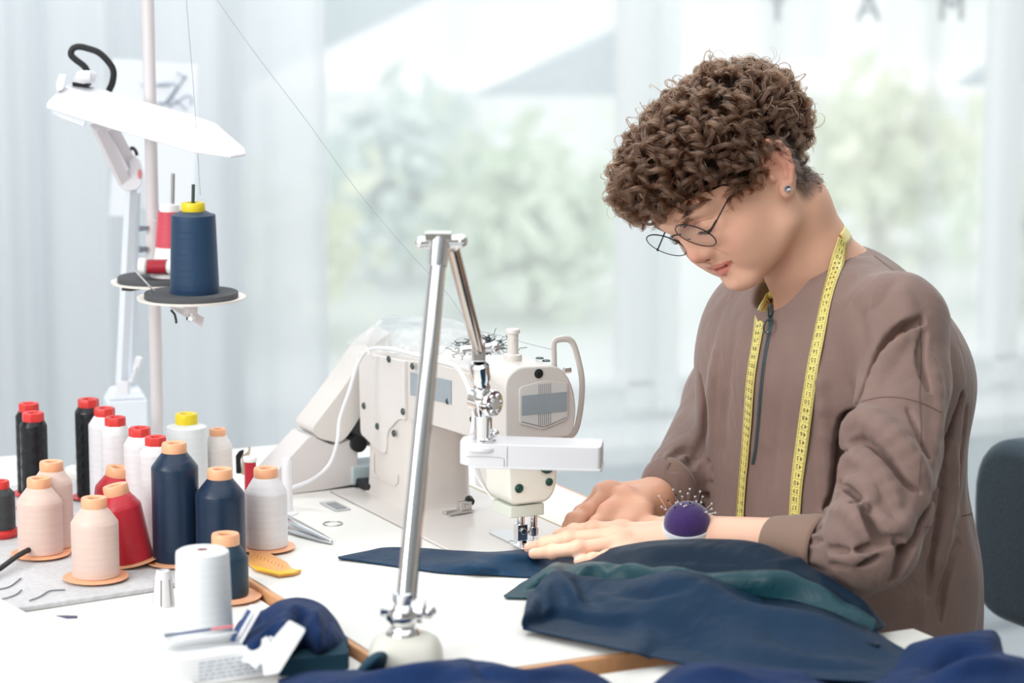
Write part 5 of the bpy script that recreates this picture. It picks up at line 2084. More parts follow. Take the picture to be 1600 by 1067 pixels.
for ln in ([(1437, 505), (1440, 560), (1437, 620), (1440, 690), (1436, 760)],
           [(1345, 628), (1375, 621), (1410, 622), (1445, 632), (1471, 645)],
           [(1366, 400), (1392, 420), (1420, 440), (1440, 470), (1440, 500)],
           [(1443, 823), (1470, 824), (1498, 821)], [(1503, 806), (1515, 803), (1524, 799)]):
    pts = on_cloth(ln)
    if len(pts) > 3:
        wkid(MB().tube(pts, .0005, 5).build('seam', M_seam, None))
# zip
zp = on_cloth([(1206, 486), (1203, 520), (1196, 560), (1190, 610), (1186, 660), (1182, 700), (1178, 724)], .0012, 60)
if len(zp) > 8:
    zo = wkid(MB().tube(zp, .0024, 8, flat=(1, .5)).build('zip', mat('zip_tape', srgb('#4c565a'), rough=.6), None))
    m = MB()
    for i in range(110):
        f = i / 109 * (len(zp) - 1)
        a, b = int(f), min(int(f) + 1, len(zp) - 1)
        p = zp[a] * (1 - f + a) + zp[b] * (f - a)
        n = JKS.normal(p, .004)
        m.sphere(p + n * .0012, .0011, 6, 4)
    tz = wkid(m.build('zip_teeth', mat('zip_teeth', srgb('#5c686c'), rough=.35, metal=.6), None))
    tz['kind'] = 'stuff'
    top = zp[0]
    nn = JKS.normal(top, .006)
    tdir = (zp[4] - zp[0]) / np.linalg.norm(zp[4] - zp[0])
    sd = np.cross(tdir, nn)
    m = MB()
    m.tube([top + nn * .002 - tdir * .004, top + nn * .0035 + tdir * .004, top + nn * .003 + tdir * .014], [.0032, .0038, .0022], 8)
    m.tube([top + nn * .003 + tdir * .012, top + nn * .003 + tdir * .021], .0014, 6)
    wkid(m.build('zip_slider', M_darksteel, None))
    rc = top + nn * .0035 + tdir * .030
    wkid(MB().tube([rc + tdir * .0105 * math.cos(a) + sd * .0065 * math.sin(a) for a in np.linspace(0, 2 * math.pi, 33)[:-1]], .0010, 8, closed=True).build('zip_ring', mat('zip_ring', srgb('#596a6b'), rough=.3, metal=.8), None))

# trousers and shoes, mostly hidden under the table
TR = Field()
PV = np.array([.455, 3.0, .535])
TR.ell(PV, (.125, .165, .105), RBODY, k=.03)
for s in (1, -1):
    hip = PV + LB * .085 * s - (0, 0, .01)
    kn = hip + FB * .40 + LB * .03 * s - (0, 0, .015)
    an = kn + FB * .02 - (0, 0, .40)
    TR.caps(hip, kn, .082, .060, k=.03)
    TR.caps(kn, an, .058, .048, k=.03)
tv, tq = TR.mesh((-.10, 2.50, .04), (.75, 3.30, .70), .009)
wkid(mesh_obj('trousers', tv, tq, mat('charcoal_denim', srgb('#2b2e36'), rough=.85), None))
for s in (1, -1):
    an = PV + LB * .115 * s + FB * .42 - (0, 0, .455)
    SHF = Field()
    SHF.caps(an + (0, 0, -.035) - FB * .03, an + (0, 0, -.04) + FB * .12, .036, .034, k=.01)
    SHF.caps(an + (0, 0, .015), an + (0, 0, -.03), .036, .036, k=.02)
    SHF.box(an + FB * .045 + (0, 0, -.30), (.5, .5, .2265), .0, k=.004, mode='s')
    a0 = an - (.2, .2, .09)
    wkid(mesh_obj('shoe', *SHF.mesh(a0, a0 + (.4, .4, .16), .006), mat('white_shoe', srgb('#e6e4e0'), rough=.6), None))

# ------------------------------------------------------------------ chair
ch = thing('office_chair', 'dark slate fabric office chair behind the seated person', 'chair', (.62, 3.08, 0), math.atan2(LB[1], LB[0]))
# local x = her left, local y = backwards-up: chair frame (x: LB, y: -FB)
M_chair = mat('slate_fabric', srgb('#3b4a54'), rough=.95, bump=(420, .5, .0015), vary=(300, .12), sheen=.3)
bk = MB().prism(rpoly([(-.235, .565), (.235, .565), (.245, .80), (-.245, .80)], [.06, .06, .09, .09], 8), .065, ((0, .075, 0), (1, 0, 0), (0, 0, 1), (0, 1, 0)))
bk.build('backrest', M_chair, ch, bevel=.022, seg=4)
MB().prism(rpoly([(-.24, -.42), (.24, -.42), (.24, .02), (-.24, .02)], .06, 6), .06, ((0, 0, .385), (1, 0, 0), (0, 1, 0), (0, 0, 1))).build('seat', M_chair, ch, bevel=.02, seg=3)
MB().tube([(0, -.1, .37), (0, .11, .40), (0, .13, .60)], .018, 8, flat=(1.6, .7)).build('back_bar', M_black, ch)
MB().cyl((0, -.2, .09), (0, -.2, .38), .028, .025).build('gas_column', M_black, ch)
for i in range(5):
    a = i * 2 * math.pi / 5 + .3
    e_ = (.27 * math.cos(a), -.2 + .27 * math.sin(a), .07)
    MB().tube([(0, -.2, .10), e_], [.022, .015], 8).build('leg', M_black, ch)
    MB().lathe([(.005, -.012), (.024, -.012), (.026, 0), (.024, .012), (.005, .012)], 16, (e_[0], e_[1], .027), (math.cos(a + 1.57), math.sin(a + 1.57), 0)).build('caster', M_black, ch)
for s in (1,):
    MB().tube([(.25 * s, -.10, .40), (.285 * s, -.05, .50), (.285 * s, -.02, .58)], .014, 8).build('armrest_post', M_black, ch)
    MB().tube(catmull([(.285 * s, -.16, .575), (.285 * s, -.06, .590), (.285 * s, .06, .575)], 12), .022, 10, flat=(1.1, .6)).build('armrest', M_black, ch)
# ------------------------------------------------------------------ hair
def hair_mat(name, color, rough=.3):
    m = bpy.data.materials.new(name)
    m.use_nodes = True
    nt = m.node_tree
    nt.nodes.clear()
    out = nt.nodes.new('ShaderNodeOutputMaterial')
    h = nt.nodes.new('ShaderNodeBsdfHairPrincipled')
    h.parametrization = 'COLOR'
    h.inputs['Color'].default_value = color + (1,)
    h.inputs['Roughness'].default_value = rough
    h.inputs['Radial Roughness'].default_value = .45
    h.inputs['Random Roughness'].default_value = .3
    hi = nt.nodes.new('ShaderNodeHairInfo')
    mr = nt.nodes.new('ShaderNodeMapRange')
    mr.inputs['To Min'].default_value = .55
    mr.inputs['To Max'].default_value = 1.6
    nt.links.new(hi.outputs['Random'], mr.inputs['Value'])
    mx = nt.nodes.new('ShaderNodeVectorMath')
    mx.operation = 'SCALE'
    mx.inputs[0].default_value = color
    nt.links.new(mr.outputs[0], mx.inputs['Scale'])
    nt.links.new(mx.outputs[0], h.inputs['Color'])
    nt.links.new(h.outputs[0], out.inputs[0])
    return m


M_hair = hair_mat('brown_hair', (.058, .026, .0135), .24)
M_hair_dark = hair_mat('dark_hair', (.022, .014, .011), .35)


def curves_obj(name, strands, radius, material, parent=wm):
    """strands: list of (n,3) arrays"""
    cu = bpy.data.hair_curves.new(name)
    sizes = [len(s) for s in strands]
    cu.add_curves(sizes)
    P = np.concatenate(strands).astype(np.float32)
    at = cu.attributes.get('position') or cu.attributes.new('position', 'FLOAT_VECTOR', 'POINT')
    at.data.foreach_set('vector', P.ravel())
    ra = cu.attributes.get('radius') or cu.attributes.new('radius', 'FLOAT', 'POINT')
    rr = []
    for n in sizes:
        rr.append(radius * (1 - .75 * np.linspace(0, 1, n) ** 2.5))
    ra.data.foreach_set('value', np.concatenate(rr).astype(np.float32))
    cu.materials.append(material)
    o = bpy.data.objects.new(name, cu)
    COL.objects.link(o)
    if parent is not None:
        o.parent = parent
        o.matrix_parent_inverse = Matrix.Translation(parent.location).inverted()
    return o


scene.cycles_curves.shape = 'THICK'
HC = np.array([-.008, 0, .045])          # scalp ellipsoid in head coordinates
HRAD = np.array([.094, .074, .080])
OC = np.array([-.012, 0, .050])          # outer envelope of the curls
ORAD = np.array([.126, .088, .088])
GRAV = HR.T @ np.array([0, 0, -1.0])


def on_scalp(d):
    t = 1 / np.linalg.norm(d / HRAD)
    return HC + d * t


def hairline(p):
    """True where the long curls are rooted"""
    f, l, u = p
    al = abs(l)
    if f > .05:
        return u > .050 - .1 * (al - .03)
    if f > .015:
        return u > .034 + (f - .015) * .45
    if f > -.03:
        return u > .036
    return u > .034 + (f + .03) * .75


def smoothn(v):
    return v / (np.linalg.norm(v) + 1e-9)


# soft dark volume below the curls so that no scalp shows
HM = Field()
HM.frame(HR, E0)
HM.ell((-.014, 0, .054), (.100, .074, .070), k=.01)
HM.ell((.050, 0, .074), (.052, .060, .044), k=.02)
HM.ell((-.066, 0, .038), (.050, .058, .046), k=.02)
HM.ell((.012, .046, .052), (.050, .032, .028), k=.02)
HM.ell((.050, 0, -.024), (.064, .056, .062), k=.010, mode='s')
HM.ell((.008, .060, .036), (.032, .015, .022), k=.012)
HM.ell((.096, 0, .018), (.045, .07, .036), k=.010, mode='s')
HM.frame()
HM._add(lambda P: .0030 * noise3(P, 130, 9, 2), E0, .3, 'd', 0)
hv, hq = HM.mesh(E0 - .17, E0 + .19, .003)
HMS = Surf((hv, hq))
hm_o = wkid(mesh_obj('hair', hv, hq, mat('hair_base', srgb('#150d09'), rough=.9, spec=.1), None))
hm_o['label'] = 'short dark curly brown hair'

strands = []
rs = np.random.RandomState(5)
cand = hv[rs.permutation(len(hv))]
hl = (cand - E0) @ HR
taken = []
for p, ql in zip(cand, hl):
    f, l, u = ql
    # visible hair only: above the fringe line, above the ear, above the cropped nape
    if f > .040 and u < .053:
        continue
    if -.02 < f <= .040 and u < .020:
        continue
    if f <= -.02 and u < .034 + (f + .02) * .62:
        continue
    if l < -.050 and rs.rand() < .5:
        continue
    if any(abs(p[0] - t[0]) < .006 and abs(p[1] - t[1]) < .006 and abs(p[2] - t[2]) < .006 for t in taken):
        continue
    taken.append(p)
    if len(taken) >= 760:
        break
print('clumps', len(taken))
GW_ = np.array([0, 0, -1.0])
for p in taken:
    n = HMS.normal(p, .006)
    ql = HR.T @ (p - E0)
    fwd = 1.0 if ql[0] > -.045 else -1.0
    comb = HR @ np.array([.8 * fwd, .25 * np.sign(ql[1]), 0]) + GW_ * .55
    comb = comb + rs.normal(size=3) * .55
    comb = smoothn(comb - n * comb.dot(n))
    edge = ql[2] < .058 + .35 * max(0, ql[0] - .02)
    ln = rs.uniform(.018, .036)
    lift = rs.uniform(.003, .011)
    R0 = rs.uniform(.0045, .0102)
    if edge:
        ln *= .8
        R0 *= .85
        lift *= .8
    turns = rs.uniform(1.1, 2.0)
    ph = rs.uniform(0, 6.28)
    hand = rs.choice([-1, 1])
    npt = 30
    t = np.linspace(0, 1, npt)
    cen = p[None] - n[None] * .004 + n[None] * ((lift + .004) * np.sin(np.minimum(t * 2.2, 1.57)))[:, None] + comb[None] * (ln * t)[:, None] + GW_[None] * (.007 * t ** 2)[:, None]
    tan = np.gradient(cen, axis=0)
    tan /= np.linalg.norm(tan, axis=1)[:, None]
    a = np.cross(tan, n[None])
    a /= np.linalg.norm(a, axis=1)[:, None] + 1e-9
    b = np.cross(tan, a)
    for _ in range(rs.randint(22, 32)):
        off = rs.normal(size=3) * .0011
        rj = R0 * rs.uniform(.68, 1.22)
        pj = ph + rs.normal() * .16
        tj = turns * rs.uniform(.95, 1.06)
        k = max(14, int(npt * rs.uniform(.82, 1.001)))
        tt = t[:k]
        r_ = rj * np.minimum(tt * 3.5, 1) ** .8 * (.75 + .35 * np.sin(tt * 3.1))
        an = pj + hand * 2 * math.pi * tj * tt
        wob = .0007 * np.sin(tt * rs.uniform(8, 16) + rs.uniform(0, 6))
        pts = cen[:k] + off[None] + a[:k] * (r_ * np.cos(an) + wob)[:, None] + b[:k] * (r_ * np.sin(an))[:, None]
        strands.append(pts)
# loose single curls round the outline
for p in cand[3000:3900]:
    ql = HR.T @ (p - E0)
    if ql[2] < .050 + (.3 * ql[0] if ql[0] > 0 else .5 * ql[0]):
        continue
    if rs.rand() < .45:
        continue
    n = HMS.normal(p, .006)
    c = smoothn(rs.normal(size=3))
    c = smoothn(c - n * c.dot(n) * .7)
    a = np.cross(c, n)
    t = np.linspace(0, 1, 30)
    rr = rs.uniform(.004, .009)
    an = rs.uniform(0, 6) + 2 * math.pi * rs.uniform(.7, 1.5) * t
    base_ = p + n * rs.uniform(.002, .009)
    pts = base_[None] + c[None] * (rs.uniform(.008, .022) * t)[:, None] + n[None] * (rs.uniform(.004, .012) * np.sin(t * 1.9))[:, None] + a[None] * (rr * np.cos(an))[:, None] + n[None] * (rr * np.sin(an))[:, None]
    for _ in range(rs.randint(1, 4)):
        strands.append(pts + rs.normal(size=3)[None] * .0006)
curves_obj('curls', strands, .00030, M_hair, hm_o)['label'] = 'loose brown curls'
hm_o.children[0].matrix_parent_inverse = Matrix.Identity(4)

# cropped hair at the nape and above the ear, eyebrows, lashes
def surf(f, l, u, F_=BODYS):
    """push a head-frame point onto the skin along the lateral/outward direction"""
    p = HW(f, l, u)
    for _ in range(8):
        d = F_.at(p)
        if abs(d) < .0002:
            break
        p = p - F_.normal(p, .002) * d
    return p


short = []
for _ in range(2600):
    f = rs.uniform(-.092, -.014)
    u = rs.uniform(-.050, .055)
    l = rs.choice([1, 1, 1, -1]) * rs.uniform(.0, .068)
    if u < -.050 + .45 * (f + .075) ** 1 * (f > -.075) * 1.0 or (u < -.005 and f > -.030):
        continue
    q0 = np.array([f, l, u])
    if np.linalg.norm((q0 - (-.004, 0, .030)) / (.092, .068, .090)) > 1.25:
        continue
    dd = smoothn(q0 - np.array([-.004, 0, .02]))
    p = HW(*(np.array([-.004, 0, .02]) + dd * .085))
    d0 = BODYS.at(p)
    p = p - HR @ dd * d0
    p = p - HR @ dd * BODYS.at(p)
    qq = HR.T @ (p - E0)
    if qq[2] < -.052 or (qq[0] > -.020 and qq[2] < .03):
        continue
    nn = HR @ dd
    dwn = HR @ np.array([-.25, 0, -.9])
    t = np.linspace(0, 1, 5)[:, None]
    w_ = smoothn(dwn + rs.normal(size=3) * .25)
    for _2 in range(5):
        o_ = rs.normal(size=3) * .0022
        L_ = rs.uniform(.006, .010) * (1 if qq[2] > -.03 else .5)
        short.append(p[None] + o_ + nn[None] * (.0016 * np.sin(t * 3.0)) + w_[None] * L_ * t)
curves_obj('cropped_hair', short, .00026, M_hair_dark)
brow = []
for s in (1, -1):
    for _ in range(260):
        x = rs.rand()
        f = .0865 - .020 * x ** 1.5
        l = s * (.0125 + .038 * x)
        u = .0295 + .007 * math.sin(x * 2.3) - .001 * x + rs.normal() * .0016 * (1 - x * .6)
        p = surf(f, l, u)
        d_ = HR @ smoothn(np.array([-.35, s * 1.0, .28 - .5 * x]))
        nn = BODYS.normal(p, .003)
        t = np.linspace(0, 1, 4)[:, None]
        brow.append(p[None] + nn[None] * (.0006 + .0007 * t) + d_[None] * (.0062 * t))
curves_obj('eyebrow', brow, .00020, M_hair_dark)
lash = []
for s in (1, -1):
    lm = []
    for x in np.linspace(0, 1, 40):
        f = .0790 - .0110 * x ** 1.6
        l = s * (.0180 + .0265 * x)
        u = .0072 - .0030 * math.sin(math.pi * x) + .002 * x
        p = surf(f, l, u)
        nn = BODYS.normal(p, .003)
        lm.append(p + nn * .0002)
        for _ in range(3):
            t = np.linspace(0, 1, 5)[:, None]
            d_ = smoothn(nn * .9 + HR @ np.array([.2, s * (.1 + .5 * x), -.55]))
            lash.append((lm[-1] + rs.normal(size=3) * .0003)[None] + d_[None] * (.0068 * rs.uniform(.7, 1) * t) + (HR @ np.array([0, 0, .0022]))[None] * t ** 2)
    wkid(MB().tube(lm, .00055, 6).build('lid_line', mat('lash_brown', srgb('#3a2520'), rough=.7), None))
    cr = [surf(.0810 - .0125 * x ** 1.6, s * (.0185 + .0260 * x), .0168 - .0008 * x + .002 * math.sin(math.pi * x)) for x in np.linspace(0, 1, 16)]
    wkid(MB().tube(cr, .00045, 6).build('lid_crease', mat('lid_shadow', srgb('#b57f6b'), rough=.7), None))
curves_obj('eyelashes', lash, .00016, M_hair_dark)
# ------------------------------------------------------------------ glasses, ear stud, tape, pincushion
def wtube(pts, r, n=8, **kw):
    return MB().tube([np.asarray(p) for p in pts], r, n, **kw)


gl = thing('glasses', 'round thin black wire glasses on the bent face', 'glasses', HW(.093, 0, .010))
G0 = HW(.093, 0, .010)
M_wire = mat('black_wire', (.02, .02, .025), rough=.3, metal=.6)
gn = smoothn(np.array([.935, 0, -.35]))
gv = np.cross((0, 1, 0), gn)
gv = smoothn(gv)
gfr = None


def G_(p):
    return HR @ np.asarray(p, float) + E0 - G0


for s, nm in ((1, 'near'), (-1, 'far')):
    c = np.array([.0945, .0325 * s, .0115])
    # a little face wrap
    lt = np.array([0, 1.0 * s, 0])
    ring = [G_(c + lt * (.0238 * math.cos(a)) + gv * (.0230 * math.sin(a))) for a in np.linspace(0, 2 * math.pi, 65)[:-1]]
    rim = MB().tube(ring, .00072, 8, closed=True).build('rim', M_wire, gl)
    lens = MB()
    for off in (0, .0010):
        pass
    rg_ = [c + lt * (.0234 * math.cos(a)) + gv * (.0226 * math.sin(a)) for a in np.linspace(0, 2 * math.pi, 49)[:-1]]
    v = [G_(p - gn * .0006) for p in rg_] + [G_(p + gn * .0006) for p in rg_]
    n_ = len(rg_)
    lens.add(v, [tuple(range(n_))[::-1], tuple(range(n_, 2 * n_))] + [(i, (i + 1) % n_, n_ + (i + 1) % n_, n_ + i) for i in range(n_)])
    lens.build('lens', mat('clear_lens', (.97, .99, 1), rough=.02, trans=1, ior=1.08), gl, smooth=0)
    hinge = c + lt * .0238 + gv * .002
    MB().box(G_(hinge), (.0022, .0022, .0032)).build('hinge', M_wire, gl)
    tp_ = [hinge, hinge + (-.006, .0030 * s, .0006), np.array([.040, .0655 * s, .0240]), np.array([-.004, .0735 * s, .0320]), np.array([-.022, .0765 * s, .026]), np.array([-.032, .0745 * s, .008])]
    MB().tube([G_(p) for p in catmull(tp_, 30)], .00085, 8).build('temple', M_wire, gl)
br_ = [np.array([.0945, .0100, .0185]), np.array([.0985, .0045, .0215]), np.array([.0985, -.0045, .0215]), np.array([.0945, -.0100, .0185])]
MB().tube([G_(p) for p in catmull(br_, 14)], .0008, 8).build('bridge', M_wire, gl)
for s in (1, -1):
    MB().tube([G_(p) for p in catmull([(.0935, .0115 * s, .010), (.0895, .0105 * s, .0075), (.0875, .0095 * s, .0045)], 8)], .0005, 6).build('nose_pad_arm', M_wire, gl)
    MB().sphere(G_((.0870, .0092 * s, .0035)), .0022, 10, 8, sc=(.8, .6, 1.4)).build('nose_pad', mat('clear_pad', (.9, .9, .9), rough=.2, trans=.6), gl)

pe = surf(-.003, .080, -.0165)
ne = smoothn(HL * .9 + HF * .2)
es = thing('ear_stud', 'round silver ear stud in the near ear lobe', 'earring', pe)
k = MB().lathe([(.0003, .0), (.0038, .0), (.0041, .0008), (.0036, .0018), (.0026, .0022), (.0003, .0024)], 24, (0, 0, .0), ne)
k.build('disc', mat('dark_silver', srgb('#6a6c78'), rough=.3, metal=.8), es)
k = MB()
u_ = smoothn(np.cross(ne, (0, 0, 1)))
v_ = np.cross(ne, u_)
for a in np.linspace(0, 2 * math.pi, 13)[:-1]:
    k.sphere(ne * .0016 + (u_ * math.cos(a) + v_ * math.sin(a)) * .0036, .00062, 6, 4)
for a in (-.5, .4, 1.3):
    k.tube([ne * .0025 - u_ * .0022 + v_ * (a * .001), ne * .0025 + u_ * .0022 + v_ * (a * .001 + .0008)], .0003, 4)
k.build('silver_rim', M_chrome, es)

# measuring tape: a ribbon round the neck with both ends down the chest
SKJ = Surf((jv, jq), (bv, bq))
tape = thing('measuring_tape', 'yellow measuring tape hanging round the neck over the jacket', 'measuring tape', NB3)
TW_ = .0150


def tape_branch(pix, y0, off=.0022, smooth_=2):
    out = []
    for x, y in pix:
        p = SKJ.trace(x, y, y0)
        if p is None:
            out.append(None)
            continue
        out.append(p)
    return out


near_px = [(1314, 375), (1311, 400), (1302, 440), (1291, 480), (1281, 530), (1271, 580), (1262, 640), (1253, 700), (1247, 750), (1243, 800), (1240, 835)]
far_px = [(1199, 468), (1191, 500), (1184, 540), (1177, 580), (1172, 640), (1168, 690), (1163, 740), (1160, 780), (1158, 815), (1157, 840)]


def tape_path(pix):
    P, Nn = [], []
    last = None
    for x, y in catmull(pix, 40):
        p = SKJ.trace(x, y, 2.4)
        if p is None or (last is not None and y > 780 and p[1] < last[1] - .02):
            p = W(x, y, (last[1] if last is not None else 2.9) - .001)
        P.append(p)
        last = p
    P = np.array(P)
    # smooth depth so that the ribbon bridges small hollows
    for _ in range(6):
        P[1:-1] = (P[:-2] + P[2:] + P[1:-1] * 2) / 4
    Nn = np.array([SKJ.normal(p, .012) for p in P])
    for _ in range(8):
        Nn[1:-1] = (Nn[:-2] + Nn[2:] + Nn[1:-1] * 2) / 4
    Nn /= np.linalg.norm(Nn, axis=1)[:, None]
    for i, p in enumerate(P):
        d = SKJ.at(p)
        P[i] = p + Nn[i] * (max(0, .0026 - d))
    for _ in range(3):
        P[1:-1] = (P[:-2] + P[2:] + P[1:-1] * 2) / 4
    return P, Nn


def ribbon(P, Nn, n=160):
    s_ = np.concatenate([[0], np.cumsum(np.linalg.norm(np.diff(P, axis=0), axis=1))])
    u = np.linspace(0, s_[-1], n)
    Pc = np.stack([np.interp(u, s_, P[:, k_]) for k_ in range(3)], 1)
    Nc = np.stack([np.interp(u, s_, Nn[:, k_]) for k_ in range(3)], 1)
    Tn = np.gradient(Pc, axis=0)
    Tn /= np.linalg.norm(Tn, axis=1)[:, None]
    Nc -= Tn * np.sum(Nc * Tn, axis=1)[:, None]
    Nc /= np.linalg.norm(Nc, axis=1)[:, None]
    Sd = np.cross(Tn, Nc)
    return u, Pc, Nc, Tn, Sd


M_tape = mat('tape_yellow', srgb('#eedf86'), rough=.35, spec=.5, coat=.2)
M_tape2 = mat('tape_pale', srgb('#eeeacb'), rough=.4)
M_ink = mat('tape_ink', srgb('#23221c'), rough=.6)
M_tedge = mat('tape_edge', srgb('#c2b04e'), rough=.4)
GL = {c: text_mesh(c, .0072, 0) for c in '0123456789'}
GW = .0040


def tape_print(u, Pc, Nc, Tn, Sd, nums, up, cm, first, flip=1):
    """ticks and figures just above the ribbon; up: +1 figures read with their top towards the start"""
    ink, lines = MB(), MB()

    def at(s_, w_, h_=.00062):
        f = np.interp(s_, u, np.arange(len(u)))
        i = int(min(f, len(u) - 2))
        t_ = f - i
        p = Pc[i] * (1 - t_) + Pc[i + 1] * t_
        sd = Sd[i] * (1 - t_) + Sd[i + 1] * t_
        nn = Nc[i] * (1 - t_) + Nc[i + 1] * t_
        return p + sd * w_ + nn * h_

    def quad(s0, s1, w0, w1, mb):
        a, b, c, d = at(s0, w0), at(s0, w1), at(s1, w1), at(s1, w0)
        mb.add([a, b, c, d], [(0, 1, 2, 3)])
    for w_ in (-.0052, .0052):
        ss = np.linspace(u[0], u[-1], 100)
        for a, b in zip(ss[:-1], ss[1:]):
            quad(a, b, w_ - .00010, w_ + .00010, lines)
    s_ = first
    for nmb in nums:
        if s_ > u[-1] - .003:
            break
        if s_ > .002:
            quad(s_ - cm / 2 - .00012, s_ - cm / 2 + .00012, -TW_ / 2 + .0004, TW_ / 2 - .0004, lines)
            for q in range(1, 10):
                ln = .0016 if q != 5 else .0024
                sq = s_ - cm / 2 + cm * q / 10
                if sq < u[-1]:
                    quad(sq - .00007, sq + .00007, -TW_ / 2 + .0003, -TW_ / 2 + .0003 + ln, lines)
                    quad(sq - .00007, sq + .00007, TW_ / 2 - .0003 - ln, TW_ / 2 - .0003, lines)
            st_ = str(nmb)
            for i, ch_ in enumerate(st_):
                v, f = GL[ch_]
                off = (i - (len(st_) - 1) / 2) * GW
                pts = [at(s_ - up * b, -up * flip * (a * .92 + off)) for a, b, _ in v]
                ink.add(pts, f)
        s_ += cm
    return ink, lines


def tape_mesh(u, Pc, Nc, Tn, Sd, name):
    G = np.stack([Pc + Sd * w_ + Nc * z for w_, z in ((-TW_ / 2, 0), (-TW_ / 4, .0002), (0, .00025), (TW_ / 4, .0002), (TW_ / 2, 0))], 1)
    G = G - Nc[:, None] * .0001
    return G


def add_branch(pix, nums, up, cm, first, flip=1):
    P, Nn = tape_path(pix)
    rb_ = ribbon(P, Nn)
    G = tape_mesh(*rb_, 'ribbon')
    off = np.array(NB3)
    MB().grid(G - off).build('ribbon', M_tape, tape, smooth=80, solid=.0005)
    ink, lines = tape_print(*rb_, nums, up, cm, first, flip)
    for m_, nm_ in ((ink, 'figures'), (lines, 'tick_marks')):
        m_.v = [tuple(np.array(p) - off) for p in m_.v]
        me = m_.build(nm_, M_ink if nm_ == 'figures' else M_tedge if 0 else M_ink, tape, smooth=0)
        me['kind'] = 'stuff'
    return P, Nn, rb_


bn = add_branch(near_px, list(range(72, 34, -1)), -1, .0092, .004)
bf = add_branch(far_px, list(range(87, 121)), 1, .0092, .004)
# the part passing behind the neck and the pale turned-over stretch at the throat
a0, a1 = bn[0][0], bf[0][0]
bk_ = [a0, W(1308, 358, 3.0), W(1292, 352, 3.035), W(1262, 366, 3.045), W(1235, 395, 3.03), W(1214, 418, 2.96), W(1208, 436, a1[1] + .012), W(1204, 452, a1[1] - .002), a1]
bk_ = catmull(bk_, 60)
bn_ = []
for p in bk_:
    for _ in range(4):
        d = SKJ.at(p)
        if d < .003:
            p = p + SKJ.normal(p, .006) * (.003 - d)
    bn_.append(p)
bk_ = np.array(bn_)
for _ in range(4):
    bk_[1:-1] = (bk_[:-2] + bk_[2:] + bk_[1:-1] * 2) / 4
nk = np.array([SKJ.normal(p, .012) for p in bk_])
nk[0], nk[-1] = bn[1][0], bf[1][0]
for _ in range(10):
    nk[1:-1] = (nk[:-2] + nk[2:] + nk[1:-1] * 2) / 4
G = tape_mesh(*ribbon(bk_, nk, 80), 'r')
MB().grid(G - np.array(NB3)).build('ribbon', M_tape, tape, smooth=80, solid=.0005)

# pincushion on the near wrist
PC = pz(1075, 828, .8165)
pcw = WRL + (WRL - WRL)
pcx = W(1074, 818, 2.792)
pn_ = smoothn(np.array([-.05, -.32, .95]))
pc = thing('pincushion', 'purple pincushion full of pins in a white cup on the wrist', 'pincushion', pcx)
k = MB().lathe([(.0003, -.0135), (.022, -.0135), (.0260, -.0105), (.0272, -.004), (.0268, -.001), (.0250, -.001), (.0250, -.004), (.0003, -.004)], 44, (0, 0, 0), pn_)
k.build('cup', mat('cup_white', srgb('#e6edf4'), rough=.35), pc)
k = MB().lathe([(.0240, -.003)] + [(.0256 * math.cos(a) ** .8, -.001 + .0235 * math.sin(a)) for a in np.linspace(.02, math.pi / 2 - .02, 12)] + [(.0003, .0228)], 44, (0, 0, 0), pn_)
k.build('cushion', mat('purple_velvet', srgb('#3d2763'), rough=.95, sheen=.8, bump=(500, .5, .0008), vary=(220, .12)), pc, smooth=60)
M_pin = mat('pin_steel', (.75, .76, .8), rough=.2, metal=1)
M_head = mat('pin_pearl', srgb('#d8d2da'), rough=.25)
u_ = smoothn(np.cross(pn_, (1, 0, 0)))
v_ = np.cross(pn_, u_)
pins = [(1056, 773, .4), (1063, 768, .3), (1059, 784, 0), (1075, 771, .3), (1078, 764, .6), (1090, 770, .5), (1094, 768, .6), (1098, 776, .2), (1086, 776, .2), (1052, 765, .6), (1044, 782, .3), (1050, 795, 0), (1040, 796, .2), (1061, 801, 0), (1068, 812, 0), (1083, 790, 0), (1112, 795, .5), (1112, 787, .4), (1104, 800, .7), (1118, 801, .8), (1080, 800, 0), (1072, 790, 0), (1096, 785, .1), (1030, 775, .9), (1034, 792, .5), (1048, 812, 0), (1066, 776, .3), (1088, 783, .1)]
for i, (x, y, out) in enumerate(pins):
    hd_p = W(x, y, 2.787 - .006 * R.random()) - pcx
    # root: nearest point on the cushion pulled inwards
    loc_ = np.array([hd_p @ u_, hd_p @ v_, hd_p @ pn_])
    rad = math.hypot(loc_[0], loc_[1])
    tgt = np.array([loc_[0] * .62, loc_[1] * .62, 0])
    rr = min(1, math.hypot(tgt[0], tgt[1]) / .0245)
    tgt[2] = .0215 * math.sqrt(max(0, 1 - rr * rr)) - .003
    root = u_ * tgt[0] + v_ * tgt[1] + pn_ * tgt[2]
    dn = hd_p - root
    if dn @ pn_ < .003 and out < .5:
        hd_p = root + pn_ * .009 + dn * .3
    pin = MB().tube([root, hd_p], .00030, 5).build('pin', M_pin, pc)
    MB().sphere(hd_p, .00115, 8, 6).build('pin_head', M_head if i % 5 else M_black, pin)

# ------------------------------------------------------------------ cloths
def cloth_mat(name, color, rough=.62, sheen=.4, sp=.35, bump=(1400, .22, .0007)):
    return mat(name, color, rough=rough, sheen=sheen * .1, spec=sp * .6, bump=bump, vary=(20, .06), wrinkle=(14, .006))


M_navy = cloth_mat('navy_cloth', srgb('#0d2c47'))
M_navy2 = cloth_mat('navy_cotton', srgb('#0e2a55'), .8)
M_teal = cloth_mat('teal_lining', srgb('#17404b'), .38, .6, .5)
M_strip = cloth_mat('strip_cloth', srgb('#0f3350'), .5)


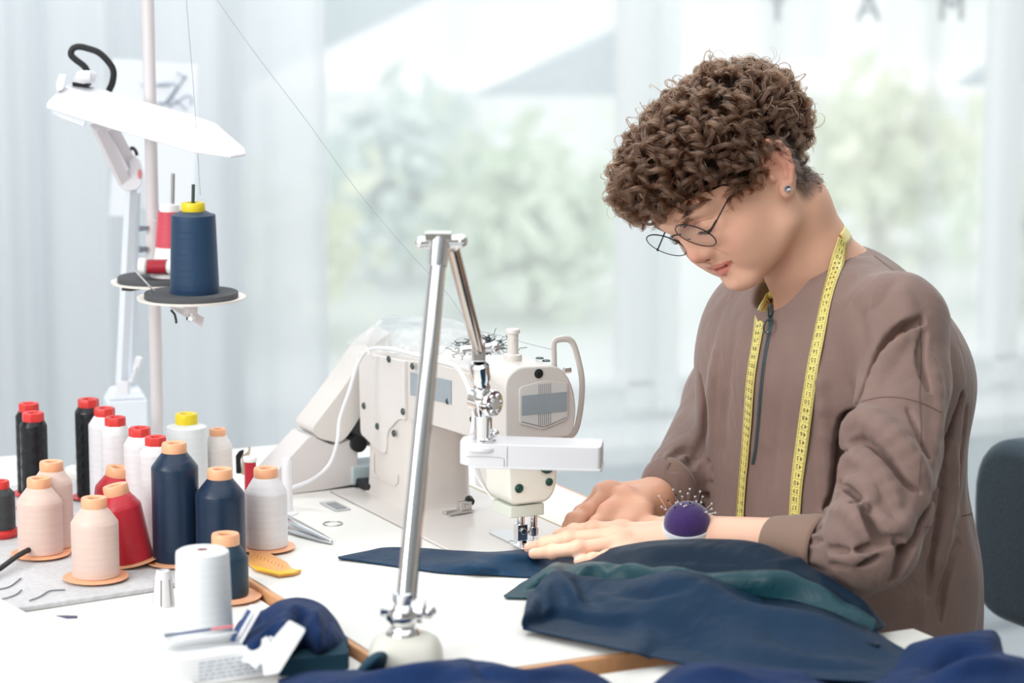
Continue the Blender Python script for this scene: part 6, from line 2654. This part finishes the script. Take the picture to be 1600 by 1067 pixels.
def cloth(rows, name, m, label=None, cat='fabric', nu=120, nv=80, wr=.0012, sc=60, seed=0, parent=None, thick=.0016, group=None, minz=None, folds=(), off0=(0, 0, 0)):
    rows = [[np.asarray(p, float) for p in r_] for r_ in rows]
    G = loft(rows, nu, nv)
    sh = G.shape
    P = G.reshape(-1, 3)
    n = noise3(P, sc, seed, 2)
    P[:, 2] += wr * n
    if folds:
        W_ = P + np.asarray(off0)
        f_w = W_[:, 1] * CP - (W_[:, 2] - CAM_Z) * SP
        U2 = np.stack([800 + F_PX * W_[:, 0] / f_w, 533.5 - F_PX * (W_[:, 1] * SP + (W_[:, 2] - CAM_Z) * CP) / f_w], 1)
        for line, amp, wd in folds:
            L = catmull(np.array(line, float), 24)
            dmin = np.full(len(U2), 1e9)
            fr_ = np.zeros(len(U2))
            for i_ in range(len(L) - 1):
                a_, b_ = L[i_], L[i_ + 1]
                ab = b_ - a_
                h_ = np.clip(((U2 - a_) @ ab) / (ab @ ab), 0, 1)
                d_ = np.linalg.norm(U2 - a_ - h_[:, None] * ab, axis=1)
                better = d_ < dmin
                dmin = np.where(better, d_, dmin)
                fr_ = np.where(better, (i_ + h_) / (len(L) - 1), fr_)
            P[:, 2] += amp * np.exp(-(dmin / wd) ** 2) * np.sin(np.pi * (.08 + .84 * fr_))
    if minz is not None:
        P[:, 2] = np.maximum(P[:, 2], minz + .0004 * (n + 1))
    G = P.reshape(sh)
    o = MB().grid(G).build(name, m, parent, smooth=85, solid=thick)
    if label:
        tag(o, label, cat, group)
    return o


Z1 = TZ + .0022
# flat strip under the needle, its tail to the left, lifted fold before the foot
t_ = lambda x, y, z=0.0: T(x, y, Z1 + z)
rows = [[t_(528, 871), t_(575, 862), t_(600, 857), t_(640, 856), t_(690, 860), t_(735, 862, .001), t_(780, 862, .004), t_(815, 859, .005), t_(850, 858, .004), t_(890, 858, .004), t_(960, 865, .002)],
        [t_(529, 872), t_(580, 868), t_(620, 864), t_(660, 867), t_(705, 869, .002), t_(745, 868, .008), t_(790, 867, .013), t_(828, 867, .010), t_(865, 868, .004), t_(900, 869, .002), t_(960, 876, .002)],
        [t_(530, 873), t_(585, 875), t_(630, 877), t_(670, 882, .002), t_(715, 883, .006), t_(752, 884, .010), t_(795, 884, .006), t_(835, 883, .002), t_(870, 883), t_(905, 884), t_(960, 890)],
        [t_(531, 873), t_(590, 880), t_(640, 887), t_(680, 893), t_(720, 896), t_(760, 898), t_(800, 900), t_(838, 901), t_(875, 901), t_(910, 903), t_(960, 905)]]
cloth(rows, 'fabric_strip', M_strip, 'flat navy fabric strip lying under the needle with a pointed left end', nu=160, nv=60, wr=.0009, sc=70, seed=4, minz=TZ + .0012)

gm = thing('navy_garment', 'large folded navy garment heaped in front of the near arm', 'fabric', T(1100, 960, TZ))
G1 = np.array(gm.location)


def gcloth(rows, name, m, **kw):
    rows = [[np.asarray(p, float) - G1 for p in r_] for r_ in rows]
    return cloth(rows, name, m, parent=gm, minz=.0012, off0=G1, **kw)


# back sheet: rises from the strip, over the fingers' side, up to the forearm and down to the right
w_ = W
rows = [[t_(868, 884, .001), t_(905, 876, .004), w_(950, 862, 2.80), w_(1010, 852, 2.765), w_(1080, 850, 2.735), w_(1140, 849, 2.715), w_(1190, 856, 2.69), w_(1240, 885, 2.665), w_(1300, 915, 2.64), w_(1345, 950, 2.62), w_(1378, 985, 2.60)],
        [t_(862, 887, .002), t_(900, 878, .008), w_(950, 860, 2.775), w_(1010, 848, 2.74), w_(1080, 843, 2.71), w_(1140, 845, 2.69), w_(1192, 852, 2.665), w_(1245, 876, 2.645), w_(1305, 909, 2.62), w_(1350, 940, 2.60), w_(1383, 975, 2.59)],
        [t_(852, 893, .002), t_(895, 888, .014), w_(950, 875, 2.745), w_(1010, 866, 2.71), w_(1080, 862, 2.68), w_(1140, 866, 2.66), w_(1195, 874, 2.64), w_(1250, 898, 2.62), w_(1305, 928, 2.60), w_(1345, 955, 2.585), w_(1380, 985, 2.575)],
        [t_(845, 902, .002), t_(890, 905, .014), w_(950, 898, 2.72), w_(1010, 890, 2.69), w_(1080, 890, 2.665), w_(1140, 895, 2.645), w_(1200, 905, 2.625), w_(1255, 925, 2.605), w_(1305, 948, 2.585), w_(1340, 965, 2.575), w_(1372, 990, 2.565)],
        [t_(838, 915, .001), t_(885, 925, .010), w_(950, 925, 2.70), w_(1010, 920, 2.67), w_(1080, 920, 2.65), w_(1140, 925, 2.635), w_(1200, 935, 2.615), w_(1255, 950, 2.60), w_(1300, 970, 2.58), w_(1335, 985, 2.57), w_(1365, 1000, 2.56)]]
gcloth(rows, 'back_panel', cloth_mat('navy_deep', srgb('#0a2236'), .5), nu=190, nv=90, wr=.0014, sc=45, seed=7, folds=[([(1330, 862), (1250, 878), (1180, 888), (1130, 886)], .004, 7), ([(1000, 880), (1080, 872), (1160, 880), (1250, 910)], -.004, 8), ([(960, 868), (1040, 858), (1120, 856)], .003, 7)])
# teal lining: flat pointed flap at the left, rippling folds towards the right
rows = [[t_(787, 931, .000), t_(815, 914, .001), t_(838, 898, .004), t_(872, 884, .014), w_(920, 878, 2.735), w_(980, 886, 2.70), w_(1050, 892, 2.675), w_(1120, 900, 2.655), w_(1190, 905, 2.64), w_(1250, 915, 2.62), w_(1310, 935, 2.60), w_(1362, 968, 2.575)],
        [t_(789, 932, .000), t_(812, 922, .003), t_(838, 908, .012), t_(866, 897, .022), w_(915, 885, 2.715), w_(975, 896, 2.685), w_(1050, 889, 2.655), w_(1120, 896, 2.635), w_(1190, 892, 2.62), w_(1250, 908, 2.60), w_(1310, 930, 2.585), w_(1366, 966, 2.565)],
        [t_(790, 933, .000), t_(815, 928, .002), t_(842, 920, .006), t_(872, 912, .014), w_(915, 905, 2.70), w_(975, 912, 2.67), w_(1050, 900, 2.64), w_(1120, 904, 2.615), w_(1190, 903, 2.60), w_(1250, 920, 2.59), w_(1312, 942, 2.57), w_(1368, 975, 2.555)],
        [t_(791, 934, .000), t_(818, 935, .000), t_(846, 934, .002), t_(880, 932, .006), w_(915, 925, 2.68), w_(975, 925, 2.66), w_(1050, 920, 2.635), w_(1120, 922, 2.61), w_(1190, 925, 2.60), w_(1250, 940, 2.585), w_(1310, 958, 2.565), w_(1364, 988, 2.55)]]
gcloth(rows, 'lining', M_teal, nu=240, nv=90, wr=.0022, sc=70, seed=12, folds=[([(838, 912), (862, 893), (880, 884)], .006, 7), ([(868, 915), (884, 896), (905, 886)], -.007, 8), ([(890, 918), (912, 900), (925, 888)], .008, 7),
        ([(915, 920), (935, 903), (950, 893)], -.008, 8), ([(935, 908), (975, 892), (1010, 888)], .006, 6), ([(950, 905), (1000, 905), (1040, 896)], -.010, 7), ([(1030, 888), (1090, 900), (1150, 904)], .005, 6), ([(1080, 896), (1140, 908), (1200, 908)], -.006, 6),
        ([(1190, 898), (1250, 905), (1300, 922)], .006, 8), ([(1160, 920), (1240, 922), (1320, 945)], -.010, 9)])
# dark sheet added in the gap, standing in for shade between the layers
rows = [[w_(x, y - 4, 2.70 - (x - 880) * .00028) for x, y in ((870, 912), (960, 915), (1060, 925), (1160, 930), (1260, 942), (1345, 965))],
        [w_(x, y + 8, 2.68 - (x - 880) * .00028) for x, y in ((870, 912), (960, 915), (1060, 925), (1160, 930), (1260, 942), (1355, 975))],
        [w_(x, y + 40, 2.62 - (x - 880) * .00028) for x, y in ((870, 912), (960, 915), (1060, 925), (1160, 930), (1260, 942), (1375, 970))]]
gcloth(rows, 'gap_shade_sheet', MATS['navy_deep'], nu=60, nv=20, wr=.001, seed=1)
# main front panel: a thick soft roll with its left edge folded under
rows = [[t_(835, 925, .002), w_(870, 903, 2.71), w_(920, 900, 2.70), w_(985, 909, 2.68), w_(1060, 905, 2.655), w_(1130, 910, 2.63), w_(1200, 920, 2.61), w_(1270, 940, 2.59), w_(1330, 960, 2.57), w_(1372, 985, 2.55)],
        [t_(826, 930, .010), w_(868, 893, 2.69), w_(920, 903, 2.68), w_(985, 905, 2.66), w_(1050, 896, 2.625), w_(1130, 908, 2.605), w_(1200, 925, 2.59), w_(1270, 945, 2.57), w_(1330, 965, 2.55), w_(1385, 1000, 2.535)],
        [t_(822, 945, .016), w_(866, 912, 2.655), w_(920, 922, 2.64), w_(985, 920, 2.615), w_(1050, 910, 2.585), w_(1130, 925, 2.57), w_(1200, 942, 2.555), w_(1270, 955, 2.54), w_(1330, 978, 2.525), w_(1400, 1012, 2.515)],
        [t_(818, 962, .016), w_(866, 945, 2.62), w_(920, 955, 2.60), w_(985, 955, 2.575), w_(1050, 948, 2.55), w_(1130, 960, 2.535), w_(1200, 968, 2.52), w_(1270, 980, 2.505), w_(1330, 1000, 2.49), w_(1430, 1030, 2.48)],
        [t_(816, 976, .010), w_(866, 975, 2.60), w_(920, 985, 2.575), w_(985, 990, 2.55), w_(1050, 985, 2.525), w_(1130, 993, 2.50), w_(1200, 998, 2.485), w_(1270, 1010, 2.47), w_(1330, 1030, 2.455), w_(1460, 1055, 2.445)],
        [t_(818, 984, .003), t_(870, 994, .004), t_(920, 1004, .005), t_(985, 1018, .006), w_(1050, 1030, 2.490), w_(1130, 1030, 2.465), w_(1200, 1035, 2.45), w_(1270, 1045, 2.435), w_(1350, 1062, 2.42), w_(1480, 1085, 2.41)],
        [t_(824, 983, .001), t_(880, 992, .001), t_(930, 1002, .001), t_(990, 1016, .001), w_(1060, 1052, 2.455), w_(1130, 1068, 2.43), w_(1200, 1072, 2.415), w_(1280, 1082, 2.40), w_(1370, 1095, 2.39), w_(1500, 1110, 2.38)]]
gcloth(rows, 'front_panel', M_navy, nu=240, nv=140, wr=.0016, sc=34, seed=3, folds=[([(872, 900), (895, 925), (905, 950)], .007, 9), ([(890, 905), (915, 925), (950, 945)], -.006, 12), ([(835, 915), (845, 940), (842, 970)], -.005, 9),
        ([(930, 915), (990, 925), (1050, 918), (1100, 912)], -.009, 9), ([(1040, 905), (1100, 915), (1160, 935)], .006, 12), ([(1120, 912), (1200, 930), (1290, 948), (1370, 985)], -.016, 13), ([(1110, 945), (1200, 958), (1300, 975), (1380, 1010)], .006, 14),
        ([(1020, 950), (1060, 985), (1090, 1020)], -.006, 22), ([(1180, 975), (1240, 1000), (1300, 1030)], -.007, 18), ([(1150, 1010), (1240, 1030), (1350, 1050), (1430, 1060)], .007, 14), ([(960, 960), (1000, 990), (1020, 1015)], .005, 18)])
# stitched dart line on the back panel

# lower navy cotton cloth along the bottom edge and its raised part at the right
f_ = lambda x, y, z=0.0: T(x, y, LZ + .002 + z)
rows = [[f_(435, 1062, .0), f_(480, 1050, .006), f_(540, 1047, .010), f_(620, 1044, .012), f_(690, 1036, .018), f_(725, 1030, .024), f_(770, 1036, .022), f_(820, 1048, .016), f_(880, 1040, .016), f_(905, 1045, .012), f_(940, 1062, .008)],
        [f_(435, 1080, .004), f_(480, 1068, .016), f_(540, 1064, .020), f_(620, 1058, .022), f_(690, 1050, .028), f_(725, 1045, .034), f_(770, 1048, .032), f_(820, 1056, .026), f_(880, 1054, .022), f_(920, 1062, .016), f_(960, 1080, .012)],
        [f_(435, 1130), f_(480, 1120, .01), f_(540, 1120, .014), f_(620, 1115, .016), f_(690, 1110, .02), f_(725, 1105, .022), f_(770, 1105, .02), f_(820, 1110, .016), f_(880, 1115, .014), f_(920, 1120, .01), f_(960, 1140, .008)],
        [f_(435, 1180), f_(480, 1180), f_(540, 1180), f_(620, 1180), f_(690, 1180), f_(725, 1180), f_(770, 1180), f_(820, 1180), f_(880, 1180), f_(920, 1180), f_(960, 1190)]]
cloth(rows, 'navy_cotton_cloth', M_navy2, 'dark blue cotton cloth along the very bottom, left of centre', nu=160, nv=60, wr=.0022, sc=55, seed=5, folds=[([(560, 1064), (640, 1052), (700, 1040)], .008, 8), ([(600, 1067), (680, 1060), (760, 1058)], -.007, 8), ([(770, 1045), (820, 1058), (880, 1050)], .006, 8), ([(740, 1035), (755, 1050), (790, 1064)], -.006, 7)])
rows = [[w_(1010, 1080, 2.42), w_(1055, 1044, 2.43), w_(1110, 1036, 2.43), w_(1180, 1045, 2.42), w_(1260, 1050, 2.42), w_(1340, 1060, 2.42), w_(1395, 1040, 2.45), w_(1420, 1010, 2.50), w_(1450, 1000, 2.52), w_(1500, 993, 2.52), w_(1548, 987, 2.52), w_(1562, 998, 2.52)],
        [w_(1000, 1090, 2.38), w_(1050, 1055, 2.39), w_(1110, 1046, 2.39), w_(1180, 1056, 2.385), w_(1260, 1062, 2.38), w_(1340, 1068, 2.38), w_(1400, 1050, 2.42), w_(1425, 1022, 2.46), w_(1455, 1010, 2.47), w_(1500, 1002, 2.47), w_(1545, 996, 2.48), w_(1566, 1010, 2.48)],
        [w_(995, 1110, 2.34), w_(1050, 1085, 2.34), w_(1110, 1080, 2.34), w_(1180, 1085, 2.34), w_(1260, 1088, 2.34), w_(1340, 1088, 2.34), w_(1410, 1068, 2.36), w_(1440, 1046, 2.40), w_(1470, 1034, 2.40), w_(1510, 1024, 2.41), w_(1552, 1014, 2.42), w_(1580, 1030, 2.42)],
        [w_(990, 1150, 2.30), w_(1050, 1140, 2.30), w_(1110, 1140, 2.30), w_(1180, 1140, 2.30), w_(1260, 1140, 2.30), w_(1340, 1130, 2.30), w_(1420, 1100, 2.30), w_(1460, 1072, 2.32), w_(1500, 1056, 2.33), w_(1545, 1042, 2.35), w_(1600, 1034, 2.37), w_(1660, 1050, 2.37)],
        [w_(990, 1200, 2.27), w_(1050, 1200, 2.27), w_(1110, 1200, 2.27), w_(1180, 1200, 2.27), w_(1260, 1200, 2.27), w_(1340, 1190, 2.27), w_(1430, 1160, 2.27), w_(1480, 1130, 2.27), w_(1530, 1105, 2.28), w_(1590, 1090, 2.3), w_(1650, 1080, 2.32), w_(1720, 1100, 2.32)]]
cloth(rows, 'navy_cotton_cloth', M_navy2, 'dark blue cotton cloth at the bottom right, next to the white table corner', nu=200, nv=90, wr=.0022, sc=60, seed=9, folds=[([(1450, 1040), (1500, 1022), (1560, 1012)], -.016, 9), ([(1420, 1020), (1480, 1008), (1545, 1000)], .006, 9), ([(1460, 1062), (1520, 1045), (1590, 1040)], .010, 10), ([(1060, 1058), (1120, 1052), (1180, 1062)], .006, 8), ([(1240, 1060), (1300, 1062), (1380, 1062)], -.006, 8), ([(1430, 1060), (1470, 1036), (1500, 1030)], -.006, 7)])
# dark blue bundle by the beech edge
rows = [[f_(362, 992, .004), f_(378, 968, .016), f_(412, 952, .028), f_(438, 938, .034), f_(470, 935, .034), f_(500, 944, .030), f_(522, 966, .020), f_(540, 998, .004)],
        [f_(366, 1000, .016), f_(385, 968, .030), f_(412, 962, .036), f_(440, 950, .046), f_(470, 948, .040), f_(498, 958, .040), f_(520, 980, .030), f_(543, 1003, .008)],
        [f_(372, 1012, .022), f_(392, 990, .034), f_(418, 984, .036), f_(445, 972, .046), f_(470, 972, .036), f_(496, 980, .044), f_(520, 996, .028), f_(543, 1012, .006)],
        [f_(380, 1028, .014), f_(400, 1014, .028), f_(425, 1010, .024), f_(450, 1000, .040), f_(475, 1002, .026), f_(498, 1008, .030), f_(520, 1018, .014), f_(540, 1022, .002)],
        [f_(388, 1042, .0), f_(405, 1038, .0), f_(430, 1036, .0), f_(455, 1032, .0), f_(478, 1032, .0), f_(500, 1030, .0), f_(520, 1030, .0), f_(538, 1028, .0)]]
cloth(rows, 'cloth_bundle', M_navy2, 'small crumpled dark blue cloth bundle between the spools and the beech edge', nu=150, nv=110, wr=.0016, sc=70, seed=6, folds=[([(385, 985), (415, 962), (450, 948)], -.007, 6), ([(400, 1005), (430, 985), (462, 972)], .006, 7), ([(430, 1010), (450, 985), (480, 960)], -.009, 6), ([(470, 1015), (485, 985), (500, 955)], .007, 6), ([(490, 1020), (508, 990), (512, 962)], -.006, 5), ([(395, 1025), (430, 1012), (465, 1005)], -.006, 6), ([(440, 950), (475, 955), (505, 975)], .004, 6)])
# dark folded piece and roll in front of it
o = poly_slab('folded_label_cloth', [(436, 1058), (438, 1032), (540, 1020), (546, 1046)], LZ + .004, .016, cloth_mat('dark_teal_cloth', srgb('#1d3f50'), .8), None, r=.004, bevel=.003)
tag(o, 'small folded dark teal fabric piece in front of the blue bundle', 'fabric')
rows = [[f_(556, 1052, .003), f_(570, 1032, .014), f_(585, 1020, .022), f_(600, 1016, .020), f_(610, 1024, .010)], [f_(560, 1060, .006), f_(572, 1040, .022), f_(588, 1028, .030), f_(603, 1024, .026), f_(613, 1034, .012)], [f_(566, 1068, .0), f_(578, 1056, .010), f_(592, 1048, .014), f_(606, 1046, .010), f_(616, 1052, .0)]]
cloth(rows, 'cloth_roll', MATS['dark_teal_cloth'], 'small dark teal cloth roll just left of the lamp base', nu=40, nv=30, wr=.001, seed=2)

# ------------------------------------------------------------------ carton with blades, white tag
bA, bB = T(262, 1080, LZ), T(434, 1054, LZ)
bx = thing('needle_carton', 'opened small white carton with navy and red print and grey text', 'carton', (bA + bB) / 2 + np.array([-.003, .016, 0]), math.atan2(bB[1] - bA[1], bB[0] - bA[0]))
bl_, bw_, bh_ = .100, .034, .028
M_card = mat('white_card', srgb('#f4f6f8'), rough=.6)
M_navyink = mat('navy_print', srgb('#2c4478'), rough=.6)
M_redink = mat('red_print', srgb('#e77a85'), rough=.6)
MB().box((0, 0, bh_ / 2 + .0006), (bl_, bw_, bh_)).build('carton_body', M_card, bx, bevel=.0008)
lid = MB().box((-.014, .012, bh_ + .007), (.070, .0012, .022), rot=Matrix.Rotation(math.radians(52), 3, 'X')).build('lid_flap', M_card, bx, bevel=.0003)
MB().box((-.026, .0190, bh_ + .0150), (.046, .0012, .0040), rot=Matrix.Rotation(math.radians(52), 3, 'X')).build('navy_stripe', M_navyink, lid)
MB().box((.009, .0190, bh_ + .0150), (.023, .0012, .0040), rot=Matrix.Rotation(math.radians(52), 3, 'X')).build('red_stripe', M_redink, lid)
side = MB().box((.030, .010, bh_ + .018), (.0012, .022, .036), rot=Matrix.Rotation(math.radians(34), 3, 'Y')).build('side_flap', M_card, bx, bevel=.0003)
MB().box((.0215, .004, bh_ + .019), (.0012, .007, .034), rot=Matrix.Rotation(math.radians(34), 3, 'Y')).build('navy_stripe', M_navyink, bx)
MB().box((.042, -.002, bh_ + .004), (.018, .020, .0012), rot=Matrix.Rotation(math.radians(-28), 3, 'Y')).build('end_flap', M_card, bx, bevel=.0003)
k = MB()
for r_ in range(5):
    x = -.030
    while x < .034:
        L_w = R.uniform(.003, .009)
        k.box((x + L_w / 2, -bw_ / 2 - .0003, bh_ * (.80 - .14 * r_)), (L_w, .0003, .0011))
        x += L_w + .0018
k.build('print_line', mat('grey_blue_print', srgb('#9aa8c2'), rough=.6), bx)['kind'] = 'stuff'
cs = [(.004 * math.cos(a), .004 * math.sin(a)) for a in np.linspace(0, 6.283, 15)[:-1]]
tgp = rpoly([(407, 1022), (452, 970), (478, 984), (436, 1052), (412, 1056)], 4, 4)
t9 = [W(x, y, 2.412 + (1050 - y) * .00005) for x, y in tgp]
n_ = len(t9)
o = MB().add([tuple(p) for p in t9] + [tuple(p + np.array([0, .0012, .0006])) for p in t9], [tuple(range(n_)), tuple(range(n_, 2 * n_))[::-1]] + [(i, (i + 1) % n_, n_ + (i + 1) % n_, n_ + i) for i in range(n_)]).build('paper_tag', M_card, None, smooth=0)
tag(o, 'blank white card tag leaning on the blue cloth beside the carton', 'tag')
wf = MB()
rows = [[W(372, 1028, 2.44), W(385, 1010, 2.45), W(400, 1000, 2.46), W(414, 990, 2.47)], [W(388, 1036, 2.42), W(400, 1020, 2.43), W(410, 1008, 2.44), W(420, 1000, 2.45)], [W(400, 1046, 2.41), W(412, 1034, 2.42), W(424, 1020, 2.42), W(428, 1008, 2.43)]]
g = loft(rows, 24, 20)
g[..., 2] += .003 * noise3(g.reshape(-1, 3), 160, 2).reshape(g.shape[:2])
o = MB().grid(g).build('foil_wrapper', mat('pale_wrapper', srgb('#dfe2e6'), rough=.35), None, smooth=40, solid=.0004)
tag(o, 'crumpled pale paper wrapper between the carton and the white tag', 'wrapper')
